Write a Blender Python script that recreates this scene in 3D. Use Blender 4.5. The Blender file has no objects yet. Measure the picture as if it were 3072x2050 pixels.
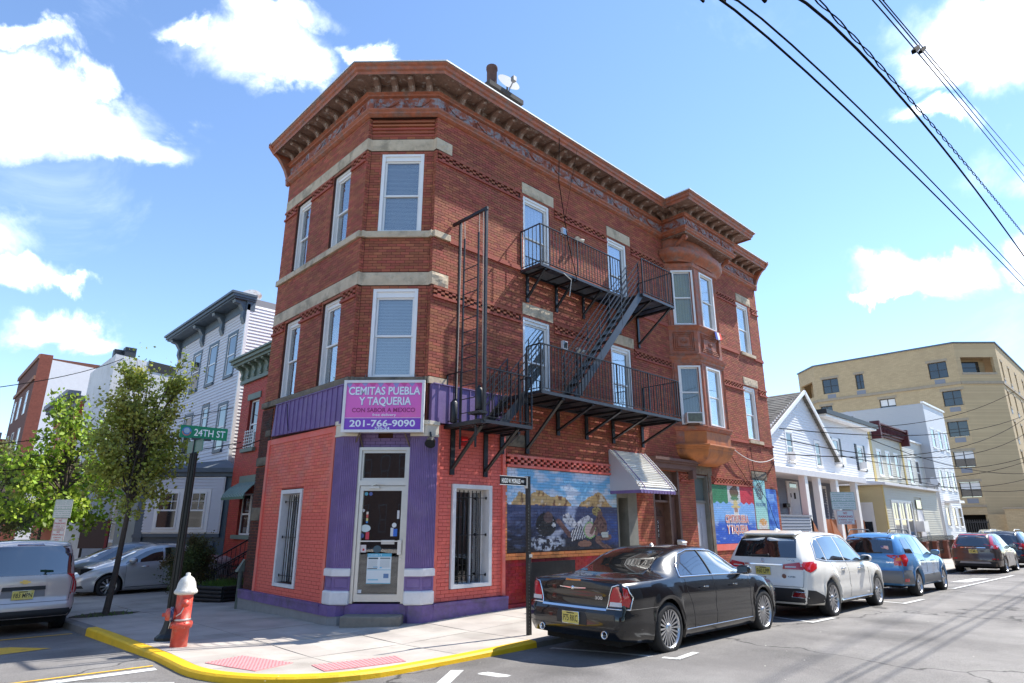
import bpy, bmesh, math, random
import numpy as np
from mathutils import Vector, Matrix, noise
from mathutils.bvhtree import BVHTree
from mathutils.geometry import delaunay_2d_cdt
random.seed(7); np.random.seed(7)
sc = bpy.context.scene
COL = sc.collection
R = math.radians
V = Vector
# ---------------- camera, light, exposure ----------------
YAW, PITCH = 0.8028, 0.286
cd = bpy.data.cameras.new('camera'); cam = bpy.data.objects.new('camera', cd); COL.objects.link(cam)
cam.location = (-6.361, -10.329, 1.836); cam.rotation_euler = (math.pi/2+PITCH, 0, YAW-math.pi/2)
cd.sensor_width = 36; cd.lens = 36*1854/3072; cd.clip_start = .1; cd.clip_end = 3000
sc.camera = cam
SUN = V((3.7, -1.12, 5.0)).normalized()
sun_el = math.asin(SUN.z); sun_az = math.atan2(SUN.x, SUN.y)
sd = bpy.data.lights.new('sun', 'SUN'); sd.energy = 5.0; sd.angle = R(.53); sd.color = (1, .955, .88)
so = bpy.data.objects.new('sun', sd); COL.objects.link(so); so.rotation_euler = SUN.to_track_quat('Z', 'Y').to_euler()
so.location = (0, 0, 60)
w = bpy.data.worlds.new('World'); sc.world = w; w.use_nodes = True
nt = w.node_tree; nt.nodes.clear()
def nd(tree, t, **k):
    n = tree.nodes.new(t)
    for a, b in k.items():
        if a == 'op': n.operation = b
        elif a.startswith('i_'):
            key = a[2:]; key = int(key) if key.isdigit() else key
            n.inputs[key].default_value = b
        else: setattr(n, a, b)
    return n
sky = nd(nt, 'ShaderNodeTexSky', sky_type='NISHITA', sun_disc=False, sun_elevation=sun_el, sun_rotation=sun_az, altitude=0, air_density=1.0, dust_density=.0, ozone_density=2.0)
L = nt.links.new
tc = nd(nt, 'ShaderNodeTexCoord')
def cloud_dir(px, py):
    f = 1854.0; x = (px-1536)/f; y = -(py-1025)/f
    fw = V((math.cos(YAW)*math.cos(PITCH), math.sin(YAW)*math.cos(PITCH), math.sin(PITCH))); r = V((math.sin(YAW), -math.cos(YAW), 0)); u = r.cross(fw)
    return (fw+r*x+u*y).normalized(), r, u
# soft cumulus: warped direction, then an ellipsoidal falloff for each cloud seen, with noise-eaten edges
n1 = nd(nt, 'ShaderNodeTexNoise', i_Scale=9.0, i_Detail=9.0, i_Roughness=.6, i_Distortion=.3); L(tc.outputs['Generated'], n1.inputs['Vector'])
sub = nd(nt, 'ShaderNodeVectorMath', op='SUBTRACT'); sub.inputs[1].default_value = (.5, .5, .5); L(n1.outputs['Color'], sub.inputs[0])
scl = nd(nt, 'ShaderNodeVectorMath', op='SCALE'); scl.inputs['Scale'].default_value = .15; L(sub.outputs[0], scl.inputs[0])
wv = nd(nt, 'ShaderNodeVectorMath', op='ADD'); L(tc.outputs['Generated'], wv.inputs[0]); L(scl.outputs[0], wv.inputs[1])
acc = None
CL = [(150,360,230,90),(350,430,200,70),(60,250,150,60),(770,150,180,95),(900,210,120,70),(830,50,150,45),(560,110,70,45),(240,225,60,50),(60,820,120,55),(225,865,55,32),(200,1010,120,55),(1120,180,90,35),
      (2920,120,190,110),(2800,210,120,60),(2990,40,160,60),(2770,830,150,60),(2890,810,80,50),(2640,880,60,25),(2820,340,110,35),(3100,800,60,50),(-300,700,260,110),(3500,500,300,120),(1500,-300,300,90),(600,-500,400,120),(2600,-500,350,110),(60,120,90,40)]
for (px_, py_, rx, ry) in CL:
    d, r, u = cloud_dir(px_, py_)
    r = (r-d*r.dot(d)).normalized(); u = r.cross(d)
    if u.z < 0: u = -u
    dr = nd(nt, 'ShaderNodeVectorMath', op='SUBTRACT'); L(wv.outputs[0], dr.inputs[0]); dr.inputs[1].default_value = d
    a = nd(nt, 'ShaderNodeVectorMath', op='DOT_PRODUCT'); L(dr.outputs[0], a.inputs[0]); a.inputs[1].default_value = r*(1854.0/rx)
    b = nd(nt, 'ShaderNodeVectorMath', op='DOT_PRODUCT'); L(dr.outputs[0], b.inputs[0]); b.inputs[1].default_value = u*(1854.0/ry)
    c = nd(nt, 'ShaderNodeVectorMath', op='DOT_PRODUCT'); L(dr.outputs[0], c.inputs[0]); c.inputs[1].default_value = d*8
    cb = nd(nt, 'ShaderNodeCombineXYZ'); L(a.outputs['Value'], cb.inputs[0]); L(b.outputs['Value'], cb.inputs[1]); L(c.outputs['Value'], cb.inputs[2])
    ln = nd(nt, 'ShaderNodeVectorMath', op='LENGTH'); L(cb.outputs[0], ln.inputs[0])
    mr = nd(nt, 'ShaderNodeMapRange', interpolation_type='SMOOTHERSTEP'); L(ln.outputs['Value'], mr.inputs[0]); mr.inputs[1].default_value = 1.75; mr.inputs[2].default_value = -.1
    if acc is None: acc = mr.outputs[0]
    else:
        m = nd(nt, 'ShaderNodeMath', op='MAXIMUM'); L(acc, m.inputs[0]); L(mr.outputs[0], m.inputs[1]); acc = m.outputs[0]
# wisps everywhere
n2 = nd(nt, 'ShaderNodeTexNoise', i_Scale=3.2, i_Detail=8.0, i_Roughness=.62, i_Distortion=.6); L(tc.outputs['Generated'], n2.inputs['Vector'])
ws = nd(nt, 'ShaderNodeMapRange', interpolation_type='SMOOTHSTEP'); L(n2.outputs[0], ws.inputs[0]); ws.inputs[1].default_value = .56; ws.inputs[2].default_value = .85; ws.inputs[4].default_value = .35
# puffs: eat the blobs with noise
n3 = nd(nt, 'ShaderNodeTexNoise', i_Scale=18.0, i_Detail=7.0, i_Roughness=.6); L(tc.outputs['Generated'], n3.inputs['Vector'])
ed = nd(nt, 'ShaderNodeMath', op='MULTIPLY_ADD'); L(n3.outputs[0], ed.inputs[0]); ed.inputs[1].default_value = .42; ed.inputs[2].default_value = -.22
ad = nd(nt, 'ShaderNodeMath', op='ADD'); L(acc, ad.inputs[0]); L(ed.outputs[0], ad.inputs[1])
cm = nd(nt, 'ShaderNodeMapRange', interpolation_type='SMOOTHSTEP'); L(ad.outputs[0], cm.inputs[0]); cm.inputs[1].default_value = .20; cm.inputs[2].default_value = 1.22
mx = nd(nt, 'ShaderNodeMath', op='MAXIMUM'); L(cm.outputs[0], mx.inputs[0]); L(ws.outputs[0], mx.inputs[1])
cc = nd(nt, 'ShaderNodeValToRGB'); L(cm.outputs[0], cc.inputs[0])
cc.color_ramp.elements[0].color = (9.0, 9.8, 11.5, 1); cc.color_ramp.elements[1].color = (11.5, 11.6, 11.8, 1)
tint = nd(nt, 'ShaderNodeMix', data_type='RGBA', blend_type='MULTIPLY'); tint.inputs[0].default_value = 1; L(sky.outputs[0], tint.inputs[6]); tint.inputs[7].default_value = (1.0, 1.06, 1.14, 1)
mixc = nd(nt, 'ShaderNodeMix', data_type='RGBA'); L(mx.outputs[0], mixc.inputs[0]); L(tint.outputs[2], mixc.inputs[6]); L(cc.outputs[0], mixc.inputs[7])
bg = nd(nt, 'ShaderNodeBackground'); bg.inputs[1].default_value = .145; L(mixc.outputs[2], bg.inputs[0])
wo = nd(nt, 'ShaderNodeOutputWorld'); L(bg.outputs[0], wo.inputs[0])
sc.view_settings.view_transform = 'Standard'; sc.view_settings.look = 'None'; sc.view_settings.gamma = 1; sc.view_settings.exposure = 0.80
sc.view_settings.use_curve_mapping = False
sc.render.engine = 'CYCLES'
try:
    sc.cycles.use_denoising = True; sc.cycles.denoiser = 'OPENIMAGEDENOISE'; sc.cycles.max_bounces = 6; sc.cycles.transparent_max_bounces = 8; sc.cycles.glossy_bounces = 3; sc.cycles.transmission_bounces = 3
    sc.cycles.sample_clamp_indirect = 6; sc.cycles.caustics_reflective = False
except Exception: pass

# ---------------- materials ----------------
MATS = {}
def mat(name, col, rough=.7, metal=0., var=0., vscale=3., bump=0., bscale=40., col2=None, c2scale=1.5, c2amt=.5, c2lo=.5, c2hi=.65, island=0., spec=.5, coat=0., attr=None, streak=0., trans=0.):
    """procedural principled material; var = brightness noise, col2 = patchy second colour, island = per-piece variation"""
    if name in MATS: return MATS[name]
    m = bpy.data.materials.new(name); MATS[name] = m; m.use_nodes = True
    t = m.node_tree; b = t.nodes['Principled BSDF']; lk = t.links.new
    b.inputs['Roughness'].default_value = rough; b.inputs['Metallic'].default_value = metal
    b.inputs['Specular IOR Level'].default_value = spec; b.inputs['Coat Weight'].default_value = coat; b.inputs['Coat Roughness'].default_value = .03
    tcn = nd(t, 'ShaderNodeTexCoord'); co = tcn.outputs['Object']
    cur = nd(t, 'ShaderNodeRGB').outputs[0]; cur.default_value = (*col, 1)
    if attr:
        an = nd(t, 'ShaderNodeVertexColor', layer_name=attr); cur = an.outputs[0]
    if col2:
        n = nd(t, 'ShaderNodeTexNoise', i_Scale=c2scale, i_Detail=6., i_Roughness=.65)
        src = co
        if streak:
            mp = nd(t, 'ShaderNodeMapping'); mp.inputs['Scale'].default_value = (1, 1, streak); lk(co, mp.inputs[0]); src = mp.outputs[0]
        lk(src, n.inputs['Vector'])
        mr_ = nd(t, 'ShaderNodeMapRange'); lk(n.outputs[0], mr_.inputs[0]); mr_.inputs[1].default_value = c2lo; mr_.inputs[2].default_value = c2hi; mr_.inputs[4].default_value = c2amt
        mm = nd(t, 'ShaderNodeMix', data_type='RGBA'); lk(mr_.outputs[0], mm.inputs[0]); lk(cur, mm.inputs[6]); mm.inputs[7].default_value = (*col2, 1); cur = mm.outputs[2]
    if var:
        n = nd(t, 'ShaderNodeTexNoise', i_Scale=vscale, i_Detail=8., i_Roughness=.7); lk(co, n.inputs['Vector'])
        mr_ = nd(t, 'ShaderNodeMapRange'); lk(n.outputs[0], mr_.inputs[0]); mr_.inputs[1].default_value = .25; mr_.inputs[2].default_value = .75; mr_.inputs[3].default_value = 1-var; mr_.inputs[4].default_value = 1+var
        h = nd(t, 'ShaderNodeHueSaturation'); lk(mr_.outputs[0], h.inputs['Value']); lk(cur, h.inputs['Color']); cur = h.outputs[0]
    if island:
        g = nd(t, 'ShaderNodeNewGeometry')
        mr_ = nd(t, 'ShaderNodeMapRange'); lk(g.outputs['Random Per Island'], mr_.inputs[0]); mr_.inputs[3].default_value = 1-island; mr_.inputs[4].default_value = 1+island
        h = nd(t, 'ShaderNodeHueSaturation'); lk(mr_.outputs[0], h.inputs['Value']); lk(cur, h.inputs['Color'])
        mr2 = nd(t, 'ShaderNodeMath', op='FRACT'); m3 = nd(t, 'ShaderNodeMath', op='MULTIPLY'); m3.inputs[1].default_value = 17.3; lk(g.outputs['Random Per Island'], m3.inputs[0]); lk(m3.outputs[0], mr2.inputs[0])
        m4 = nd(t, 'ShaderNodeMapRange'); lk(mr2.outputs[0], m4.inputs[0]); m4.inputs[3].default_value = .5-.012*min(1, island*4); m4.inputs[4].default_value = .5+.014*min(1, island*4); lk(m4.outputs[0], h.inputs['Hue'])
        cur = h.outputs[0]
    lk(cur, b.inputs['Base Color'])
    if bump:
        n = nd(t, 'ShaderNodeTexNoise', i_Scale=bscale, i_Detail=5.); lk(co, n.inputs['Vector'])
        bp = nd(t, 'ShaderNodeBump', i_Distance=.01, i_Strength=bump); lk(n.outputs[0], bp.inputs['Height']); lk(bp.outputs[0], b.inputs['Normal'])
    if trans:
        tr = nd(t, 'ShaderNodeBsdfTranslucent'); lk(cur, tr.inputs[0]); ms = nd(t, 'ShaderNodeMixShader'); ms.inputs[0].default_value = trans
        out = t.nodes['Material Output']; lk(b.outputs[0], ms.inputs[1]); lk(tr.outputs[0], ms.inputs[2]); lk(ms.outputs[0], out.inputs[0])
    return m
def glass_mat(name, tint=(.55, .6, .6), refl=.32, through=1.0):
    """window pane: fresnel-weighted mirror over clear tinted glass"""
    m = bpy.data.materials.new(name); MATS[name] = m; m.use_nodes = True; t = m.node_tree; t.nodes.clear(); lk = t.links.new
    o = nd(t, 'ShaderNodeOutputMaterial'); g = nd(t, 'ShaderNodeBsdfGlossy'); g.inputs['Roughness'].default_value = .015; g.inputs[0].default_value = (.95, .97, 1, 1)
    tr = nd(t, 'ShaderNodeBsdfTransparent'); tr.inputs[0].default_value = (*[c*through for c in tint], 1)
    fr = nd(t, 'ShaderNodeLayerWeight', i_Blend=.35); mr_ = nd(t, 'ShaderNodeMapRange'); lk(fr.outputs['Facing'], mr_.inputs[0]); mr_.inputs[3].default_value = refl*.45; mr_.inputs[4].default_value = min(1, refl*2.4)
    n = nd(t, 'ShaderNodeTexNoise', i_Scale=1.3, i_Detail=2.); c = nd(t, 'ShaderNodeTexCoord'); lk(c.outputs['Object'], n.inputs['Vector']); bp = nd(t, 'ShaderNodeBump', i_Distance=.02, i_Strength=.08); lk(n.outputs[0], bp.inputs['Height']); lk(bp.outputs[0], g.inputs['Normal'])
    ms = nd(t, 'ShaderNodeMixShader'); lk(mr_.outputs[0], ms.inputs[0]); lk(tr.outputs[0], ms.inputs[1]); lk(g.outputs[0], ms.inputs[2]); lk(ms.outputs[0], o.inputs[0])
    return m
GL = glass_mat('window_glass', tint=(.82, .84, .84), refl=.26)
GLC = glass_mat('clear_glass', tint=(.8, .82, .8), refl=.16)
BRICK = mat('red_brick', (.36, .098, .052), .85, var=.22, vscale=1.1, island=.22, bump=.35, bscale=90, col2=(.18, .058, .038), c2scale=.55, c2amt=.45, c2lo=.48, c2hi=.66)
MORTAR = mat('dark_mortar', (.075, .028, .02), .95)
RED = mat('painted_coral_brick', (.80, .17, .115), .6, var=.12, vscale=2.2, island=.08, bump=.3, bscale=60, col2=(.66, .24, .20), c2scale=1.6, c2amt=.75, c2lo=.45, c2hi=.7)
REDM = mat('painted_coral_joint', (.42, .06, .04), .7)
DRED = mat('painted_crimson_brick', (.34, .02, .022), .6, var=.25, vscale=2, island=.12, col2=(.55, .02, .02), c2scale=1.5, c2amt=.8, bump=.3)
ORG = mat('painted_orange_brick', (.72, .25, .07), .65, var=.12, island=.1, bump=.3)
STONE = mat('brownstone_lintel', (.56, .45, .31), .9, var=.22, vscale=3, bump=.9, bscale=9, col2=(.24, .20, .14), c2scale=2.2, c2amt=.7, island=.08)
STONED = mat('dark_weathered_stone', (.20, .165, .12), .9, var=.3, vscale=3, bump=.7, bscale=12, col2=(.05, .05, .045), c2scale=2.5, c2amt=.7)
TERRA = mat('rusty_painted_metal', (.38, .115, .055), .6, var=.35, vscale=7, bump=.4, bscale=30, col2=(.22, .15, .12), c2scale=4.5, c2amt=.8, c2lo=.46, c2hi=.66)
TERRAG = mat('peeling_frieze_paint', (.30, .085, .045), .7, var=.35, vscale=9, bump=.8, bscale=22, col2=(.27, .27, .30), c2scale=7, c2amt=.9, c2lo=.46, c2hi=.58)
SOFF = mat('weathered_soffit', (.25, .155, .115), .8, var=.4, vscale=9, bump=.5, bscale=20, col2=(.55, .50, .45), c2scale=8, c2amt=.8, c2lo=.55, c2hi=.68)
BAYM = mat('bay_orange_paint', (.46, .15, .035), .55, var=.2, vscale=3, bump=.25, bscale=25, col2=(.17, .06, .035), c2scale=1.8, c2amt=.75, streak=.35)
PURP = mat('purple_paint', (.19, .125, .30), .55, var=.18, vscale=3, bump=.2, col2=(.25, .19, .33), c2scale=1.6, c2amt=.5)
PURPD = mat('purple_painted_stone', (.17, .105, .28), .6, var=.28, vscale=4, bump=.6, bscale=14, col2=(.11, .09, .13), c2scale=2.5, c2amt=.8, c2lo=.48, c2hi=.68)
WHT = mat('white_vinyl', (.84, .82, .79), .4, var=.05)
WPNT = mat('chalky_white_paint', (.74, .73, .73), .6, var=.1, vscale=6, bump=.3, col2=(.5, .46, .42), c2scale=3, c2amt=.5, c2lo=.58, c2hi=.75)
CREAM = mat('cream_capital_paint', (.70, .64, .52), .6, var=.12, vscale=6, bump=.3)
ALU = mat('dull_aluminium', (.62, .61, .57), .38, metal=.55, var=.08)
BLK = mat('black_iron', (.010, .010, .011), .42, bump=.3, bscale=30, var=.3, col2=(.03, .03, .035), c2scale=4, c2amt=.6)
IRON = mat('grey_black_iron', (.035, .038, .045), .35, var=.3)
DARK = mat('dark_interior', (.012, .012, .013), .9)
BLIND = mat('white_blind', (.82, .81, .79), .6, island=.06)
CONC = mat('sidewalk_concrete', (.43, .39, .345), .92, var=.2, vscale=2.6, bump=.45, bscale=70, island=.10, col2=(.21, .185, .16), c2scale=1.3, c2amt=.75, c2lo=.46, c2hi=.7)
CONCG = mat('grey_cement', (.26, .26, .26), .92, var=.18, vscale=3, bump=.5, bscale=30)
KERB = mat('grey_kerb_stone', (.17, .16, .155), .9, var=.2, bump=.4)
YEL = mat('yellow_kerb_paint', (.80, .48, .008), .6, var=.12, vscale=4, bump=.35, bscale=40, col2=(.45, .33, .08), c2scale=5, c2amt=.7, c2lo=.62, c2hi=.78)
YROAD = mat('yellow_road_paint', (.72, .42, .03), .75, var=.15, col2=(.2, .16, .08), c2scale=9, c2amt=.8, c2lo=.55, c2hi=.7)
WROAD = mat('white_road_paint', (.62, .62, .60), .8, var=.15, vscale=5, col2=(.13, .125, .12), c2scale=11, c2amt=.9, c2lo=.54, c2hi=.66)
def asphalt():
    m = mat('asphalt', (.150, .140, .132), .88, var=.22, vscale=.8, bump=.6, bscale=160, col2=(.235, .222, .208), c2scale=.3, c2amt=.9, c2lo=.42, c2hi=.62)
    t = m.node_tree; lk = t.links.new; b = t.nodes['Principled BSDF']
    c = nd(t, 'ShaderNodeTexCoord'); src = b.inputs['Base Color'].links[0].from_socket
    n = nd(t, 'ShaderNodeTexNoise', i_Scale=75., i_Detail=3., i_Roughness=.8); lk(c.outputs['Object'], n.inputs['Vector'])
    mr_ = nd(t, 'ShaderNodeMapRange'); lk(n.outputs[0], mr_.inputs[0]); mr_.inputs[1].default_value = .3; mr_.inputs[2].default_value = .72; mr_.inputs[3].default_value = .5; mr_.inputs[4].default_value = 1.62
    h = nd(t, 'ShaderNodeHueSaturation'); lk(mr_.outputs[0], h.inputs['Value']); lk(src, h.inputs['Color'])
    # crooked tar cracks
    v = nd(t, 'ShaderNodeTexVoronoi', feature='DISTANCE_TO_EDGE', i_Scale=.16); n4 = nd(t, 'ShaderNodeTexNoise', i_Scale=.9, i_Detail=8.); lk(c.outputs['Object'], n4.inputs['Vector'])
    vm = nd(t, 'ShaderNodeVectorMath', op='MULTIPLY_ADD'); lk(n4.outputs['Color'], vm.inputs[0]); vm.inputs[1].default_value = (1.4, 1.4, 1.4); lk(c.outputs['Object'], vm.inputs[2]); lk(vm.outputs[0], v.inputs['Vector'])
    cr = nd(t, 'ShaderNodeMapRange'); lk(v.outputs['Distance'], cr.inputs[0]); cr.inputs[1].default_value = .0015; cr.inputs[2].default_value = .005; cr.inputs[3].default_value = .30; cr.inputs[4].default_value = 1.
    h2 = nd(t, 'ShaderNodeHueSaturation'); lk(cr.outputs[0], h2.inputs['Value']); lk(h.outputs[0], h2.inputs['Color']); v2 = nd(t, 'ShaderNodeTexVoronoi', i_Scale=.42); lk(vm.outputs[0], v2.inputs['Vector']); c3 = nd(t, 'ShaderNodeMapRange'); lk(v2.outputs['Distance'], c3.inputs[0]); c3.inputs[1].default_value = .10; c3.inputs[2].default_value = .34; c3.inputs[3].default_value = .66; c3.inputs[4].default_value = 1.
    h3 = nd(t, 'ShaderNodeHueSaturation'); lk(c3.outputs[0], h3.inputs['Value']); lk(h2.outputs[0], h3.inputs['Color']); lk(h3.outputs[0], b.inputs['Base Color'])
    return m
ASPH = asphalt()

# ---------------- mesh building ----------------
ORIG = {}
def org(o):
    return ORIG.get(o.name, V((0, 0, 0))) if o is not None else V((0, 0, 0))
class MB:
    def __init__(s): s.v = []; s.f = []; s.m = []; s.sm = []; s.col = None
    def add(s, vs, fs, mi=0, smooth=False):
        o = len(s.v); s.v.extend([tuple(p) for p in vs]); s.f.extend([tuple(i+o for i in f) for f in fs]); s.m.extend([mi]*len(fs)); s.sm.extend([smooth]*len(fs))
    def hexa(s, p, mi=0):   # 8 corners: bottom 0-3 ccw, top 4-7
        a = V(p[1])-V(p[0]); b = V(p[3])-V(p[0]); c = V(p[4])-V(p[0])
        f = [(0, 3, 2, 1), (4, 5, 6, 7), (0, 1, 5, 4), (1, 2, 6, 5), (2, 3, 7, 6), (3, 0, 4, 7)]
        if a.cross(b).dot(c) < 0: f = [q[::-1] for q in f]
        s.add(p, f, mi)
    def box(s, x0, x1, y0, y1, z0, z1, mi=0):
        s.hexa([(x0, y0, z0), (x1, y0, z0), (x1, y1, z0), (x0, y1, z0), (x0, y0, z1), (x1, y0, z1), (x1, y1, z1), (x0, y1, z1)], mi)
    def fb(s, F, u0, u1, d0, d1, z0, z1, mi=0):  # box in a facade frame
        s.hexa([F(u0, d0, z0), F(u1, d0, z0), F(u1, d1, z0), F(u0, d1, z0), F(u0, d0, z1), F(u1, d0, z1), F(u1, d1, z1), F(u0, d1, z1)], mi)
    def quad(s, a, b, c, d, mi=0): s.add([a, b, c, d], [(0, 1, 2, 3)], mi)
    def bar(s, a, b, w, h=None, up=(0, 0, 1), mi=0):
        a = V(a); b = V(b); h = h or w; d = (b-a).normalized(); u = V(up)
        if abs(d.dot(u)) > .98: u = V((1, 0, 0))
        r = d.cross(u).normalized(); u = r.cross(d)
        P = []
        for q in (a, b):
            for (i, j) in ((-1, -1), (1, -1), (1, 1), (-1, 1)): P.append(q+r*(i*w/2)+u*(j*h/2))
        s.hexa(P, mi)
    def tube(s, pts, r, n=6, mi=0, closed=False, smooth=True, cap=True):
        pts = [V(p) for p in pts]; N = len(pts); rr = r if hasattr(r, '__len__') else [r]*N; vs = []; fs = []
        prev = None
        for i, p in enumerate(pts):
            if closed: d = (pts[(i+1) % N]-pts[i-1])
            else: d = pts[min(i+1, N-1)]-pts[max(i-1, 0)]
            if d.length < 1e-9: d = V((0, 0, 1))
            d.normalize()
            if prev is None:
                a = V((0, 0, 1)) if abs(d.z) < .9 else V((1, 0, 0)); x = d.cross(a).normalized()
            else: x = (prev-d*prev.dot(d)).normalized()
            prev = x; y = d.cross(x)
            for k in range(n):
                t = 2*math.pi*k/n; vs.append(p+x*(rr[i]*math.cos(t))+y*(rr[i]*math.sin(t)))
        M = N if closed else N-1
        for i in range(M):
            for k in range(n):
                a = i*n+k; b = i*n+(k+1) % n; c = ((i+1) % N)*n+(k+1) % n; d_ = ((i+1) % N)*n+k; fs.append((a, b, c, d_))
        s.add(vs, fs, mi, smooth)
        if cap and not closed:
            s.add(vs[:n], [tuple(range(n))[::-1]], mi); s.add(vs[-n:], [tuple(range(n))], mi)
    def lathe(s, prof, c=(0, 0, 0), axis=(0, 0, 1), n=16, mi=0, smooth=True, cap=True):  # prof: (r, h)
        ax = V(axis).normalized(); a = V((1, 0, 0)) if abs(ax.x) < .9 else V((0, 1, 0)); x = ax.cross(a).normalized(); y = ax.cross(x); c = V(c); vs = []; fs = []
        for (r, h) in prof:
            for k in range(n):
                t = 2*math.pi*k/n; vs.append(c+ax*h+x*(r*math.cos(t))+y*(r*math.sin(t)))
        for i in range(len(prof)-1):
            for k in range(n): fs.append((i*n+k, i*n+(k+1) % n, (i+1)*n+(k+1) % n, (i+1)*n+k))
        s.add(vs, fs, mi, smooth)
        if cap and prof[0][0] > 1e-4: s.add(vs[:n], [tuple(range(n))[::-1]], mi)
        if cap and prof[-1][0] > 1e-4: s.add(vs[-n:], [tuple(range(n))], mi)
    def prism(s, poly, z0, z1, mi=0):  # footprint polygon (x,y)
        n = len(poly); ar = sum(poly[i][0]*poly[(i+1) % n][1]-poly[(i+1) % n][0]*poly[i][1] for i in range(n))
        if ar < 0: poly = poly[::-1]
        zf0 = z0 if callable(z0) else (lambda x, y: z0); zf1 = z1 if callable(z1) else (lambda x, y: z1)
        vs = [(x, y, zf0(x, y)) for x, y in poly]+[(x, y, zf1(x, y)) for x, y in poly]
        s.add(vs, [tuple(range(n))[::-1], tuple(range(n, 2*n))]+[(i, (i+1) % n, n+(i+1) % n, n+i) for i in range(n)], mi)
    def extr(s, F, poly, d0, d1, mi=0):  # polygon in (u,z) extruded along the facade normal
        n = len(poly); P = [F(u, d0, z) for u, z in poly]+[F(u, d1, z) for u, z in poly]
        s.add(P, [tuple(range(n))[::-1], tuple(range(n, 2*n))]+[(i, (i+1) % n, n+(i+1) % n, n+i) for i in range(n)], mi)
    def build(s, name, mats=None, parent=None, kind=None, xf=None, bev=0, fix=False, subd=0, **props):
        me = bpy.data.meshes.new(name); o = org(parent)
        vs = s.v if xf is None else [tuple(xf @ V(p)) for p in s.v]
        if o.length > 0: vs = [(p[0]-o.x, p[1]-o.y, p[2]-o.z) for p in vs]
        me.from_pydata(vs, [], s.f)
        if mats is not None:
            for m in (mats if isinstance(mats, (list, tuple)) else [mats]): me.materials.append(m)
            if isinstance(mats, (list, tuple)) and len(mats) > 1: me.polygons.foreach_set('material_index', s.m)
        if any(s.sm): me.polygons.foreach_set('use_smooth', s.sm)
        if s.col is not None:
            ca = me.color_attributes.new('paint', 'FLOAT_COLOR', 'CORNER'); ca.data.foreach_set('color', np.asarray(s.col, dtype=np.float32).ravel())
        if fix:
            bm = bmesh.new(); bm.from_mesh(me); bmesh.ops.recalc_face_normals(bm, faces=bm.faces); bm.to_mesh(me); bm.free()
        me.update()
        ob = bpy.data.objects.new(name, me); COL.objects.link(ob)
        if parent is not None: ob.parent = parent; ORIG[ob.name] = o
        if kind: ob['kind'] = kind
        if bev:
            b = ob.modifiers.new('bevel', 'BEVEL'); b.width = bev; b.segments = 2; b.limit_method = 'ANGLE'
        for k, v_ in props.items(): ob[k] = v_
        return ob
def thing(name, label, cat, loc=(0, 0, 0), group=None):
    o = bpy.data.objects.new(name, None); COL.objects.link(o); o.location = loc; o['label'] = label; o['category'] = cat
    if group: o['group'] = group
    ORIG[o.name] = V(loc); o.empty_display_size = .2
    return o
def tag(o, label, cat, group=None):
    o['label'] = label; o['category'] = cat
    if group: o['group'] = group
    return o
def frame(O, U, N):
    O = V(O); U = V(U).normalized(); N = V(N).normalized()
    def F(u, d, z): return (O.x+U.x*u+N.x*d, O.y+U.y*u+N.y*d, O.z+z)
    F.U = U; F.N = N; F.O = O
    return F
def text(s, F, uc, zb, h, width, d, m, parent, bold=0, flip=False, name='lettering', ext=.003):
    """flat lettering on a facade frame; uc = centre in u, zb = base line, h = cap height"""
    cu = bpy.data.curves.new(name, 'FONT'); cu.body = s; cu.size = 1; cu.align_x = 'CENTER'; cu.extrude = 0; cu.offset = bold; cu.resolution_u = 3
    tmp = bpy.data.objects.new(name, cu); COL.objects.link(tmp); bpy.context.view_layer.update()
    me = bpy.data.meshes.new_from_object(tmp); bpy.data.objects.remove(tmp)
    co = np.array([v.co[:] for v in me.vertices])
    x0, x1 = co[:, 0].min(), co[:, 0].max(); y0, y1 = 0.0, .73
    rt = F.N.cross(V((0, 0, 1)))*-1; o = org(parent); Ux = F.U; sgn = 1 if rt.dot(Ux) > 0 else -1
    sx = width/(x1-x0); sz = h/(y1-y0)
    for v_ in me.vertices:
        x = (v_.co.x-(x0+x1)/2)*sx*sgn; z = (v_.co.y-y0)*sz
        v_.co = V(F(uc+x, d, zb+z))-o
    me.materials.clear(); me.materials.append(m)
    ob = bpy.data.objects.new(name, me); COL.objects.link(ob)
    if parent is not None: ob.parent = parent; ORIG[ob.name] = o
    return ob
# ---------------- ground ----------------
def sstep(a, b, x):
    t = min(1, max(0, (x-a)/(b-a))); return t*t*(3-2*t)
def road_z(x, y):
    z = -.009*max(0, min(x, 110)-2)
    w_ = 1-sstep(4, 16, x)
    z += w_*(-.04*max(0, min(y, 8.5))-.006*max(0, min(y, 80)-8.5))
    z += .10*sstep(3, 5.2, -y)*sstep(-8, 0, x)
    return z-.02
def walk_z(x, y):
    d2 = (x+.6)**2+(y+.6)**2
    return road_z(x, y)+.14-.12*math.exp(-d2/9)
# ---------------- ground surfaces ----------------
def grid_sheet(name, xs, ys, zf, m, **k):
    b = MB(); nx = len(xs); vs = [(x, y, zf(x, y)) for y in ys for x in xs]
    b.add(vs, [(j*nx+i, j*nx+i+1, (j+1)*nx+i+1, (j+1)*nx+i) for j in range(len(ys)-1) for i in range(nx-1)])
    return b.build(name, m, kind='structure', **k)
xs = [-900, -300, -100, -40]+list(np.arange(-24, 30, 1.0))+list(range(30, 130, 8))+[200, 500, 1200]
ys = [-900, -300, -100, -40]+list(np.arange(-22, 20, 1.0))+list(range(20, 100, 8))+[150, 400, 1200]
grid_sheet('road', xs, ys, road_z, ASPH)
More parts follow.
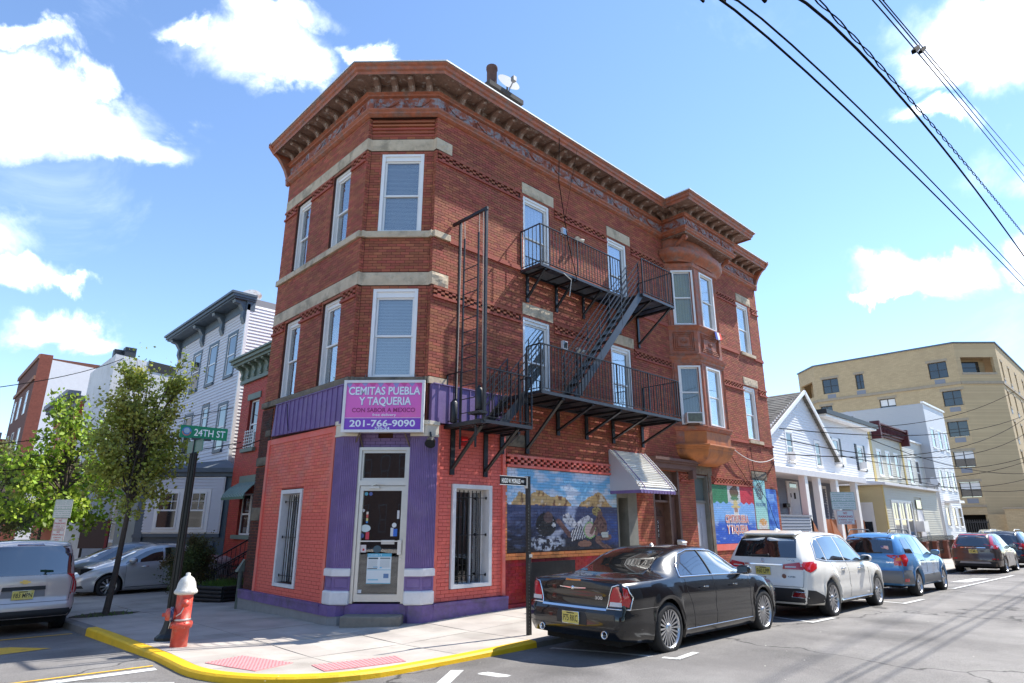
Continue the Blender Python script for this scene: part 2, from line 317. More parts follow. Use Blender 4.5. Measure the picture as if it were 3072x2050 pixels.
# kerb path: left street, rounded corner, main street
CX, CY, CR_ = -1.3, -1.0, 2.0
def kerb_path(off=0.0):
    p = [(-3.3+off, y) for y in (60, 40, 28, 20, 15, 12, 9, 7.6, 6.3, 5.2, 4.4, 3.4, 2.4, 1.4, .6, -.2)]
    for k in range(0, 13):
        t = math.pi+k*math.pi/24; p.append((CX+(CR_-off)*math.cos(t), CY+(CR_-off)*math.sin(t)))
    p += [(x, -3.0+off) for x in (-.4, .4, 1.25, 2.2, 3.5, 5, 7, 9, 11, 13, 16, 20, 25, 30, 36, 43, 52, 62, 75, 90)]
    return p
def kerb(i0, i1, m, name):
    b = MB(); A = kerb_path(0); B = kerb_path(.16)
    vs = []
    for i in range(i0, i1+1):
        (x, y), (x2, y2) = A[i], B[i]
        zt = walk_z(x2, y2)+.004; zb = road_z(x, y)-.1; zt = max(zt, zb+.13)
        vs += [(x-.012*(x2-x)/.16, y-.012*(y2-y)/.16, zb), (x, y, zt-.025), (x+(x2-x)*.15, y+(y2-y)*.15, zt), (x2, y2, zt), (x2, y2, zb)]
    n = i1-i0+1; fs = []
    for i in range(n-1):
        for k in range(4): a = i*5+k; fs.append((a, a+1, a+6, a+5))
    b.add(vs, fs, 0, False); b.add(vs[:5], [(0, 1, 2, 3, 4)]); b.add(vs[-5:], [(4, 3, 2, 1, 0)])
    return b.build(name, m, kind='structure', fix=True)
NP_ = len(kerb_path()); iy0 = 10; iy1 = 16+13+2
kerb(0, iy0, KERB, 'kerb'); kerb(iy0, iy1, YEL, 'painted_kerb'); kerb(iy1, NP_-1, KERB, 'kerb')
# pavement slabs clipped inside the kerb
def clip(poly, a, b):   # keep left of a->b
    out = []; n = len(poly)
    for i in range(n):
        p, q = poly[i], poly[(i+1) % n]
        sp = (b[0]-a[0])*(p[1]-a[1])-(b[1]-a[1])*(p[0]-a[0]); sq = (b[0]-a[0])*(q[1]-a[1])-(b[1]-a[1])*(q[0]-a[0])
        if sp >= 0: out.append(p)
        if sp*sq < 0: t = sp/(sp-sq); out.append((p[0]+t*(q[0]-p[0]), p[1]+t*(q[1]-p[1])))
    return out
walk = bpy.data.objects.new('pavement', None); COL.objects.link(walk); walk['kind'] = 'structure'; ORIG['pavement'] = V((0, 0, 0))
bb = MB()
KP = kerb_path(.168)
seg = [(KP[i], KP[i+1]) for i in range(len(KP)-1) if 14 <= i <= 30]
seg = [((-3.132, 60), (-3.132, -.2))]+seg+[((-.4, -2.832), (90, -2.832))]
def slab(b, poly, g=.006, top=0.0):
    cx = sum(p[0] for p in poly)/len(poly); cy = sum(p[1] for p in poly)/len(poly)
    q = []
    for p in poly:
        dx, dy = cx-p[0], cy-p[1]; l = math.hypot(dx, dy) or 1; q.append((p[0]+dx/l*g*1.4, p[1]+dy/l*g*1.4))
    b.prism(q, lambda x, y: walk_z(x, y)-.12, lambda x, y: walk_z(x, y)+top)
def subdiv_poly(poly, m=.5):
    out = []
    for i in range(len(poly)):
        p, q = poly[i], poly[(i+1) % len(poly)]; n = max(1, int(math.hypot(q[0]-p[0], q[1]-p[1])/m))
        for k in range(n): out.append((p[0]+(q[0]-p[0])*k/n, p[1]+(q[1]-p[1])*k/n))
    return out
def slab_mesh(poly, g=.006):
    """slab whose top follows the sloping pavement: cut into small cells"""
    b = MB(); 
    x0 = min(p[0] for p in poly); x1 = max(p[0] for p in poly); y0 = min(p[1] for p in poly); y1 = max(p[1] for p in poly)
    nx = max(1, int(round((x1-x0)/.55))); ny = max(1, int(round((y1-y0)/.55)))
    cx = (x0+x1)/2; cy = (y0+y1)/2
    P = [(p[0]+(cx-p[0])*g*2/max(.3, x1-x0), p[1]+(cy-p[1])*g*2/max(.3, y1-y0)) for p in poly]
    for i in range(nx):
        for j in range(ny):
            a, c = x0+(x1-x0)*i/nx, x0+(x1-x0)*(i+1)/nx; d, e = y0+(y1-y0)*j/ny, y0+(y1-y0)*(j+1)/ny
            q = P
            for s_ in (((a, d), (c, d)), ((c, d), (c, e)), ((c, e), (a, e)), ((a, e), (a, d))):
                q = clip(q, *s_)
                if len(q) < 3: break
            if len(q) >= 3: b.add([(x, y, walk_z(x, y)) for x, y in q], [tuple(range(len(q)))])
    n = len(P); vs = [(x, y, walk_z(x, y)) for x, y in P]+[(x, y, walk_z(x, y)-.05) for x, y in P]
    b.add(vs, [(i, n+i, n+(i+1) % n, (i+1) % n) for i in range(n)])
    return b
cells = []
gx = [-3.3, -1.72, -.2, 1.25]+[1.25+1.52*k for k in range(1, 36)]
gy = [-3.0, -1.45, .02]
for i in range(len(gx)-1):
    for j in range(2): cells.append((gx[i], gx[i+1], gy[j], gy[j+1]))
yy = .02
while yy < 34:
    step = 1.55 if yy < 20 else 3.5
    for a, c in ((-3.3, -1.7), (-1.7, .1)): cells.append((a, c, yy, yy+step))
    if yy > 5: cells.append((.1, 2.9, yy, yy+step))
    yy += step
cells.append((.1, 1.25, .02, 1.4)); ns = 0
for (a, c, d, e) in cells:
    poly = [(a, d), (c, d), (c, e), (a, e)]
    for (p, q) in seg:
        poly = clip(poly, p, q)
        if len(poly) < 3: break
    if len(poly) < 3: continue
    ns += 1; o_ = slab_mesh(poly).build('slab', CONC, walk)
grid_sheet('pavement_base', list(np.arange(-3.1, 60, 1.4)), [-2.83, -1.4, 0.3], lambda x, y: walk_z(x, y)-.03 if (x > -1.2) else road_z(x, y)-.05, KERB)
grid_sheet('pavement_base', [-3.12, -1.6, -.1, 1, 3.2], list(np.arange(-.2, 60, 1.4)), lambda x, y: walk_z(x, y)-.03, KERB)
grid_sheet('front_yard_ground', [16.5, 22, 30, 45, 60, 90, 140], [-.05, 2, 6, 14, 40], lambda x, y: walk_z(x, -1)+.01, CONC)
# tactile paving
PINK = mat('pink_tactile_plate', (.68, .27, .27), .7, var=.08, col2=(.5, .28, .27), c2scale=4, c2amt=.5)
PINKD = mat('pink_tactile_dome', (.55, .10, .12), .6)
def tactile(c, label):
    t = thing('tactile_paving', label, 'tactile paving', (c[0][0], c[0][1], walk_z(*c[0])), 'pink tactile plates at the corner ramp')
    b = MB(); P = [V((p[0], p[1], 0)) for p in c]
    def at(u, v_, h): q = (P[0]*(1-u)+P[1]*u)*(1-v_)+(P[3]*(1-u)+P[2]*u)*v_; return V((q.x, q.y, walk_z(q.x, q.y)+h))
    N = 6
    for i in range(N):
        for j in range(N):
            q = [at(i/N, j/N, .01), at((i+1)/N, j/N, .01), at((i+1)/N, (j+1)/N, .01), at(i/N, (j+1)/N, .01)]; b.hexa([p-V((0, 0, .03)) for p in q]+q)
    b.build('plate', PINK, t)
    d = MB(); lu = (P[1]-P[0]).length; lv = (P[3]-P[0]).length; nu, nv = int(lu/.06), int(lv/.06)
    for i in range(nu):
        for j in range(nv): q = at((i+.5)/nu, (j+.5)/nv, .009); d.lathe([(.014, 0), (.011, .005), (0, .006)], q, n=6)
    d.build('dome', PINKD, t, kind='stuff')
tactile([(-3.0, -1.0), (-2.42, -.78), (-2.12, -1.72), (-2.72, -1.95)], 'pink tactile plate nearer the hydrant, set in the sunlit corner ramp')
tactile([(-2.02, -2.05), (-.86, -2.26), (-1.0, -2.72), (-2.1, -2.55)], 'pink tactile plate along the kerb in front of the shop door')
# road markings
def strip(name, pts, wd, m, h=.006):
    b = MB(); pts = [V((p[0], p[1], 0)) for p in pts]
    fine = []
    for i in range(len(pts)-1):
        n = max(1, int((pts[i+1]-pts[i]).length/1.0))
        for k in range(n): fine.append(pts[i].lerp(pts[i+1], k/n))
    fine.append(pts[-1]); N = len(fine); vs = []
    for i, p in enumerate(fine):
        d = (fine[min(i+1, N-1)]-fine[max(i-1, 0)]).normalized(); n = V((-d.y, d.x, 0))
        for sg in (-1, 1): q = p+n*(sg*wd/2); vs.append((q.x, q.y, road_z(q.x, q.y)+h))
    b.add(vs, [(2*i, 2*i+2, 2*i+3, 2*i+1) for i in range(N-1)]); return b.build(name, m, kind='structure')
for P_ in ([(1.36, -3.2), (1.63, -5.28)], [(1.60, -5.27), (2.2, -5.21)], [(7.45, -3.3), (6.5, -5.15)], [(6.45, -5.14), (7.45, -5.2)], [(12.4, -3.4), (11.35, -5.4)], [(11.3, -5.4), (12.8, -5.45)], [(17.1, -3.4), (16.9, -5.25)], [(16.9, -5.25), (25.6, -5.42)]): strip('parking_bay_line', P_, .10, WROAD, .006+.0005*P_[0][0])
strip('parking_box_marking', [(20.2, -4.7), (22.9, -4.9)], .5, WROAD, .008)
strip('crosswalk_line', [(-.60, -3.42), (-.48, -5.3)], .17, WROAD); strip('crosswalk_line', [(-.66, -3.40), (-1.9, -4.4)], .17, WROAD, .009)
strip('crosswalk_line', [(-3.45, -.52), (-9, -.15)], .17, WROAD); strip('crosswalk_line', [(-3.6, -1.6), (-5.6, .2)], .30, WROAD, .009)
strip('yellow_road_line', [(-3.42, -.28), (-9, .12)], .06, YROAD)
strip('yellow_road_line', [(-3.4, 5.0), (-7, 5.35)], .10, YROAD)
arw = MB(); arw.add([(x, y, road_z(x, y)+.006) for x, y in ((-4.05, 2.95), (-4.5, 3.75), (-5.6, 4.1), (-5.2, 2.75))], [(0, 1, 2, 3)]); arw.build('yellow_road_marking', YROAD, kind='structure')

# ---------------- facade frames ----------------
FR = frame((0, 0, 0), (1, 0, 0), (0, -1, 0)); FL = frame((0, 0, 0), (0, 1, 0), (-1, 0, 0)); FC = frame((.631, .631, 0), (1, -1, 0), (-1, -1, 0))
def holed(b, F, u0, u1, z0, z1, holes, d0, d1, mi=0):
    us = sorted({u0, u1}|{min(max(h[k], u0), u1) for h in holes for k in (0, 1)}); zs = sorted({z0, z1}|{min(max(h[k], z0), z1) for h in holes for k in (2, 3)})
    for j in range(len(zs)-1):
        zm = (zs[j]+zs[j+1])/2; run = None
        for i in range(len(us)-1):
            um = (us[i]+us[i+1])/2; solid = not any(h[0] < um < h[1] and h[2] < zm < h[3] for h in holes)
            if solid and run is None: run = us[i]
            if (not solid) and run is not None: b.fb(F, run, us[i], d0, d1, zs[j], zs[j+1], mi); run = None
        if run is not None: b.fb(F, run, us[-1], d0, d1, zs[j], zs[j+1], mi)
def courses(u0, u1, z0, z1, holes, ch=.068, bl=.205, seed=0):
    """brick rectangles (u0,u1,z0,z1) course by course, broken by the holes"""
    rnd = random.Random(seed); out = []; n = int(round((z1-z0)/ch)); ch = (z1-z0)/n
    for j in range(n):
        a, c = z0+j*ch, z0+(j+1)*ch; zm = (a+c)/2
        iv = [(u0, u1)]
        for h in holes:
            if h[2] < zm < h[3]:
                nv = []
                for (p, q) in iv:
                    if h[1] <= p or h[0] >= q: nv.append((p, q)); continue
                    if h[0] > p: nv.append((p, h[0]))
                    if h[1] < q: nv.append((h[1], q))
                iv = nv
        off = (bl/2 if j % 2 else 0)
        for (p, q) in iv:
            k = math.floor((p-u0-off)/bl); x = u0+off+k*bl
            while x < q-1e-6:
                s_, e_ = max(x, p), min(x+bl, q)
                if e_-s_ > .012: out.append((s_, e_, a, c))
                x += bl
    return out
JT = .0045
def brick_add(b, F, r, d1=0.0, d0=-.014, jit=.002, rnd=random, mi=0):
    s_, e_, a, c = r; d = d1+rnd.uniform(-jit, jit); j = JT
    P = [F(s_+j, d0, a+j), F(e_-j, d0, a+j), F(e_-j, d0, c-j), F(s_+j, d0, c-j), F(s_+j, d, a+j), F(e_-j, d, a+j), F(e_-j, d, c-j), F(s_+j, d, c-j)]
    o = len(b.v); b.v.extend(P); fl = F.flip
    fs = [(4, 5, 6, 7), (0, 1, 5, 4), (1, 2, 6, 5), (2, 3, 7, 6), (3, 0, 4, 7)]
    for f in fs: b.f.append(tuple(i+o for i in (f[::-1] if fl else f)))
    b.m.extend([mi]*5); b.sm.extend([False]*5)
for F_ in (FR, FL, FC): F_.flip = F_.U.cross(V((0, 0, 1))).dot(F_.N) < 0
def flipof(F): F.flip = F.U.cross(V((0, 0, 1))).dot(F.N) < 0; return F

# ---------------- the corner building ----------------
B = thing('brick_corner_building', 'three-storey red brick corner building with rusty bracketed cornice and purple and coral shopfront', 'building', (0.6, .6, 0))
XR, YL, ZT = 17.64, 5.47, 11.14
h3 = (8.17, 10.20); h2 = (4.79, 6.80)
WR3 = [(4.03, 5.03), (7.63, 8.57), (15.82, 16.80)]; WR2 = [(4.00, 4.98), (7.58, 8.54), (15.70, 16.63)]
WL3 = [(1.86, 2.72), (3.90, 4.72)]; WL2 = [(1.82, 2.70), (3.82, 4.70)]
holesR = [(a, c, *h3) for a, c in WR3]+[(a, c, *h2) for a, c in WR2]
holesR[0] = (4.03, 5.03, 8.02, 10.2); holesR[1] = (7.63, 8.57, 8.02, 10.2); holesR[3] = (4.0, 4.98, 4.66, 6.8); holesR[4] = (7.58, 8.54, 4.66, 6.8)
BAYH = (10.85, 13.5, 3.9, 11.0)
holesR.append(BAYH)
SF = (1.95, 2.92, .62, 2.58)     # shop window on the right wall
holesR += [SF, (7.52, 8.02, .0, 2.60), (9.25, 10.62, 0, 3.36), (11.6, 12.4, .1, 3.30)]
holesL = [(a, c, *h3) for a, c in WL3]+[(a, c, *h2) for a, c in WL2]+[(2.84, 3.78, .60, 2.52)]
holesC = [(-.47, .52, *h3), (-.47, .52, *h2), (-.52, .52, .35, 3.32)]
wb = MB()
holed(wb, FR, 1.168, XR, -.4, ZT, holesR, -.30, -.014); holed(wb, FL, 1.168, YL, -.6, ZT, holesL, -.30, -.0141); holed(wb, FC, -.84, .84, -.4, ZT, holesC, -.30, -.0142)
wb.box(.3, XR-.01, 5.2, YL, -.6, ZT); wb.box(XR-.30, XR-.013, .3, 6.4, -.4, ZT); wb.box(.016, .30, 5.1, YL-.012, -.6, ZT)
wb.prism([(.05, 1.15), (1.15, .05), (17.6, .05), (17.6, 5.4), (.05, 5.4)], ZT, 12.05)
wall = wb.build('wall', MORTAR, B)
# zones of coloured brick: everything not natural is a hole for the natural brick
zoneR = [(1.152, 3.36, .3, 3.82), (3.36, 7.52, -.4, 3.36), (12.6, 15.52, 1.18, 3.06), (15.6, 16.58, 1.2, 3.34), (16.58, 17.45, 1.4, 3.06), (1.152, 3.3, 3.82, 4.65)]
stoneR = [(3.98, 5.21, 10.25, 10.57), (7.62, 8.80, 10.25, 10.57), (15.85, 17.05, 10.25, 10.57), (3.98, 5.10, 6.86, 7.16), (7.50, 8.70, 6.86, 7.16), (15.74, 16.92, 6.86, 7.16),
          (3.38, 4.06, 3.54, 3.82), (11.5, 12.72, 3.34, 3.60), (15.58, 16.8, 3.35, 3.64), (8.0, 8.38, 0, 3.0)]
cornR = [(1.152, 1.62, 10.28, 10.58), (1.152, 1.60, 6.88, 7.18), (1.152, 1.62, 8.02, 8.17), (1.152, 1.62, 4.65, 4.79)]
LATZ = [(10.02, 10.20), (6.64, 6.82)]
latR = [(u0, u1, p, q) for (p, q) in LATZ for (u0, u1) in ((1.20, 3.92), (5.24, 7.55), (8.84, 10.75), (13.65, 15.74), (17.08, 17.6))]; latL = [(u0, u1, p, q) for (p, q) in LATZ for (u0, u1) in ((1.22, 1.83), (2.75, 3.87), (4.74, 5.40))]
bR = courses(1.152, XR, .0, ZT, holesR+zoneR+stoneR+cornR+latR, seed=1)
bL = courses(1.152, YL, -.2, ZT, holesL+latL+[(1.152, 4.80, -.5, 4.60), (1.152, YL, 10.28, 10.58), (1.152, YL, 6.88, 7.18), (1.152, YL, 8.02, 8.17), (1.152, YL, 4.65, 4.79)], seed=2)
bC = courses(-.737, .737, 3.4, ZT, holesC+[(-.8, .8, 10.28, 10.58), (-.8, .8, 6.88, 7.18), (-.8, .8, 8.02, 8.17), (-.8, .8, 4.65, 4.79), (-.5, .5, 3.3, 3.82)], seed=3)
bk = MB(); rr = random.Random(5)
for r in bR: brick_add(bk, FR, r, rnd=rr)
for r in bL: brick_add(bk, FL, r, rnd=rr)
for r in bC: brick_add(bk, FC, r, rnd=rr)
FcB = flipof(frame((.11, 1.152, 0), (-1, 0, 0), (0, -1, 0))); FcC = flipof(frame((1.152, .11, 0), (0, -1, 0), (-1, 0, 0)))
for F_ in (FcB, FcC):
    for r in courses(0, .11, 3.85, ZT, [(-1, 1, 10.28, 10.58), (-1, 1, 6.88, 7.18), (-1, 1, 8.02, 8.17), (-1, 1, 4.65, 4.79)], bl=.11): brick_add(bk, F_, r, rnd=rr)
FE = flipof(frame((XR-.014, 0, 0), (0, 1, 0), (1, 0, 0)))
for r in courses(0, 6.4, 0, ZT, []): brick_add(bk, FE, r, .014, 0, rnd=rr)
# reveals of the windows in brick
bk.build('brickwork', BRICK, wall, kind='stuff')
cb = MB()   # returns beside the chamfer
cb.box(.0155, .11, 1.166, 1.40, 3.8, ZT); cb.box(1.166, 1.40, .0155, .11, 3.8, ZT); cb.build('corner_return', MORTAR, B)
# lattice courses
def lattice(F, u0, u1, z0, z1, m, parent, name='lattice_course', pr=.035, un=.105):
    b = MB(); b.fb(F, u0, u1, -.01, pr+.006, z0, z0+.055); b.fb(F, u0, u1, -.01, pr, z1-.05, z1); rows = 3; h = (z1-z0-.105)/rows; k = int((u1-u0)/un)
    for j in range(rows):
        for i in range(k):
            if (i+j) % 2: b.fb(F, u0+i*un+.004, u0+(i+1)*un-.004, -.05, pr-.004, z0+.055+j*h+.003, z0+.055+(j+1)*h-.003)
    return b.build(name, m, parent, kind='stuff')
for (z0, z1, ss) in ((9.97, 10.24, [(1.20, 3.92), (5.24, 7.60), (8.84, 10.75), (13.65, 15.80), (17.08, 17.66)]), (6.59, 6.86, [(1.20, 3.92), (5.14, 7.48), (8.72, 10.75), (13.65, 15.70), (16.95, 17.66)])):
    for a, c in ss: lattice(FR, a, c, z0, z1, BRICK, B)
    for a, c in [(1.18, 1.83), (2.75, 3.87), (4.74, 5.47)]: lattice(FL, a, c, z0-.0, z1, BRICK, B)
lattice(FR, 12.75, 15.60, 3.06, 3.32, BRICK, B); lattice(FR, 10.75, 11.45, 3.06, 3.3, BRICK, B)
for (a, c) in ((1.60, 3.9), (5.1, 7.5), (8.7, 10.7), (13.6, 15.6), (16.9, 17.66)):
    b = MB(); b.fb(FR, a, c, -.01, .04, 7.99, 8.06); b.fb(FR, a, c, -.01, .025, 8.06, 8.12); b.build('string_course', BRICK, B)
for (a, c) in ((3.3, 3.9), (13.6, 15.6), (16.8, 17.66)):
    b = MB(); b.fb(FR, a, c, -.01, .04, 4.62, 4.70); b.build('string_course', BRICK, B)
cor = MB()
for k in range(5): cor.fb(FC, -.74, .74, -.01, .012+.012*k, 10.66+.09*k, 10.70+.09*k)
cor.build('corbel_courses', BRICK, B)
# stone bands: block by block
def stone(F, u0, u1, z0, z1, pr, m=STONE, name='lintel', wob=.012, parent=B):
    b = MB(); n = max(2, int((u1-u0)/.08)); nz = 4; rs = random.Random(int(u0*100+z0*10)); vs = []; 
    for j in range(nz+1):
        for i in range(n+1):
            e = (i in (0, n)) or (j in (0, nz)); vs.append(F(u0+(u1-u0)*i/n, pr+(0 if e else rs.uniform(0, wob)), z0+(z1-z0)*j/nz))
    fs = [(j*(n+1)+i, j*(n+1)+i+1, (j+1)*(n+1)+i+1, (j+1)*(n+1)+i) for j in range(nz) for i in range(n)]
    b.add(vs, fs); b.fb(F, u0+.001, u1-.001, -.25, pr-.004, z0+.001, z1-.001)
    for (p, q, r_, s_) in ((u0, u1, z0, z0), (u0, u1, z1, z1), (u0, u0, z0, z1), (u1, u1, z0, z1)): b.quad(F(p, pr, r_), F(q, pr, s_), F(q, pr-.01, s_), F(p, pr-.01, r_))
    return b.build(name, m, parent)
for (z0, z1, pr, nm, m_) in ((10.28, 10.58, .008, 'lintel', STONE), (6.88, 7.18, .010, 'lintel', STONE), (8.02, 8.17, .06, 'sill', STONE), (4.65, 4.79, .06, 'sill', STONED)):
    cuts = [1.152, 1.95, 2.85, 3.75, 4.65, YL] if nm == 'lintel' else [1.152, 1.75, 2.8, 3.8, 4.8, YL+.03]
    for i in range(len(cuts)-1): stone(FL, cuts[i]+.004, cuts[i+1]-.004, z0, z1, pr, m_, nm)
    stone(FC, -.735, .735, z0, z1, pr, m_, nm)
    stone(FcB, 0, .11+.0, z0, z1, pr+.001, m_, nm, 0); stone(FcC, 0, .11, z0, z1, pr+.001, m_, nm, 0)
    stone(FR, 1.152, 1.61, z0, z1, pr+.004, STONE, nm, .03 if nm == 'lintel' else .0)
for r in stoneR[:9]: stone(FR, *r, .012, STONE if r[2] > 5 else STONED, 'lintel', .016)
for (a, c) in WR3[2:]: stone(FR, a-.03, c+.15, 8.04, 8.16, .07, STONE, 'sill', 0)
for (a, c) in WR2[2:]: stone(FR, a-.03, c+.15, 4.66, 4.78, .07, STONE, 'sill', 0)
# cornice: profile swept round the plan
def offplan(p, box=True):
    c = 1.12-p*2**.5; e = XR+.02
    P = [(.15, YL+.02), (-p, YL+.02), (-p, c+p), (c+p, -p)]
    if box: P += [(10.68-p, -p), (10.68-p, -.90-p), (13.95+p, -.90-p), (13.95+p, -p)]
    return P+[(e, -p), (e, .3)]
def ring(b, p0, z0, p1, z1, mi=0, mod=None):
    A, Bq = offplan(p0), offplan(p1)
    for i in range(1, len(A)-2): b.quad((*A[i], z0), (*A[i+1], z0), (*Bq[i+1], z1), (*Bq[i], z1), mi)
cn = MB()
prof = [(0, 11.13), (.03, 11.14), (.09, 11.18), (.09, 11.22), (.13, 11.26), (.13, 11.30), (.05, 11.31)]
for (a, c), (d, e) in zip(prof, prof[1:]): ring(cn, a, c, d, e, 0)
ring(cn, .05, 11.31, .05, 11.62, 1)
prof2 = [(.05, 11.62), (.12, 11.64), (.12, 11.68), (.18, 11.71), (.16, 11.73), (.07, 11.74)]
for (a, c), (d, e) in zip(prof2, prof2[1:]): ring(cn, a, c, d, e, 0)
ring(cn, .07, 11.74, .07, 11.95, 2); ring(cn, .07, 11.95, .54, 11.955, 2)
prof3 = [(.54, 11.94), (.56, 11.90), (.57, 11.97), (.61, 12.0), (.62, 12.07), (.66, 12.10), (.68, 12.14)]
for (a, c), (d, e) in zip(prof3, prof3[1:]): ring(cn, a, c, d, e, 0)
for (zz_, p_) in ((11.95, .07),): pass
cornice = cn.build('cornice', [TERRA, TERRAG, SOFF], B)
bmz = MB()  # swags on the frieze
def swags(F, u0, u1, d):
    n = max(1, int(round((u1-u0)/.9))); s_ = (u1-u0)/n
    for i in range(n):
        a = u0+i*s_
        pts = [F(a+s_*(.12+.76*t), d+.012, 11.56-.17*math.sin(math.pi*t)) for t in np.linspace(0, 1, 9)]; bmz.tube(pts, [.012+.016*math.sin(math.pi*t) for t in np.linspace(0, 1, 9)], 5)
        for k in range(3): bmz.tube([F(a+s_*.06-.02+.02*k, d+.012, 11.58), F(a+s_*.06-.05+.05*k, d+.01, 11.38)], .012, 4)
        bmz.lathe([(.045, 0), (.03, .015), (0, .018)], F(a+s_*.06, d, 11.53), F.N, 8)
swags(FR, 1.3, 10.55, .05); swags(FR, 14.1, 17.5, .05); swags(FL, 1.3, 5.3, .05); swags(flipof(frame(((1.12-.05*1.414)/2, (1.12-.05*1.414)/2, 0), (1, -1, 0), (-1, -1, 0))), -.72, .72, .0)
FBX = flipof(frame((0, -.90, 0), (1, 0, 0), (0, -1, 0))); FBL = flipof(frame((10.68, 0, 0), (0, -1, 0), (-1, 0, 0)))
swags(FBX, 10.7, 13.9, .05); swags(FBL, .0, .85, .05)
bmz.build('swag_relief', TERRAG, cornice, kind='stuff')
tp = MB(); A = offplan(.70); tp.add([(*p, 12.17) for p in A]+[(*p, 12.135) for p in A], [tuple(range(len(A)))]+[(i, i+1, len(A)+i+1, len(A)+i) for i in range(len(A)-1)]); tp.build('roof_edge_flashing', mat('white_roof_coating', (.8, .8, .78), .5, var=.1), B, fix=True)
cap2 = MB(); A = offplan(.69); cap2.add([(*p, 12.13) for p in A], [tuple(range(len(A)))]); cap2.build('roof', mat('silver_roofing', (.5, .5, .5), .6), B)
def bracket_mesh():
    b = MB(); pr = [(.07, 11.73), (.16, 11.73), (.175, 11.76), (.19, 11.80), (.235, 11.84), (.31, 11.865), (.42, 11.875), (.455, 11.90), (.46, 11.952), (.07, 11.952)]
    n = len(pr)
    for (w0, g) in ((.075, 0), (.045, .012)):
        P = [(x_, y_+0, z_) for x_ in (-w0, w0) for (y_, z_) in [(p+g, z-g) if 0 < i < n-1 else (p, z) for i, (p, z) in enumerate(pr)]]
        b.add([(x_, -y_, z_) for x_, y_, z_ in P], [tuple(range(n)), tuple(range(n, 2*n))[::-1]]+[(i, n+i, n+(i+1) % n, (i+1) % n) for i in range(n)])
    me = bpy.data.meshes.new('bracket'); me.from_pydata(b.v, [], b.f)
    bm = bmesh.new(); bm.from_mesh(me); bmesh.ops.recalc_face_normals(bm, faces=bm.faces); bm.to_mesh(me); bm.free(); me.materials.append(SOFF); return me
BRM = bracket_mesh()
def put_bracket(F, u, d=0.0, sc_=1.0):
    o = bpy.data.objects.new('bracket', BRM); COL.objects.link(o); o.parent = cornice
    x = V((0, 0, 1)).cross(F.N)*1.0; p = V(F(u, d, 0))-ORIG['brick_corner_building']
    o.matrix_local = Matrix(((x.x, -F.N.x, 0, p.x), (x.y, -F.N.y, 0, p.y), (0, 0, 1, p.z), (0, 0, 0, 1)))
for u in np.arange(1.75, 10.2, .505): put_bracket(FR, u)
for u in np.arange(14.75, 17.4, .52): put_bracket(FR, u)
for u in np.arange(1.55, 5.3, .50): put_bracket(FL, u)
FCc = flipof(frame((.56, .56, 0), (1, -1, 0), (-1, -1, 0)))
for u in (-.62, -.2, .2, .62): put_bracket(FCc, u, .0)
for u in np.arange(10.85, 13.9, .49): put_bracket(FBX, u)
for u in (.25, .7): put_bracket(FBL, u)
for (F_, u_, d_) in ((FL, YL-.08, 0), (FR, XR-.08, 0)):
    b = MB(); P = [(0.02, 11.1), (.10, 11.12), (.12, 11.35), (.2, 11.55), (.3, 11.7), (.42, 11.85), (.55, 11.93), (.70, 12.1), (.70, 12.2), (.0, 12.2)]
    b2 = [F_(u_, p, z) for p, z in P]+[F_(u_+.12, p, z) for p, z in P]; n = len(P); b.add(b2, [tuple(range(n)), tuple(range(n, 2*n))[::-1]]+[(i, n+i, n+(i+1) % n, (i+1) % n) for i in range(n)]); b.build('end_bracket', TERRA, cornice, fix=True)

# ---------------- windows ----------------
def sash_window(F, u0, u1, z0, z1, parent, rec=.10, fw_=.075, blind='full', head=.07, split=.5, mf=WHT, screen=False, curtain=None, name='window', bcol=None, glass=None):
    zt = z1-head
    b = MB(); b.fb(F, u0, u0+fw_, -rec-.06, -rec+.05, z0, z1); b.fb(F, u1-fw_, u1, -rec-.06, -rec+.05, z0, z1); b.fb(F, u0+fw_, u1-fw_, -rec-.06, -rec+.05, z1-fw_*.9, z1)
    b.fb(F, u0+fw_, u1-fw_, -rec-.06, -rec+.055, z0, z0+fw_*.6)
    if head > .05: b.fb(F, u0+fw_, u1-fw_, -rec-.05, -rec+.02, z1-fw_-head, z1-fw_*.9)
    wn = b.build(name, mf, parent)
    a, c = u0+fw_+.004, u1-fw_-.004; t_ = z1-fw_-head if head > .05 else z1-fw_*.9; bt = z0+fw_*.6; zm = bt+(t_-bt)*split; s = .042
    for k, (p, q, d) in enumerate(((zm-.015, t_, -rec-.035), (bt, zm+.02, -rec-.055))):
        b = MB(); b.fb(F, a, a+s, d-.02, d+.02, p, q); b.fb(F, c-s, c, d-.02, d+.02, p, q); b.fb(F, a+s, c-s, d-.02, d+.02, p, p+s); b.fb(F, a+s, c-s, d-.02, d+.02, q-s*.9, q)
        b.build('sash', mf, wn)
        g = MB(); g.fb(F, a+s-.003, c-s+.003, d-.004, d+.002, p+s-.003, q-s*.9+.003); g.build('pane', glass or GL, wn)
    if blind:
        zb_ = bt if blind == 'full' else bt+(t_-bt)*blind
        b = MB(); n = int((t_-zb_)/.034)
        if bcol is None:
            for i in range(n): z = t_-i*.034; b.quad(F(a, -rec-.092, z), F(c, -rec-.092, z), F(c, -rec-.08, z-.031), F(a, -rec-.08, z-.031))
            b.build('blind', BLIND, wn, kind='stuff')
        else:
            N = 22; vs = [F(a+(c-a)*i/N, -rec-.11+.014*math.sin(i*1.9), z) for z in (zb_, t_) for i in range(N+1)]; b.add(vs, [(i, i+1, N+2+i, N+1+i) for i in range(N)], 0, True); b.build('curtain', bcol, wn)
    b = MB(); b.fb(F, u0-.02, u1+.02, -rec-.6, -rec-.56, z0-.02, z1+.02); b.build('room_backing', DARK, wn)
    return wn
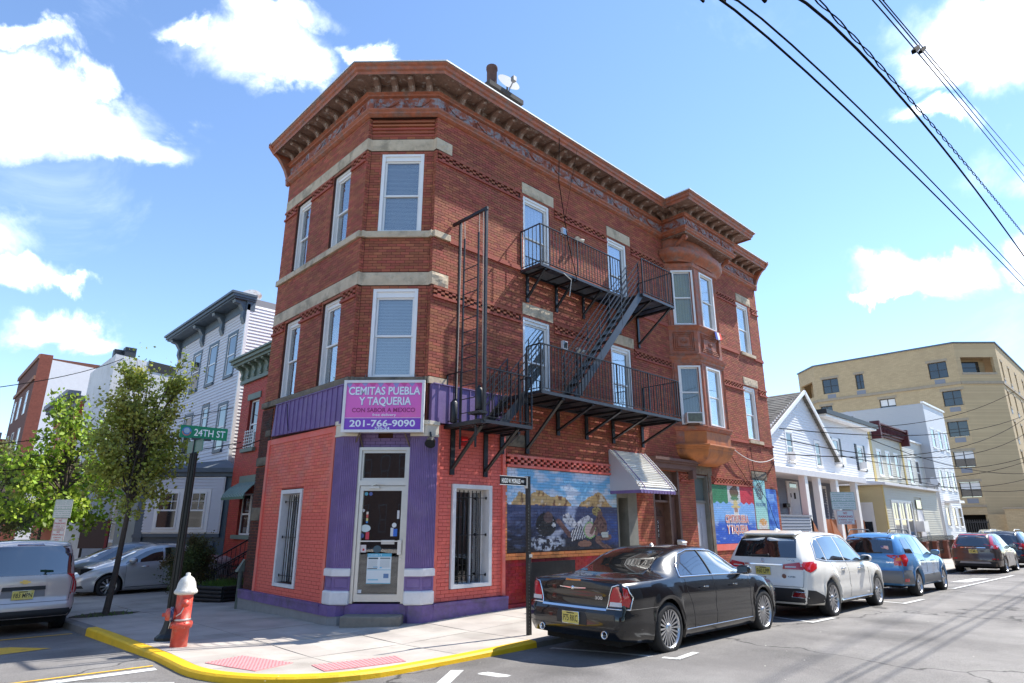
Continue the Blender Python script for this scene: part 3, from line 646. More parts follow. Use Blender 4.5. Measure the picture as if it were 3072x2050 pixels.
YCUR = mat('yellow_curtain', (.62, .50, .12), .8, var=.15, col2=(.45, .45, .2), c2scale=3, c2amt=.5); WCUR = mat('white_curtain', (.62, .63, .66), .8, var=.1)
GCUR = mat('grey_curtain', (.32, .33, .35), .85, var=.15)
for i, (a, c) in enumerate(WR3): sash_window(FR, a, c, 8.02 if i < 2 else h3[0], h3[1], B, blind='full', bcol=[WCUR, WCUR, None][i], rec=.07)
for i, (a, c) in enumerate(WR2): sash_window(FR, a, c, 4.66 if i < 2 else h2[0], h2[1], B, blind=['full', 'full', .3][i], bcol=[None, WCUR, GCUR][i], rec=.07)
for i, (a, c) in enumerate(WL3): sash_window(FL, a, c, *h3, B, blind='full', bcol=WCUR if i else None, rec=.12)
for i, (a, c) in enumerate(WL2): sash_window(FL, a, c, *h2, B, blind='full', bcol=GCUR if i else None, rec=.12)
sash_window(FC, -.47, .52, *h3, B, blind='full', bcol=None, head=.10, rec=.06); sash_window(FC, -.47, .52, *h2, B, blind='full', head=.12, rec=.06)
# ---------------- painted shopfront walls ----------------
def brick_panel(F, u0, u1, z0, z1, holes, m, mj, parent, d, individual=0, ch=.07, bl=.215, seed=9, name='painted_wall'):
    b = MB(); holed(b, F, u0, u1, z0, z1, holes, -.02, d-.008); pw = b.build(name, mj, parent)
    rs = courses(u0, u1, z0, z1, holes, ch, bl, seed); rnd = random.Random(seed); meshes = {}; cnt = 0; rest = MB(); o = org(parent)
    hh = rs[0][3]-rs[0][2]
    for r in sorted(rs, key=lambda r: (r[2]+r[3])/2-r[0]*0):
        wdt = round(r[1]-r[0], 3)
        if cnt < individual and wdt > .1:
            if wdt not in meshes:
                t = MB(); G = flipof(frame((0, 0, 0), F.U, F.N)); brick_add(t, G, (0, wdt, 0, hh), 0, -.014, 0); me = bpy.data.meshes.new('brick'); me.from_pydata(t.v, [], t.f); me.materials.append(m); meshes[wdt] = me
            ob = bpy.data.objects.new('brick', meshes[wdt]); COL.objects.link(ob); ob.parent = pw; ob.location = V(F(r[0], d+rnd.uniform(-.0018, .0018), r[2]))-o; cnt += 1
        else: brick_add(rest, F, r, d, d-.014, rnd=rnd)
    if rest.v: rest.build('brickwork', m, pw, kind='stuff')
    return pw
brick_panel(FR, 1.44, 3.36, .36, 3.82, [(1.86, 3.0, .56, 2.64)], RED, REDM, B, .012, individual=300)
b = MB(); b.fb(FR, 3.28, 3.37, 0, .05, .36, 3.80); b.fb(FR, 1.45, 1.53, 0, .03, .36, 3.8); b.build('painted_wall_edge', RED, B)
brick_panel(FL, 1.50, 4.83, .30, 3.80, [(2.76, 3.84, .50, 2.58)], RED, REDM, B, .03, individual=290, seed=12)
b = MB(); b.fb(FL, 4.72, 4.84, 0, .06, .34, 3.78); b.fb(FL, 1.50, 1.60, 0, .05, .34, 3.78); b.fb(FL, 1.6, 4.72, 0, .05, 3.66, 3.78); b.build('painted_wall_edge', RED, B)
DKB = mat('soot_dark_pier', (.10, .035, .025), .9, var=.4, col2=(.04, .035, .03), c2scale=2, c2amt=.9, bump=.4, island=.2)
bk2 = MB()
for r in courses(4.84, YL, .3, 4.6, [(4.84, YL, 3.2, 3.4)]): brick_add(bk2, FL, r, .02, -.02, rnd=rr)
bk2.build('dark_pier', DKB, B, kind='stuff'); stone(FL, 4.84, YL, 3.2, 3.4, .04, STONED, 'stone_block'); stone(FL, 4.84, 5.1, 3.9, 4.05, .04, STONED, 'stone_block'); stone(FL, 4.84, YL, 1.9, 2.2, .035, STONED, 'stone_block')
# shop windows with white surrounds and black security bars
def shop_window(F, u0, u1, z0, z1, wd=.085, out=.05):
    b = MB(); b.fb(F, u0, u0+wd, -.22, out, z0, z1); b.fb(F, u1-wd, u1, -.22, out, z0, z1); b.fb(F, u0+wd, u1-wd, -.22, out, z1-wd, z1); b.fb(F, u0+wd, u1-wd, -.22, out, z0, z0+wd*.8)
    wn = b.build('window', WPNT, B)
    b = MB(); a, c = u0+wd, u1-wd
    for (p, q) in ((a, a+.05), (c-.05, c)): b.fb(F, p, q, -.24, -.19, z0+wd*.8, z1-wd)
    b.fb(F, a+.05, c-.05, -.24, -.19, z1-wd-.06, z1-wd); b.fb(F, (a+c)/2+.12, (a+c)/2+.16, -.24, -.19, z0+wd, z1-wd-.06); b.build('sash', WPNT, wn)
    b = MB(); b.fb(F, a+.03, c-.03, -.222, -.216, z0+wd*.7, z1-wd-.04); b.build('pane', GL, wn)
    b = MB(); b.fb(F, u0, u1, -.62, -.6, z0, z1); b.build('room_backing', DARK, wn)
    n = 7
    for i in range(n):
        u = a+.06+(c-a-.22)*i/(n-1); b = MB(); b.bar(F(u, -.06, z0+wd*.8+.01), F(u, -.06, z1-wd-.03), .014); b.build('security_bar', BLK, wn)
    for z in (z0+.22, (z0+z1)/2, z1-.26): b = MB(); b.bar(F(a, -.045, z), F(c+.02, -.045, z), .022, .012); b.lathe([(.03, 0), (.03, .01)], F(c-.02, -.04, z), F.N, 8); b.build('security_bar', BLK, wn)
shop_window(FR, 1.88, 2.97, .58, 2.62); shop_window(FL, 2.78, 3.82, .52, 2.56)
# plinth
b = MB(); b.fb(FL, 1.5, YL+.03, -.05, .11, .15, .34); b.fb(FL, 1.5, YL+.03, -.05, .125, .30, .345)
b.prism([(-.106, 1.53), (-.106, 1.17), (-.0, 1.05), (.45, 1.0), (.45, 1.5)], .15, .342); b.build('plinth', PURPD, B)
b = MB(); b.fb(FR, 1.42, 3.40, -.05, .11, -.1, .34); b.fb(FR, 1.42, 3.40, -.05, .122, .30, .352); b.prism([(1.43, -.106), (1.17, -.106), (.98, .10), (1.0, .5), (1.5, .5)], -.15, .342); b.build('plinth', PURPD, B)
b = MB(); b.fb(FL, 1.2, YL+.04, -.05, .09, -.6, .149); b.prism([(-.086, 1.50), (-.086, 1.20), (.02, 1.02), (.45, .95), (.45, 1.5)], -.3, .1495); b.build('footing', CONCG, B)
b = MB(); b.fb(FC, -.86, .86, -.3, .03, -.3, .335); b.fb(FC, -.60, .60, -.3, .055, -.2, .36); b.build('threshold_stone', PURPD, B)
st = MB(); st.fb(FC, -.58, .54, .06, .42, -.1, .19); o_ = st.build('door_step', mat('worn_step_stone', (.24, .215, .18), .9, var=.25, bump=.5, bscale=25, col2=(.1, .09, .08), c2scale=3, c2amt=.6), B, bev=.03)
# purple cast-iron pilasters
def pil_poly(g=0, right=True):
    P = [(.52, .10+g), (.86+g*.3, .10+g)]
    pts = [V(FC(u, d, 0)) for u, d in P]+[V((1.44, -.055-g, 0)), V((1.44, .2, 0)), V(FC(.52, -.2, 0))]
    pts = [(p.x, p.y) for p in pts]
    return pts if right else [(y, x) for x, y in pts]
for rt in (True, False):
    b = MB(); b.prism(pil_poly(0, rt), .60, 3.56)
    pl_ = b.build('pilaster', PURP, B)
    fl = MB(); P = pil_poly(0, rt)
    for (p, q, n) in ((P[0], P[1], 9), (P[1], P[2], 7)):
        p, q = V((*p, 0)), V((*q, 0)); nn = V(((q-p).y, -(q-p).x, 0)).normalized()
        c_ = V((.6, .6, 0))
        if nn.dot(p-c_) < 0: nn = -nn
        for i in range(n):
            a = p.lerp(q, (i+.5)/n)+nn*.002; fl.tube([a+V((0, 0, 1.02)), a+V((0, 0, 3.52))], .013, 5, cap=True)
        # panel mouldings at the foot
        for (z0, z1) in ((.62, .85),):
            a, c = p.lerp(q, .12)+nn*.003, p.lerp(q, .88)+nn*.003
            fl.tube([a+V((0, 0, z0+.03)), c+V((0, 0, z0+.03)), c+V((0, 0, z1-.03)), a+V((0, 0, z1-.03))], .008, 4, closed=True)
    fl.build('fluting', PURP, pl_)
    b = MB(); b.prism(pil_poly(.045, rt), .86, .985); b.prism(pil_poly(.03, rt), .985, 1.0); b.build('pilaster_ring', WPNT, pl_, bev=.03)
    b = MB(); b.prism(pil_poly(.055, rt), .345, .60); b.build('pilaster_base', WPNT, pl_, bev=.035)
    b = MB(); b.prism(pil_poly(.02, rt), 3.56, 3.80); b.prism(pil_poly(.05, rt), 3.78, 3.86); b.prism(pil_poly(.035, rt), 3.54, 3.58)
    b.build('pilaster_capital', CREAM, pl_)
# purple brick over the door with a vent hole
b = MB(); rs = courses(-.52, .52, 3.32, 3.84, [(-.16, .14, 3.5, 3.72)])
for r in rs: brick_add(b, FC, r, .02, -.03, rnd=rr)
b.build('purple_brickwork', PURP, B, kind='stuff'); b = MB(); holed(b, FC, -.53, .53, 3.32, 4.66, [(-.16, .14, 3.5, 3.72)], -.25, .008); b.build('shop_lintel', mat('purple_joint', (.05, .03, .1), .8), B); b = MB(); b.fb(FC, -.16, .14, -.24, -.2, 3.5, 3.72); b.build('vent_recess', mat('rusty_dark', (.05, .028, .02), .9), B)
# shop door with transom
dr = MB(); rec = .02
for (a, c, p, q) in ((-.52, -.46, .37, 3.32), (.46, .52, .37, 3.32), (-.46, .46, 3.26, 3.32), (-.46, .46, 2.56, 2.66)): dr.fb(FC, a, c, -.12, .07, p, q)
for (a, c, p, q) in ((-.46, -.42, 2.66, 3.26), (.42, .46, 2.66, 3.26), (-.42, .42, 3.21, 3.26), (-.42, .42, 2.66, 2.71)): dr.fb(FC, a, c, -.06, .03, p, q)
dfr = dr.build('shop_door_frame', ALU, B)
b = MB(); b.fb(FC, -.43, .43, -.02, -.012, 2.69, 3.24); b.build('transom_pane', GL, dfr)
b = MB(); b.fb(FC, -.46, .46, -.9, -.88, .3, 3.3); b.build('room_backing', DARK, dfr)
b = MB()
for (a, c, p, q) in ((-.455, -.385, .40, 2.55), (.385, .455, .40, 2.55), (-.385, .385, 2.46, 2.55), (-.385, .385, .40, .53)): b.fb(FC, a, c, -.03, .045, p, q)
door = b.build('shop_door', ALU, B)
b = MB(); b.fb(FC, -.39, .39, 0, .008, .52, 2.47); b.build('pane', GL, door)
b = MB(); b.bar(FC(-.38, .06, 1.50), FC(.37, .06, 1.50), .02); b.fb(FC, .36, .43, .045, .10, 1.25, 1.52); b.lathe([(.018, 0), (.018, .02)], FC(.42, .045, 1.17), FC.N, 8); b.build('push_bar', mat('bright_aluminium', (.75, .75, .74), .3, metal=.6), door)
b = MB(); b.fb(FC, -.28, -.06, .05, .10, 2.50, 2.545); b.bar(FC(-.22, .09, 2.55), FC(-.1, .12, 2.60), .015); b.bar(FC(-.1, .12, 2.60), FC(.02, .1, 2.58), .02); b.build('door_closer', ALU, door)
# stickers and notices on the door glass
def flatmat(n, c, r=.6): return mat(n, c, r)
ST = [(-.33, 2.40, .035, .035, (.1, .35, .45), 1), (-.24, 2.40, .035, .035, (.08, .12, .35), 1), (-.37, 2.08, .03, .03, (.6, .6, .6), 1), (-.285, 2.03, .02, .025, (.7, .6, .5), 0), (-.285, 1.97, .02, .03, (.55, .1, .08), 0), (-.285, 1.90, .02, .03, (.6, .55, .2), 0), (-.285, 1.86, .02, .02, (.05, .25, .6), 0),
      (-.305, 1.74, .10, .07, (.55, .65, .66), 1), (-.37, 1.60, .045, .045, (.08, .12, .3), 1), (-.26, 1.60, .035, .07, (.6, .05, .08), 0), (.26, 1.80, .045, .045, (.65, .68, .68), 1), (.22, 1.67, .028, .08, (.6, .62, .62), 0), (.285, 1.66, .04, .07, (.03, .14, .55), 0), (.33, 2.0, .022, .08, (.6, .6, .6), 0),
      (.15, 1.48, .13, .04, (.62, .62, .6), 0), (-.34, 1.36, .07, .07, (.65, .6, .6), 0), (-.05, 1.35, .08, .07, (.05, .1, .13), 1), (-.37, .58, .06, .03, (.7, .72, .75), 0)]
for i, (u, z, rw, rh, c, rd) in enumerate(ST):
    b = MB()
    if rd: n = 16; b.add([FC(u+rw*math.cos(2*math.pi*k/n), .0115, z+rh*math.sin(2*math.pi*k/n)) for k in range(n)], [tuple(range(n))[::-1]])
    else: b.fb(FC, u-rw, u+rw, .009, .0115, z-rh, z+rh)
    b.build('sticker', flatmat('sticker_%d' % i, c), door)
b = MB(); b.fb(FC, -.335, -.30, .012, .014, 1.32, 1.36); b.build('sticker', flatmat('sticker_red', (.55, .03, .03)), door)
pb = MB(); pb.fb(FC, -.23, .24, .009, .012, .72, 1.27); poster = pb.build('poster', flatmat('poster_white', (.68, .74, .76)), door)
for (a, c, p, q, cl) in ((-.23, .24, 1.21, 1.27, (.10, .42, .60)), (-.21, -.02, 1.165, 1.195, (.05, .09, .11)), (.02, .22, 1.165, 1.195, (.2, .25, .27)), (-.22, -.03, .985, 1.0, (.04, .06, .08)), (-.20, .0, .78, .8, (.2, .5, .65)), (-.23, .24, .965, .975, (.15, .45, .6)), (-.23, .24, .72, .732, (.15, .45, .6)), (.10, .2, .82, .9, (.12, .22, .4)), (-.11, -.02, 1.01, 1.03, (.2, .42, .55)), (.02, .06, 1.0, 1.02, (.1, .45, .7))):
    b = MB(); b.fb(FC, a, c, .012, .0135, p, q); b.build('poster_block', flatmat('pb%.2f%.2f' % (cl[0], p), cl), poster)
for k in range(11):
    b = MB(); z = 1.14-.0125*k; b.fb(FC, -.21, -.03, .012, .013, z, z+.004); b.fb(FC, .02, .21, .012, .013, z, z+.004); b.build('printed_line', flatmat('print_grey', (.3, .34, .36)), poster)
text('COVID-19', FC, -.08, 1.225, .032, .26, .0145, flatmat('poster_letter', (.8, .85, .9)), poster)
# corrugated purple band
def band(F, poly, d, parent, ribs, u0, u1, zlo, zhi, name='metal_fascia'):
    b = MB(); b.extr(F, poly, .0, d); fb_ = b.build(name, PURP, parent, fix=True)
    for i in range(ribs):
        u = u0+(u1-u0)*(i+.5)/ribs; b = MB(); b.fb(F, u-.012, u+.012, d-.002, d+.022, zlo(u)+.006, zhi(u)-.006); b.build('fascia_rib', PURP, fb_)
    b = MB(); b.bar(F(u0, d+.012, zhi(u0)), F(u1, d+.012, zhi(u1)), .03, .02); b.build('fascia_trim', PURP, fb_)
band(FL, [(1.10, 3.80), (4.58, 3.86), (4.49, 4.60), (1.10, 4.63)], .10, B, 15, 1.12, 4.48, lambda u: 3.80+.06*(u-1.1)/3.5, lambda u: 4.62)
band(FR, [(1.22, 3.84), (3.25, 3.84), (3.25, 4.66), (1.22, 4.645)], .09, B, 7, 1.24, 3.25, lambda u: 3.84, lambda u: 4.65)
# ---------------- mural zone: every brick painted on its own ----------------
def nz(x, y, s=1.0, o=3): 
    v_ = 0; a = .5
    for k in range(o): v_ += a*noise.noise(V((x*s+7.1*k, y*s-3.3*k, 2.2*k))); s *= 2; a *= .5
    return v_
def lerp3(a, b, t): t = min(1, max(0, t)); return tuple(a[i]*(1-t)+b[i]*t for i in range(3))
def ell(x, y, cx, cy, rx, ry, rot=0):
    c, s = math.cos(rot), math.sin(rot); dx, dy = x-cx, y-cy; return ((dx*c+dy*s)/rx)**2+((-dx*s+dy*c)/ry)**2
def inpoly(x, y, P):
    c = False; j = len(P)-1
    for i in range(len(P)):
        if (P[i][1] > y) != (P[j][1] > y) and x < (P[j][0]-P[i][0])*(y-P[i][1])/(P[j][1]-P[i][1])+P[i][0]: c = not c
        j = i
    return c
def caps(x, y, ax, ay, bx, by, r):  # distance to a limb
    dx, dy = bx-ax, by-ay; t = min(1, max(0, ((x-ax)*dx+(y-ay)*dy)/(dx*dx+dy*dy+1e-9))); return math.hypot(x-ax-dx*t, y-ay-dy*t)/r
def mural1(x, y):   # x,y in picture units: U zoom of the wall, 0..154 by 0..117
    n = nz(x, y, .12, 4)
    if y < 52+n*3:
        c = lerp3((.20, .50, .78), (.62, .72, .85), sstep(-.12, .22, nz(x, y*1.4, .055, 4))); c = lerp3(c, (.75, .8, .85), .3*sstep(25, 50, y))
        m1 = [(5, 58), (9, 48), (17, 33), (23, 36), (30, 40), (38, 30), (46, 31), (55, 38), (68, 37), (76, 39), (85, 50), (84, 60), (5, 60)]
        m2 = [(92, 60), (96, 50), (104, 42), (118, 33), (126, 29), (131, 32), (140, 46), (152, 58), (154, 62), (92, 62)]
        for m_ in (m1, m2):
            if inpoly(x+n*4, y+n*3, m_):
                r = nz(x, y*.4, .16, 3); c = lerp3((.60, .40, .17), (.16, .07, .035), sstep(.02, .3, r)); c = lerp3(c, (.72, .62, .48), sstep(.1, .34, nz(x+40, y, .11, 3))); c = lerp3(c, (.10, .04, .06), sstep(46, 58, y)*.8)
        return c
    c = lerp3((.055, .07, .16), (.012, .014, .03), sstep(60, 104, y+n*30)); c = lerp3(c, (.04, .09, .34), sstep(112, 150, x)*sstep(58, 70, y)*.9*(.7+n)); c = lerp3(c, (.12, .16, .30), sstep(.10, .4, nz(x, y*2, .09, 4))*.7)
    c = lerp3(c, (.02, .018, .02), sstep(104, 116, y)*.8)
    f = caps(x, y, 86, 50, 80, 82, 6+abs(n)*8); c = lerp3(c, (.45, .52, .72), (1-sstep(.3, 1.4, f))*.85)
    f = caps(x, y, 78, 84, 55, 98, 5+n*6); c = lerp3(c, (.42, .46, .58), (1-sstep(.3, 1.4, f))*.8)
    # foam and pale stones at the bottom
    f = ell(x, y, 52, 105, 24, 13); c = lerp3(c, (.50, .54, .62), (1-sstep(.5, 1.1, f))*sstep(-.12, .12, nz(x, y, .2, 3)))
    for (a, b_, r) in ((52, 103, 3.5), (46, 111, 3.6), (58, 113, 3)): 
        if ell(x, y, a, b_, r*.7, r) < 1: c = (.02, .02, .03)
    # resting figure: hair, torso in white, striped cloth
    if ell(x, y, 50, 79, 13, 17) < 1: c = lerp3((.012, .012, .015), (.3, .3, .33), sstep(.25, .4, nz(x, y, .35, 2)))
    if ell(x, y, 53, 69, 6, 8) < 1: c = (.10, .06, .06)
    if ell(x, y, 60, 80, 2.6, 3.2) < 1: c = (.6, .6, .6)
    if caps(x, y, 66, 74, 81, 95, 3.2) < 1: c = lerp3((.20, .10, .085), (.07, .03, .03), abs(n)*3)
    if inpoly(x, y, [(72, 66), (80, 62), (87, 70), (92, 82), (84, 84), (78, 80), (72, 73)]) or inpoly(x, y, [(84, 84), (98, 70), (108, 65), (116, 72), (112, 80), (100, 84)]): c = lerp3((.62, .62, .66), (.12, .12, .16), sstep(.0, .25, nz(x*1.5, y*.5, .28, 2)))
    if inpoly(x, y, [(82, 92), (90, 82), (104, 82), (108, 95), (100, 101), (90, 101), (84, 104)]): c = (.6, .6, .62) if math.sin(x*1.9+y*.6) > 0 else (.03, .03, .05)
    e = ell(x, y, 110, 88, 9, 13)
    if e < 1: c = (.62, .45, .40) if e < .72 else (.25, .48, .16)
    # crouching figure
    if ell(x, y, 121, 59, 7, 7) < 1: c = lerp3((.42, .33, .12), (.10, .06, .03), sstep(0, .2, nz(x, y, .5, 2)))
    if ell(x, y, 126, 63, 4, 5) < 1: c = (.18, .10, .075)
    if ell(x, y, 127, 80, 9, 15, -.15) < 1: c = lerp3((.17, .085, .07), (.05, .022, .02), sstep(-.05, .2, nz(x, y*.7, .3, 3)))
    for l_ in ((120, 74, 112, 92, 2.6), (124, 76, 119, 94, 2.4), (122, 101, 138, 99, 4.2), (120, 104, 132, 114, 3), (134, 112, 141, 118, 2)):
        if caps(x, y, *l_) < 1: c = lerp3((.24, .13, .10), (.07, .03, .028), abs(n)*3)
    if inpoly(x, y, [(126, 92), (138, 90), (137, 100), (128, 99)]): c = (.5, .54, .5)
    if ell(x, y, 102, 108, 10, 5) < 1: c = lerp3(c, (.35, .17, .11), .8)
    return c
def mural2(x, y):   # x 0..50, y 0..62
    n = nz(x, y, .12, 3)
    c = lerp3((.20, .42, .78), (.012, .09, .50), sstep(30, 42, y+n*8-.01*(x-25)**2)); c = lerp3(c, (.5, .62, .82), sstep(.12, .4, nz(x, y*2, .15, 3))*.5)
    if y < 19+1.2*math.sin(x*.9):
        c = (.03, .22, .09) if x < 18 else ((.62, .62, .60) if x < 33 else (.60, .02, .05)); c = lerp3(c, (c[0]*.6, c[1]*.6, c[2]*.6), abs(n)*1.5)
        if 18 <= x <= 33 and ell(x, y, 26, 7, 5, 7) < 1+n: c = lerp3((.12, .06, .03), (.1, .2, .06), sstep(8, 13, y))
        if ell(x, y, 26, 14, 5, 2) < 1: c = (.08, .2, .1)
    if ell(x, y, 26.5, 23, 6, 1.6) < 1 or ell(x, y, 26.5, 19.5, 2.6, 4) < 1: c = (.62, .50, .22)
    if ell(x, y, 26.5, 26.5, 2.4, 3) < 1: c = (.40, .22, .14)
    if inpoly(x, y, [(24, 29), (29, 29), (30, 35), (28.6, 40), (24.6, 40), (23, 35)]): c = (.66, .64, .60)
    if 23.6 < x < 24.6 and 26 < y < 41: c = (.75, .77, .8)
    if 28.6 < x < 29.4 and 26 < y < 41: c = (.75, .77, .8)
    return c
def mural3(x, y):   # narrow strip 0..15 x 0..60
    c = lerp3((.30, .62, .62), (.36, .66, .56), y/60)
    if ell(x, y, 7, 11, 4.6, 8.5) < 1+.2*nz(x, y, .6, 2) and nz(x, y, .9, 2) > -.12: c = (.12, .14, .16)
    e = ell(x, y, 8, 44, 6, 5)
    if e < 1: c = (.64, .62, .60)
    if ell(x, y, 8, 41, 4.6, 3.3) < 1: c = (.62, .30, .08) if nz(x, y, .7, 2) > -.1 else (.6, .55, .45)
    if y > 48 and y < 51: c = (.22, .10, .06)
    if y > 51 and y < 56: c = (.03, .25, .10) if x < 5 else ((.66, .66, .64) if x < 10 else (.55, .03, .05))
    return c
def mural4(x, y):
    c = lerp3((.012, .10, .48), (.10, .28, .70), sstep(-.2, .3, nz(x, y, .2, 3)))
    if 2 < x < 9 and 5 < y < 12 and (int(y*1.7) % 2 == 0): c = (.25, .45, .78)
    return c
PAINT = mat('mural_paint', (.5, .5, .5), .55, attr='paint', bump=.25, bscale=60)
def mural_wall(F, u0, u1, z0, z1, W, H, fn, parent, d=.004, px_=.021, name='mural', warp=None):
    b = MB(); cols = []; j = JT*.45; rnd = random.Random(3)
    for (s_, e_, a, c) in courses(u0, u1, z0, z1, [], .069, .21):
        nx = max(1, int(round((e_-s_)/px_))); ny = 3; dd = d+rnd.uniform(-.0015, .0015); s1, e1, a1, c1 = s_+j, e_-j, a+j, c-j
        vs = [F(s1+(e1-s1)*i/nx, dd, a1+(c1-a1)*k/ny) for k in range(ny+1) for i in range(nx+1)]
        fs = []; o = len(b.v)
        for k in range(ny):
            for i in range(nx):
                q = (k*(nx+1)+i, k*(nx+1)+i+1, (k+1)*(nx+1)+i+1, (k+1)*(nx+1)+i); fs.append(q)
                u = (s1+(e1-s1)*(i+.5)/nx-u0)/(u1-u0); v_ = 1-(a1+(c1-a1)*(k+.5)/ny-z0)/(z1-z0); cl = fn(u*W, v_*H); cols += [(*cl, 1)]*4
        b.add(vs, fs)
        cc_ = (*fn((s1-u0)/(u1-u0)*W, (1-(a1-z0)/(z1-z0))*H), 1)
        P = [F(s1, dd, a1), F(e1, dd, a1), F(e1, dd, c1), F(s1, dd, c1), F(s1, d-.012, a1), F(e1, d-.012, a1), F(e1, d-.012, c1), F(s1, d-.012, c1)]
        b.add(P, [(0, 4, 5, 1), (1, 5, 6, 2), (2, 6, 7, 3), (3, 7, 4, 0)]); cols += [tuple(q*.7 for q in cc_[:3])+(1,)]*16
    b.col = cols; return b.build(name, PAINT, parent)
mural_wall(FR, 3.38, 7.52, 1.21, 3.06, 154, 117, mural1, B)
m2 = mural_wall(FR, 12.6, 15.52, 1.2, 3.06, 50, 62, mural2, B, .01); mural_wall(FR, 15.60, 16.56, 1.2, 3.34, 15, 60, mural3, B, .006); mural_wall(FR, 16.58, 17.45, 1.2, 3.05, 12, 50, mural4, B, .006)
MO = mat('mural_letter_outline', (.80, .78, .74), .6); MRD = mat('mural_letter_orange', (.66, .10, .03), .6)
for (s_, uc, zb, h, wd) in (('CEMITAS PUEBLA', 14.15, 1.86, .25, 1.62), ('Y TAQUERIA', 14.15, 1.52, .26, 1.5)):
    text(s_, FR, uc, zb, h, wd, .0165, MO, m2, bold=.075); text(s_, FR, uc, zb, h, wd, .0195, MRD, m2, bold=.0)
text('FREE DELIVERY', FR, 16.08, 2.42, .13, .8, .013, mat('mural_blue_letter', (.03, .08, .3), .6), m2)
# bands and bricks under / over the mural
lattice(FR, 3.42, 7.52, 3.07, 3.35, RED, B, pr=.05, un=.11)
b = MB()
for r in courses(3.38, 7.52, 1.06, 1.20, []): brick_add(b, FR, r, .03, -.01, rnd=rr)
for r in courses(3.38, 3.46, 1.06, 3.06, []): brick_add(b, FR, r, .006, -.01, rnd=rr)
b.build('orange_brick_band', ORG, B, kind='stuff')
brick_panel(FR, 3.40, 7.52, -.1, 1.06, [], DRED, REDM, B, -.004, seed=20, name='crimson_wall')
b = MB(); b.fb(FR, 3.40, 7.5, 0, .06, -.2, .16); b.build('plinth', DRED, B)
b = MB(); b.fb(FR, 12.6, 17.5, 0, .03, 1.0, 1.19); b.build('sill', RED, B)
b = MB(); b.box(3.1, 3.12, -.0, .4, 0, .1)
# ---------------- doors on the long side ----------------
BRN = mat('brown_door_paint', (.115, .055, .038), .5, var=.15); BRF = mat('brown_frame_paint', (.13, .07, .05), .6, var=.2, col2=(.2, .12, .08), c2scale=4, c2amt=.5); GRD = mat('grey_door_paint', (.38, .40, .45), .5, var=.08); GRF = mat('grey_green_frame', (.19, .19, .165), .7, var=.25)
b = MB(); b.fb(FR, 7.5, 7.56, -.35, .01, 0, 2.62); b.fb(FR, 7.98, 8.40, -.35, .02, 0, 3.0); b.fb(FR, 7.56, 7.98, -.35, .01, 2.5, 2.62); b.build('doorway_frame', GRF, B)
b = MB(); b.fb(FR, 7.5, 8.1, -1.2, -1.15, 0, 2.7); b.fb(FR, 7.5, 8.1, -1.2, -.3, -.05, .12); b.build('dark_passage', DARK, B)
# brown entrance surround
b = MB(); b.fb(FR, 9.25, 9.33, -.3, .0, .1, 3.36); b.fb(FR, 10.05, 10.14, -.3, .02, .1, 2.7); b.fb(FR, 10.54, 10.64, -.3, .03, .1, 3.36); b.fb(FR, 9.33, 10.54, -.3, .02, 2.66, 2.74); b.fb(FR, 9.33, 10.05, -.3, -.02, 2.42, 2.48); b.fb(FR, 9.66, 9.70, -.3, -.05, 2.48, 2.66); b.fb(FR, 10.14, 10.54, -.3, -.10, .1, 2.66); b.fb(FR, 9.33, 10.54, -.3, -.12, 2.74, 3.36)
ef = b.build('entrance_frame', BRF, B)
b = MB(); b.fb(FR, 10.22, 10.46, -.1, -.07, .3, 2.6); b.build('side_panel', BRN, ef)
b = MB(); b.fb(FR, 9.33, 10.05, -.26, -.25, 2.48, 2.66); b.build('transom_pane', GL, ef)
b = MB(); b.fb(FR, 9.33, 10.05, -.25, -.19, .2, 2.42); ed = b.build('brown_door', BRN, B)
for (a, c, p, q) in ((9.40, 9.64, .35, 1.05), (9.74, 9.98, .35, 1.05), (9.40, 9.64, 1.15, 1.80), (9.74, 9.98, 1.15, 1.80)):
    b = MB(); b.fb(FR, a, c, -.19, -.175, p, q); b.build('door_panel', BRN, ed, bev=.01)
b = MB(); n = 14; b.add([FR(9.69+.24*math.cos(math.pi*k/n), -.183, 2.02+.24*math.sin(math.pi*k/n)) for k in range(n+1)], [tuple(range(n+1))]); b.build('fanlight', GL, ed)
b = MB(); b.tube([FR(9.69+.25*math.cos(math.pi*k/n), -.18, 2.02+.25*math.sin(math.pi*k/n)) for k in range(n+1)], .012, 5, closed=True)
for t_ in (.25, .5, .75): b.bar(FR(9.69, -.178, 2.02), FR(9.69+.24*math.cos(math.pi*t_), -.178, 2.02+.24*math.sin(math.pi*t_)), .01)
b.build('fanlight_bar', BRN, ed)
NUM = mat('white_number', (.8, .8, .78), .5)
b = MB(); b.fb(FR, 9.655, 9.725, -.19, -.186, 1.42, 1.94); b.build('number_plate', mat('black_plate', (.02, .02, .02), .4), ed)
for k, ch_ in enumerate('5242'): text(ch_, FR, 9.69, 1.83-.12*k, .08, .05, -.184, NUM, ed)
b = MB(); b.fb(FR, 9.36, 9.50, -.19, -.184, .95, 1.35); nt_ = b.build('notice', mat('black_notice', (.015, .015, .015), .4), ed); text('ALARM', FR, 9.43, 1.27, .035, .11, -.182, mat('gold_letter', (.6, .45, .1), .5), nt_)
b = MB(); b.lathe([(.0, 0), (.03, .01), (.03, .04), (.012, .05), (.012, .07)], FR(10.0, -.12, 1.14), (0, 1, 0), 10); b.lathe([(.02, 0), (.02, .02)], FR(10.0, -.19, 1.30), FR.N, 8); b.build('door_knob', mat('brass', (.6, .5, .35), .25, metal=.9), ed)
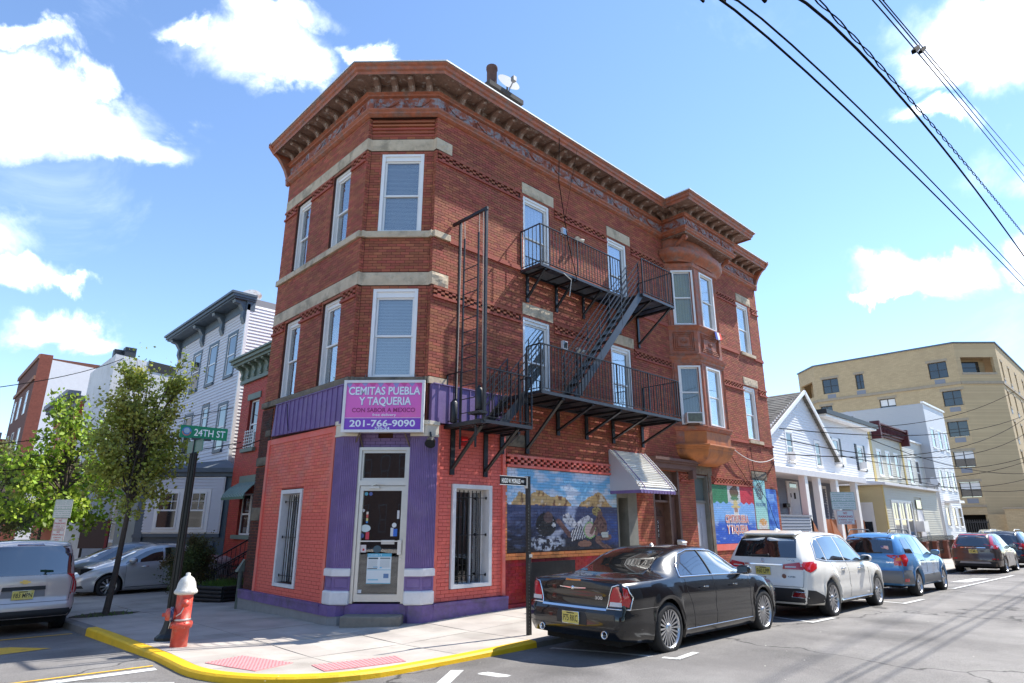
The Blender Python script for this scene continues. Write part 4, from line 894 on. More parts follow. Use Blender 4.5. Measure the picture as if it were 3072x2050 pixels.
b = MB(); b.fb(FR, 9.15, 11.5, 0, .16, 3.40, 3.56); b.fb(FR, 9.12, 11.53, 0, .22, 3.56, 3.62); b.fb(FR, 9.10, 11.56, 0, .27, 3.62, 3.70); b.fb(FR, 9.15, 11.5, 0, .10, 3.36, 3.40)
for u in (11.2,): b.fb(FR, u, u+.2, 0, .2, 3.15, 3.40)
b.build('entrance_cornice', mat('brown_stone_cornice', (.16, .085, .065), .8, var=.2, bump=.4), B)
b = MB(); b.fb(FR, 9.05, 10.7, .0, .85, .0, .12); b.fb(FR, 9.15, 10.65, .0, .5, .12, .24); b.build('door_step', STONED, B)
# grey door
b = MB(); b.fb(FR, 11.6, 11.65, -.28, -.04, .1, 3.3); b.fb(FR, 12.36, 12.42, -.28, .0, .1, 3.3); b.fb(FR, 11.65, 12.36, -.28, -.04, 3.24, 3.3); b.fb(FR, 11.65, 12.36, -.2, -.08, 2.45, 2.53); gf = b.build('door_frame', GRF, B)
b = MB(); b.fb(FR, 11.65, 12.36, -.16, -.15, 2.53, 3.24); b.build('transom_pane', mat('green_grey_pane', (.13, .17, .165), .08, coat=1), gf)
b = MB(); b.fb(FR, 11.65, 12.36, -.2, -.14, .15, 2.45); gd = b.build('grey_door', GRD, B)
for (a, c, p, q) in ((11.72, 11.96, .35, 1.0), (12.04, 12.28, .35, 1.0), (11.72, 11.96, 1.15, 1.85), (12.04, 12.28, 1.15, 1.85), (11.72, 11.96, 1.98, 2.3), (12.04, 12.28, 1.98, 2.3)):
    b = MB(); b.fb(FR, a, c, -.14, -.125, p, q); b.build('door_panel', GRD, gd, bev=.01)
b = MB(); b.fb(FR, 12.42, 12.60, -.01, .03, 0, 3.4); b.build('stained_pier', STONED, B)
mb_ = thing('mailbox', 'small white wall mailbox beside the brown door with the fanlight', 'mailbox', (10.45, -.05, 1.2)); b = MB(); b.box(10.36, 10.58, -.16, -.0, 1.08, 1.30); b.build('box_body', WHT, mb_); b = MB(); b.hexa([(10.34, -.19, 1.30), (10.60, -.19, 1.30), (10.60, .0, 1.30), (10.34, 0, 1.30), (10.36, -.1, 1.36), (10.58, -.1, 1.36), (10.58, 0, 1.37), (10.36, 0, 1.37)]); b.build('lid', WHT, mb_)
# ---------------- bay window ----------------
bay = MB(); 
def bayplan(g, sc_=1.0): return [(10.74-g*1.1, .02), (11.40-g*.42, -.66-g), (12.93+g*.42, -.66-g), (13.60+g*1.1, .02)]
def bring(b, g0, z0, g1, z1, mi=0):
    A, C = bayplan(g0), bayplan(g1)
    for i in range(3): b.quad((*A[i], z0), (*A[i+1], z0), (*C[i+1], z1), (*C[i], z1), mi)
def brings(b, pr, mi=0):
    for (a, c), (d, e) in zip(pr, pr[1:]): bring(b, a, c, d, e, mi)
FB1 = flipof(frame((10.74, 0, 0), (.66, -.66, 0), (-1, -1, 0))); FB2 = flipof(frame((11.40, -.66, 0), (1, 0, 0), (0, -1, 0))); FB3 = flipof(frame((12.93, -.66, 0), (.67, .66, 0), (1, -1, 0)))
W1 = [(.20, .92, 8.08, 10.0), (.20, .92, 4.80, 6.70)]; W2 = [(.40, 1.28, 8.10, 10.05), (.32, 1.22, 4.80, 6.73)]; W3 = W1
bh = MB()
for F_, hs, ln in ((FB1, W1, .933), (FB2, W2, 1.53), (FB3, W3, .94)): holed(bh, F_, 0, ln, 4.2, 10.35, hs, -.12, 0)
bayo = bh.build('bay_window', BAYM if False else TERRA, B)
mo = MB(); brings(mo, [(0, 4.60), (.05, 4.62), (.07, 4.68), (.10, 4.72), (.10, 4.76), (.0, 4.79)]); brings(mo, [(0, 6.80), (.03, 6.84), (.04, 6.9), (.08, 6.95), (.10, 7.02), (.03, 7.04), (.05, 7.10), (0, 7.12)]); brings(mo, [(0, 7.88), (.03, 7.92), (.08, 7.98), (.12, 8.02), (.12, 8.05), (0, 8.07)]); brings(mo, [(0, 10.1), (.04, 10.14), (.05, 10.25), (.0, 10.3)])
mo.build('bay_moulding', TERRA, bayo)
for F_, a, c in ((FB1, .14, .80), (FB2, .2, 1.33), (FB3, .14, .80)):
    for g, (p, q) in enumerate(((7.22, 7.82), (7.28, 7.76), (7.34, 7.70))):
        b = MB(); e = .06*g; b.tube([F_(a+e, .012, p), F_(c-e, .012, p), F_(c-e, .012, q), F_(a+e, .012, q)], .018-.003*g, 4, closed=True, smooth=False); b.build('panel_moulding', TERRA, bayo)
    b = MB(); cx_ = (a+c)/2
    for k in range(10): t_ = 2*math.pi*k/10; b.tube([F_(cx_, .01, 7.52), F_(cx_+.13*math.cos(t_), .02, 7.52+.07*math.sin(t_))], [.02, .008], 5)
    b.lathe([(.05, 0), (.035, .03), (0, .04)], F_(cx_, .0, 7.52), F_.N, 8); b.build('rosette', TERRA, bayo)
for F_, l_ in ((FB1, .933), (FB2, 1.53)):
    b = MB()
    for (z0, z1) in ((4.8, 6.78), (8.08, 10.1)):
        for u in (.03, .09, l_-.09, l_-.03): b.tube([F_(u, .004, z0), F_(u, .004, z1)], .017, 6)
    b.build('pilaster_moulding', TERRA, bayo)
bo = MB(); brings(bo, [(.012, 4.60), (.012, 4.22), (.12, 4.20), (.13, 4.16), (.09, 4.13), (.08, 4.08), (.04, 4.05)])
P0 = bayplan(.04); N = 8
for i in range(3):
    for k in range(N):
        def bowl(t, i_):  # taper toward the wall and down
            s_ = math.cos(t*math.pi/2)**.8; z = 4.05-.45*math.sin(t*math.pi/2); cx_ = 12.17
            x, y = P0[i_]; return (cx_+(x-cx_)*(.35+.65*s_), y*s_+.02*(1-s_), z)
        bo.quad(bowl((k+1)/N, i), bowl((k+1)/N, i+1), bowl(k/N, i+1), bowl(k/N, i))
bo.build('bay_base', BAYM, bayo, fix=True)
dm = MB(); nseg = 20; pf = [(0, 10.28), (.02, 10.34), (.10, 10.38), (.20, 10.46), (.24, 10.55), (.20, 10.60), (.24, 10.66), (.15, 10.72), (.02, 10.75), (-.02, 10.9), (-.04, 11.14)]
def drum(t, g): a = math.pi*t; return (12.17+(1.47+g)*math.cos(math.pi-a), -.02-(.72+g)*math.sin(a)**.75)
vs = [(*drum(k/nseg, g), z) for g, z in pf for k in range(nseg+1)]
dm.add(vs, [(j*(nseg+1)+k, j*(nseg+1)+k+1, (j+1)*(nseg+1)+k+1, (j+1)*(nseg+1)+k) for j in range(len(pf)-1) for k in range(nseg)], 0, True)
dm.add([(*drum(k/nseg, 0), 10.285) for k in range(nseg+1)], [tuple(range(nseg+1))]); 
dm.build('bay_canopy', TERRA, bayo)
b = MB(); b.box(10.70, 13.93, -.93, .0, 11.10, 11.14); b.build('bay_soffit', SOFF, bayo)
for u, s_ in ((10.85, 1), (13.78, -1)):
    b = MB(); b.tube([(u, -.02, 10.5), (u, -.12, 10.62), (u, -.4, 10.78), (u, -.72, 10.98), (u, -.84, 11.08)], [.05, .06, .06, .07, .075], 6); b.lathe([(.09, -.06), (.09, .06)], (u, -.80, 11.0), (1, 0, 0), 10); b.build('scroll_bracket', TERRA, bayo)
sash_window(FB1, .20, .92, 8.08, 10.0, bayo, rec=.02, fw_=.06, blind='full', bcol=YCUR, head=0, name='window', glass=GLC); sash_window(FB1, .20, .92, 4.80, 6.70, bayo, rec=.02, fw_=.06, blind='full', head=0, bcol=GCUR, split=.55, glass=GLC)
sash_window(FB2, .40, 1.28, 8.10, 10.05, bayo, rec=.02, fw_=.06, blind='full', bcol=YCUR, head=0); sash_window(FB2, .32, 1.22, 4.80, 6.73, bayo, rec=.02, fw_=.06, blind='full', head=0)
sash_window(FB3, .20, .92, 8.08, 10.0, bayo, rec=.02, fw_=.06, blind='full', head=0); sash_window(FB3, .20, .92, 4.80, 6.70, bayo, rec=.02, fw_=.06, blind='full', head=0)
b = MB(); b.prism(bayplan(-.02), 4.25, 4.28); b.prism(bayplan(-.02), 7.4, 7.43); b.build('bay_floor', DARK, bayo)
ac = thing('window_air_conditioner', 'white window air conditioner with grey grille in the lower bay window', 'air conditioner', (10.9, -.5, 4.85))
b = MB(); b.fb(FB1, .30, .80, -.1, .30, 4.82, 5.14); b.build('case', WPNT, ac); b = MB(); b.fb(FB1, .33, .77, .30, .304, 4.85, 5.11); b.build('grille', mat('grimy_grille', (.15, .17, .13), .7, var=.4, vscale=12), ac); b = MB(); b.fb(FB1, .35, .7, .0, .2, 4.77, 4.82); b.build('support_block', BRF, ac)
fl_ = MB(); vs = []
fg = thing('small_flag', 'small blue white and red flag hanging over the bay window ledge', 'flag', (12.5, -.8, 8.0))
for k, c_ in enumerate(((.03, .07, .35), (.75, .75, .75), (.75, .06, .03))):
    b = MB(); x0 = 12.30+.14*k; b.hexa([(x0, -.84, 7.72+.02*k), (x0+.14, -.84, 7.76+.02*k), (x0+.14, -.83, 7.76+.02*k), (x0, -.83, 7.72), (x0, -.80, 8.02), (x0+.14, -.80, 8.02), (x0+.14, -.79, 8.02), (x0, -.79, 8.02)]); b.build('flag_stripe', mat('flag%d' % k, c_, .8), fg)
# ---------------- shop sign ----------------
sg = thing('shop_sign', 'pink and purple lit-box shop sign in a white frame over the corner door', 'sign', FC(0, .3, 3.6))
b = MB(); b.fb(FC, -.81, .79, .12, .39, 3.60, 4.62); b.build('sign_case', mat('sign_side_white', (.6, .6, .57), .5, var=.15), sg)
b = MB(); 
for (a, c, p, q) in ((-.83, -.775, 3.58, 4.64), (.765, .82, 3.58, 4.64), (-.775, .765, 4.585, 4.64), (-.775, .765, 3.58, 3.63)): b.fb(FC, a, c, .36, .42, p, q)
b.build('sign_frame', WPNT, sg)
PK = mat('sign_pink', (.74, .14, .50), .35, var=.06, vscale=2.5, col2=(.80, .20, .36), c2scale=1.5, c2amt=.5); 
b = MB(); b.fb(FC, -.775, .765, .36, .393, 3.862, 4.585); pk = b.build('sign_panel', PK, sg)
b = MB(); b.fb(FC, -.775, .765, .36, .393, 3.63, 3.86); pp = b.build('sign_panel', mat('sign_violet', (.22, .06, .50), .35), sg)
SW = mat('sign_white', (.80, .84, .90), .4); SM_ = mat('sign_maroon', (.30, .02, .15), .4); SSH = mat('sign_letter_shadow', (.25, .22, .45), .4)
for k in range(10):
    u = -.73+.16*k; b = MB(); b.add([FC(u-.07, .3945, 4.583), FC(u+.07, .3945, 4.583), FC(u+.01, .3945, 4.47+.02*(k % 3))], [(0, 1, 2)]); b.build('bunting', [mat('bunting_blue', (.30, .30, .62), .4), mat('bunting_pink', (.62, .08, .34), .4)][k % 2], pk)
def slab_text(s, u, z, h, wd, d, m, parent):
    text(s, FC, u, z, h, wd, d, m, parent, bold=.022)
for (s_, uc, z, h, wd) in (('CEMITAS PUEBLA', 0, 4.345, .165, 1.46), ('Y TAQUERIA', .02, 4.135, .165, 1.06)):
    text(s_, FC, uc+.008, z-.008, h, wd, .3952, SSH, pk, bold=.03); slab_text(s_, uc, z, h, wd, .3965, SW, pk)
    # slab serifs: thin bars through the letter feet, heads and waists
slab_text('CON SABOR A MEXICO', .0, 3.985, .09, 1.28, .396, SM_, pk)
text('free delivery', FC, .02, 3.905, .055, .48, .396, SW, pk, bold=.01)
b = MB()
for k in range(62): b.fb(FC, -.765+.0245*k, -.75+.0245*k, .393, .396, 3.863, 3.874)
b.build('dotted_line', SW, pk)
text('201-766-9090', FC, -.01, 3.695, .135, 1.32, .396, SW, pp, bold=.022); text('520-24', FC, -.01, 3.635, .052, .30, .396, SW, pp, bold=.02)
b = MB(); b.bar(FC(-.52, .12, 3.58), FC(-.46, .02, 3.3), .025); b.bar(FC(.42, .2, 3.58), FC(.5, .02, 3.34), .025); b.bar(FC(-.48, .3, 3.58), FC(-.6, .08, 3.4), .03, .015); b.bar(FC(-.5, .14, 4.62), FC(-.5, .04, 4.85), .015); b.bar(FC(.55, .14, 4.62), FC(.55, .04, 4.85), .015); b.build('sign_stay', mat('rusty_steel', (.16, .12, .10), .7, var=.3), sg)
# flood lamp, alarm bell
fl = thing('flood_lamp', 'round black flood lamp with white lens over the right pilaster', 'lamp', FC(.95, .2, 3.4))
b = MB(); c_ = V(FC(.95, .26, 3.38)); ax = V((-.55, -.45, -.75)).normalized(); b.lathe([(.03, -.16), (.06, -.14), (.10, -.06), (.105, .02), (.11, .03)], c_, ax, 16); b.build('lamp_housing', mat('glossy_black', (.02, .02, .02), .2), fl)
b = MB(); b.lathe([(.0, .012), (.06, .02), (.098, .028), (.098, .02)], c_, ax, 16); b.build('lens', mat('lamp_lens', (.75, .72, .65), .3), fl); b = MB(); b.bar(c_-ax*.12, FC(.92, .1, 3.62), .03); b.build('lamp_arm', BLK, fl)
bl_ = thing('alarm_bell', 'red fire alarm bell on the coral wall behind the fire escape ladder', 'alarm bell', (2.15, -.02, 3.55)); b = MB(); b.fb(FR, 2.08, 2.24, .01, .06, 3.42, 3.62); b.build('bell_box', mat('alarm_red', (.5, .02, .02), .3), bl_); b = MB(); b.lathe([(.07, 0), (.075, .02), (.05, .05), (0, .06)], FR(2.32, .02, 3.52), FR.N, 12); b.build('bell_gong', mat('alarm_red2', (.5, .02, .02), .25), bl_)
# ---------------- fire escape ----------------
fe = thing('fire_escape', 'black iron fire escape with two balconies, stairs and a drop ladder on the brick wall', 'fire escape', (6, -.6, 4.6))
def fpart(fn, name='rail', m=BLK): b = MB(); fn(b); return b.build(name, m, fe)
def platform(P, z, edge=.07):
    """P: outline (x, -d); slats run along the wall"""
    b = MB(); n = len(P)
    for i in range(n): a, c = P[i], P[(i+1) % n]; b.bar((a[0], a[1], z-edge/2), (c[0], c[1], z-edge/2), .03, edge)
    pf_ = b.build('platform_frame', IRON, fe)
    s = MB(); xs_ = [p[0] for p in P]; ys_ = [p[1] for p in P]; y = min(ys_)+.03
    while y < max(ys_)-.01:
        iv = sorted([P[i][0]+(y-P[i][1])*(P[(i+1) % n][0]-P[i][0])/(P[(i+1) % n][1]-P[i][1]) for i in range(n) if (P[i][1] > y) != (P[(i+1) % n][1] > y)])
        for k in range(0, len(iv)-1, 2): s.bar((iv[k], y, z-.01), (iv[k+1], y, z-.01), .032, .012)
        y += .045
    x = min(xs_)+.4
    while x < max(xs_):
        iv = sorted([P[i][1]+(x-P[i][0])*(P[(i+1) % n][1]-P[i][1])/(P[(i+1) % n][0]-P[i][0]) for i in range(n) if (P[i][0] > x) != (P[(i+1) % n][0] > x)])
        for k in range(0, len(iv)-1, 2): s.bar((x, iv[k], z-.035), (x, iv[k+1], z-.035), .03, .03)
        x += .55
    s.build('platform_slats', BLK, pf_, kind='stuff'); return pf_
def railing(pts, h=1.07, sp=.115, posts=True, base=.06):
    b = MB(); 
    for i in range(len(pts)-1):
        a, c = V(pts[i]), V(pts[i+1]); b.bar(a+V((0, 0, h)), c+V((0, 0, h)), .035, .02); b.bar(a+V((0, 0, base)), c+V((0, 0, base)), .03, .012)
    for i, p in enumerate(pts): b.bar(V(p)-V((0, 0, .06)), V(p)+V((0, 0, h)), .032)
    rl = b.build('guard_rail', BLK, fe)
    for i in range(len(pts)-1):
        a, c = V(pts[i]), V(pts[i+1]); L_ = (c-a).length; n = max(1, int(L_/sp))
        for k in range(1, n):
            p = a.lerp(c, k/n); t = MB(); w_ = .03 if (L_ > 3 and k % 12 == 0) else .014; t.bar(p+V((0, 0, base)), p+V((0, 0, h)), w_); t.build('baluster', BLK, rl)
    return rl
ZU, ZL, ZS = 8.0, 4.64, 3.83; DN, DW = .70, 1.22
platform([(3.92, 0), (3.92, -DN), (7.50, -DN), (7.50, -DW), (9.12, -DW), (9.12, 0)], ZU)
railing([(3.92, -.02, ZU), (3.92, -DN, ZU), (7.25, -DN, ZU)]); railing([(7.55, -DW, ZU), (9.10, -DW, ZU), (9.10, -.02, ZU)])
platform([(3.33, 0), (3.33, -DW), (9.05, -DW), (9.05, 0)], ZL); railing([(3.33, -.78, ZL), (3.33, -DW, ZL), (9.03, -DW, ZL), (9.03, -.02, ZL)])
platform([(1.66, 0), (1.66, -1.12), (3.12, -1.12), (3.12, 0)], ZS); railing([(1.78, -1.12, ZS), (3.12, -1.12, ZS), (3.12, -.78, ZS)]); railing([(1.66, -.02, ZS), (1.66, -.48, ZS)], sp=.16)
def bracket(x, zt, zb, dt, w_=.06, wall_d=.02):
    b = MB(); b.bar((x, -wall_d-.02, zt), (x, -wall_d-.02, zb-.12), w_*1.5, .035, up=(0, 1, 0)); b.bar((x, -.03, zt-.03), (x, -dt, zt-.03), w_, .05); b.bar((x, -.04, zb), (x, -dt+.05, zt-.05), w_, .045); b.build('support_bracket', BLK, fe)
for x, zb, dt in ((4.12, 7.30, .68), (5.22, 7.30, .68), (6.34, 7.38, .68), (7.5, 7.3, .7), (8.95, 7.05, 1.2), (8.0, 7.3, 1.15)): bracket(x, ZU-.06, zb, dt)
for x, zb in ((4.08, 3.52), (5.18, 4.05), (6.30, 4.05), (7.45, 4.05), (8.84, 4.05)): bracket(x, ZL-.06, zb, 1.18 if x > 4.2 else 1.2, .075)
for x, zb, dt in ((1.84, 2.92, 1.0), (2.77, 2.92, 1.08), (3.26, 3.45, .6)): bracket(x, ZS-.05, zb, dt, .075)
def stairs(x0, z0, x1, z1, ya, yb, n, rails=5, rail_h=1.0):
    """from the low end (x0,z0) to the high end (x1,z1) between ya and yb"""
    for y in (ya, yb): b = MB(); b.bar((x0, y, z0), (x1, y, z1), .02, .20, up=(0, 0, 1)); b.build('stringer', IRON if y == yb else BLK, fe)
    for i in range(n):
        t = (i+.5)/n; x, z = x0+(x1-x0)*t, z0+(z1-z0)*t; b = MB()
        for k in range(4): b.box(x-.11+.055*k, x-.075+.055*k, min(ya, yb)+.01, max(ya, yb)-.01, z-.01, z+.005)
        b.build('stair_tread', BLK, fe)
    for y in (ya, yb):
        for k in range(rails):
            h = rail_h-k*.17
            if h < .15: break
            b = MB(); b.bar((x0, y, z0+h), (x1, y, z1+h), .022, .016); b.build('hand_rail', IRON, fe)
        for t in (.03, .35, .68, .98): x, z = x0+(x1-x0)*t, z0+(z1-z0)*t; b = MB(); b.bar((x, y, z-.05), (x, y, z+rail_h), .024); b.build('rail_post', BLK, fe)
stairs(4.55, ZL+.02, 7.50, ZU-.02, -.76, -1.16, 13)
stairs(2.62, ZS+.02, 3.36, ZL-.02, -.12, -.72, 4, rails=4, rail_h=.95)
# drop ladder, gantry and counterweights
fpart(lambda b: b.bar((1.70, -.02, 8.47), (1.70, -1.22, 8.46), .05, .07), 'gantry_arm'); fpart(lambda b: (b.bar((1.70, -.28, ZS-.05), (1.70, -.28, 8.45), .045)), 'gantry_post'); fpart(lambda b: b.bar((1.70, -1.18, ZS-.05), (1.70, -1.18, 8.50), .055), 'gantry_post')
for y in (-.50, -.98): fpart(lambda b: b.bar((1.66, y, 3.28), (1.66, y, 7.95), .045, .02), 'ladder_rail')
for k in range(14): fpart(lambda b: b.bar((1.66, -.50, 3.42+.29*k), (1.66, -.98, 3.42+.29*k), .016), 'ladder_rung')
ROPE = mat('pale_rope', (.55, .45, .36), .8)
for (y1, y2, z2) in ((-.34, -.30, 4.35), (-1.08, -1.12, 4.55)):
    fpart(lambda b: b.tube([(1.70, y1, 8.42), (1.70, y2, z2)], .009, 5), 'rope', ROPE)
for (y1, y2) in ((-.44, -.50), (-.95, -.98)): fpart(lambda b: b.tube([(1.70, y1, 8.42), (1.67, y2, 7.9)], .008, 5), 'rope', ROPE)
for (x, y, z0) in ((1.68, -.25, 3.85), (1.68, -1.05, 4.02)): fpart(lambda b: (b.lathe([(.075, 0), (.08, .01), (.08, .42), (.05, .45), (.02, .50)], (x, y, z0), n=12)), 'counterweight')
fpart(lambda b: (b.box(1.52, 1.74, -1.25, -.9, 3.92, 3.97), b.box(1.60, 1.74, -1.2, -.02, ZS-.10, ZS-.03)), 'ladder_guide')
# awning
aw = thing('door_awning', 'white ribbed metal awning with purple scalloped edge over the mural doorway', 'awning', (8.1, -.4, 3.2))
AWW = mat('white_awning_metal', (.82, .79, .72), .45, var=.06, col2=(.45, .33, .16), c2scale=2.0, c2amt=.55, c2lo=.6, c2hi=.75)
pfa = [(.02, 3.72), (.30, 3.44), (.55, 3.17), (.78, 2.92), (.93, 2.74), (.96, 2.66)]
b = MB(); X0, X1 = 7.24, 8.88
for (a, c), (d, e) in zip(pfa, pfa[1:]): b.quad((X0, -a, c), (X1, -a, c), (X1, -d, e), (X0, -d, e))
ash = b.build('awning_sheet', AWW, aw)
k = 0
for (a, c), (d, e) in zip(pfa, pfa[1:]):
    L_ = math.hypot(d-a, e-c); n = max(1, int(L_/.065))
    for i in range(n): t = i/n; y, z = a+(d-a)*t, c+(e-c)*t; b = MB(); b.bar((X0, -y-.01, z+.012), (X1, -y-.01, z+.012), .034, .016); b.build('awning_slat', AWW, ash); k += 1
b = MB()
for x in (X0, X1-.02):
    P = [(x, -.0, 3.72)]+[(x, -a, c) for a, c in pfa]+[(x, 0, 2.66)]; n = len(P); b.add(P+[(p[0]+.02, p[1], p[2]) for p in P], [tuple(range(n)), tuple(range(n, 2*n))[::-1]]+[(i, n+i, n+(i+1) % n, (i+1) % n) for i in range(n)])
b.build('awning_side', mat('awning_side_white', (.52, .52, .56), .5, var=.05), aw, fix=True)
for x in (X0+.0, X0+.18, X1-.18, X1):
    b = MB(); b.tube([(x, -a-.03, c+.03) for a, c in pfa], .013, 5); b.build('awning_piping', PURP if x in (X0+.18, X1-.18) else WPNT, aw)
b = MB(); N = 12
for i in range(N):
    x0_, x1_ = X0+(X1-X0)*i/N, X0+(X1-X0)*(i+1)/N; b.hexa([(x0_+.02, -.975, 2.58), (x1_-.02, -.975, 2.58), (x1_-.02, -.965, 2.58), (x0_+.02, -.965, 2.58), (x0_, -.975, 2.67), (x1_, -.975, 2.67), (x1_, -.965, 2.67), (x0_, -.965, 2.67)])
b.build('scalloped_valance', PURP, aw); b = MB(); b.box(X0-.002, X0+.02, -.96, .0, 2.58, 2.66); b.build('side_valance', PURP, aw)
# cellar hatch: two black steel flaps open against the crimson wall
ch_ = thing('cellar_hatch', 'open black steel cellar hatch against the crimson wall behind the black sedan', 'cellar hatch', (4.6, -.7, .1))
b = MB(); b.box(4.05, 5.55, -.16, -.12, .25, 1.0); b.build('hatch_flap', BLK, ch_); b = MB(); b.hexa([(3.75, -.62, .05), (4.95, -.62, .05), (4.95, -.58, .05), (3.75, -.58, .05), (3.55, -.95, .60), (5.1, -.95, .60), (5.1, -.91, .60), (3.55, -.91, .60)]); b.build('hatch_flap', BLK, ch_); b = MB(); b.bar((4.1, -.3, .68), (5.4, -.5, .7), .03); b.build('hatch_bar', ALU, ch_)
# roof things
vt = thing('roof_chimney', 'square brick chimney with a tall clay pipe on the roof edge', 'chimney', (4.3, 1.0, 12.1)); CHM = mat('soot_brick', (.05, .045, .042), .9, var=.4)
b = MB(); b.box(3.62, 4.85, .9, 1.5, 12.1, 13.95); b.box(3.55, 4.92, .85, 1.55, 13.95, 14.1); b.build('chimney_stack', CHM, vt); b = MB(); b.lathe([(.15, 0), (.15, .62), (.17, .62), (.17, .72)], (3.85, 1.1, 14.1), n=14); b.build('flue_pipe', mat('rusty_pipe', (.09, .05, .045), .8, var=.3), vt)
def sat_dish(label, p, ax, r, grp=None, m=None):
    t = thing('satellite_dish', label, 'satellite dish', p, grp); ax = V(ax).normalized(); b = MB(); b.lathe([(0, 0), (r*.4, r*.03), (r*.75, r*.12), (r, r*.22)], p, ax, 20); b.build('dish_bowl', m or mat('dish_grey', (.42, .42, .42), .4), t)
    b = MB(); tip = V(p)+ax*(r*1.1)-V((0, 0, r*.7)); b.bar(V(p)-V((0, 0, r*.9))+ax*r*.15, tip, .03); b.box(tip.x-.06, tip.x+.06, tip.y-.06, tip.y+.06, tip.z-.05, tip.z+.1); b.bar(V(p)-ax*.02, V(p)-V((0, 0, r*1.6))-ax*.05, .04); b.build('dish_arm', mat('dish_arm_grey', (.2, .2, .2), .5), t)
sat_dish('grey satellite dish beside the chimney pipe on the brick building roof', (4.35, .95, 14.42), (-.2, -.8, .35), .36)
b = MB(); hb = thing('roof_hatch_box', 'small dark box on the roof edge halfway along the brick building', 'roof vent', (8.6, 1.2, 12.9)); b.box(8.2, 9.0, 1.0, 1.5, 12.15, 13.95); b.build('vent_case', CHM, hb)
# wall lights and boxes
for i, (x, z, nm) in enumerate(((5.57, 9.62, 'upper'), (5.47, 6.32, 'lower'))):
    t = thing('wall_floodlight', 'small square floodlight on the brick wall above the %s fire escape balcony' % nm, 'floodlight', (x, -.05, z)); b = MB(); b.box(x-.09, x+.09, -.10, -.02, z-.11, z+.11); b.build('lamp_frame', WPNT, t); b = MB(); b.box(x-.07, x+.07, -.105, -.1, z-.09, z+.08); b.build('lamp_glass', GL, t)
    t2 = thing('twin_wall_lamp', 'white twin spot lamp on the brick wall by the %s fire escape balcony' % nm, 'lamp', (x+.6, -.05, z-.05)); b = MB(); b.lathe([(.08, 0), (.08, .05)], (x+.58, -.02, z-.02), (0, -1, 0), 12); b.lathe([(.04, 0), (.07, .1), (.07, .12)], (x+.52, -.08, z-.02), (-.4, -.6, -.5), 10); b.lathe([(.04, 0), (.07, .1), (.07, .12)], (x+.66, -.08, z-.02), (.5, -.6, -.5), 10); b.build('lamp_body', CREAM, t2)
# ---------------- cables ----------------
WIRE = mat('cable_black', (.008, .008, .009), .95, spec=.05); WIREP = mat('cable_white', (.6, .58, .55), .6)
def cable(label, pts, r, m=WIRE, group=None, n=10, sag=0, name='cable'):
    P = []
    pts = [V(p) for p in pts]
    for i in range(len(pts)-1):
        for k in range(n): t = k/n; P.append(pts[i].lerp(pts[i+1], t)-V((0, 0, sag*4*t*(1-t))))
    P.append(pts[-1]); b = MB(); b.tube(P, r, 5); o = b.build(name, m); return tag(o, label, 'cable', group)
def bez(a, c, mid): # curve through mid
    a, c, mid = V(a), V(c), V(mid); ctrl = mid*2-(a+c)*.5; return [a.lerp(ctrl, t).lerp(ctrl.lerp(c, t), t) for t in np.linspace(0, 1, 14)]
WR = [((-3.5, 4.8), (-.4, 5.5), (10.7, 6.9), .009, 'lowest of the overhead wires, passing above the far houses'), ((-3.2, 5.0), (.1, 5.75), (11.0, 7.15), .008, 'second lowest overhead wire, just above the lowest'), ((-2.5, 5.5), (1.5, 6.9), (12.6, 8.2), .014, 'thick smooth overhead cable in the middle of the bundle'),
      ((-1.3, 6.4), (3.8, 7.5), (14.1, 9.3), .012, 'twisted overhead cable between the thick cable and the power lines'), ((.7, 7.8), (3.6, 8.8), (19.4, 13.1), .009, 'lower of the paired power lines at the top right'), ((.6, 7.95), (3.5, 8.95), (19.8, 13.6), .009, 'middle power line at the top right'), ((1.9, 8.6), (4.3, 9.3), (21.9, 14.8), .008, 'uppermost overhead power line at the top right corner')]
for i, (a, m_, c, r, lb) in enumerate(WR):
    ext = V((a[0]-9, -9, a[1]-.9+.15*i)); P = bez((a[0], -9, a[1]), (c[0], -9, c[1]), (m_[0], -9, m_[1])); far = P[-1]+(P[-1]-P[-2]).normalized()*25
    b = MB(); pts = [ext]+P+[far]
    if i == 3:
        fine = []
        for k in range(len(pts)-1):
            nn_ = max(2, int((pts[k+1]-pts[k]).length/.12))
            for q in range(nn_): fine.append(pts[k].lerp(pts[k+1], q/nn_))
        for ph in (0, math.pi): b.tube([p+V((0, .014*math.cos(j*.9+ph), .014*math.sin(j*.9+ph))) for j, p in enumerate(fine)], .008, 4)
    else: b.tube(pts, r, 6)
    tag(b.build('overhead_wire', WIRE), lb, 'wire', 'overhead wires crossing the sky')
cn_ = thing('wire_connector', 'dark clamps joining the paired power lines near the top right', 'connector', (3.6, -9, 8.8)); b = MB(); b.bar((3.3, -9, 8.62), (3.75, -9, 8.98), .06); b.bar((3.9, -9, 8.98), (4.4, -9, 9.38), .05); b.build('clamp', WIRE, cn_)
cable('white service cable looping from the bay base to the corner of the brick building', bez((13.55, -.1, 4.6), (17.6, -.12, 4.3), (15.5, -.16, 3.98)), .014, WIREP, n=3)
for k, (P, lb) in enumerate((([(14.0, -.06, 4.2), (14.7, -.06, 3.6), (15.6, -.06, 3.0)], 'thin dark cable slanting across the wall under the bay'), ([(15.6, -.06, 4.5), (15.7, -.06, 3.6), (16.1, -.06, 3.2), (17.5, -.06, 4.1)], 'dark cable hanging in a loop over the small stone lintel'), ([(15.7, -.05, 3.4), (16.6, -.05, 2.6), (17.2, -.05, 1.6)], 'dark cable trailing down over the pale green mural strip'))): cable(lb, P, .009, sag=.05)
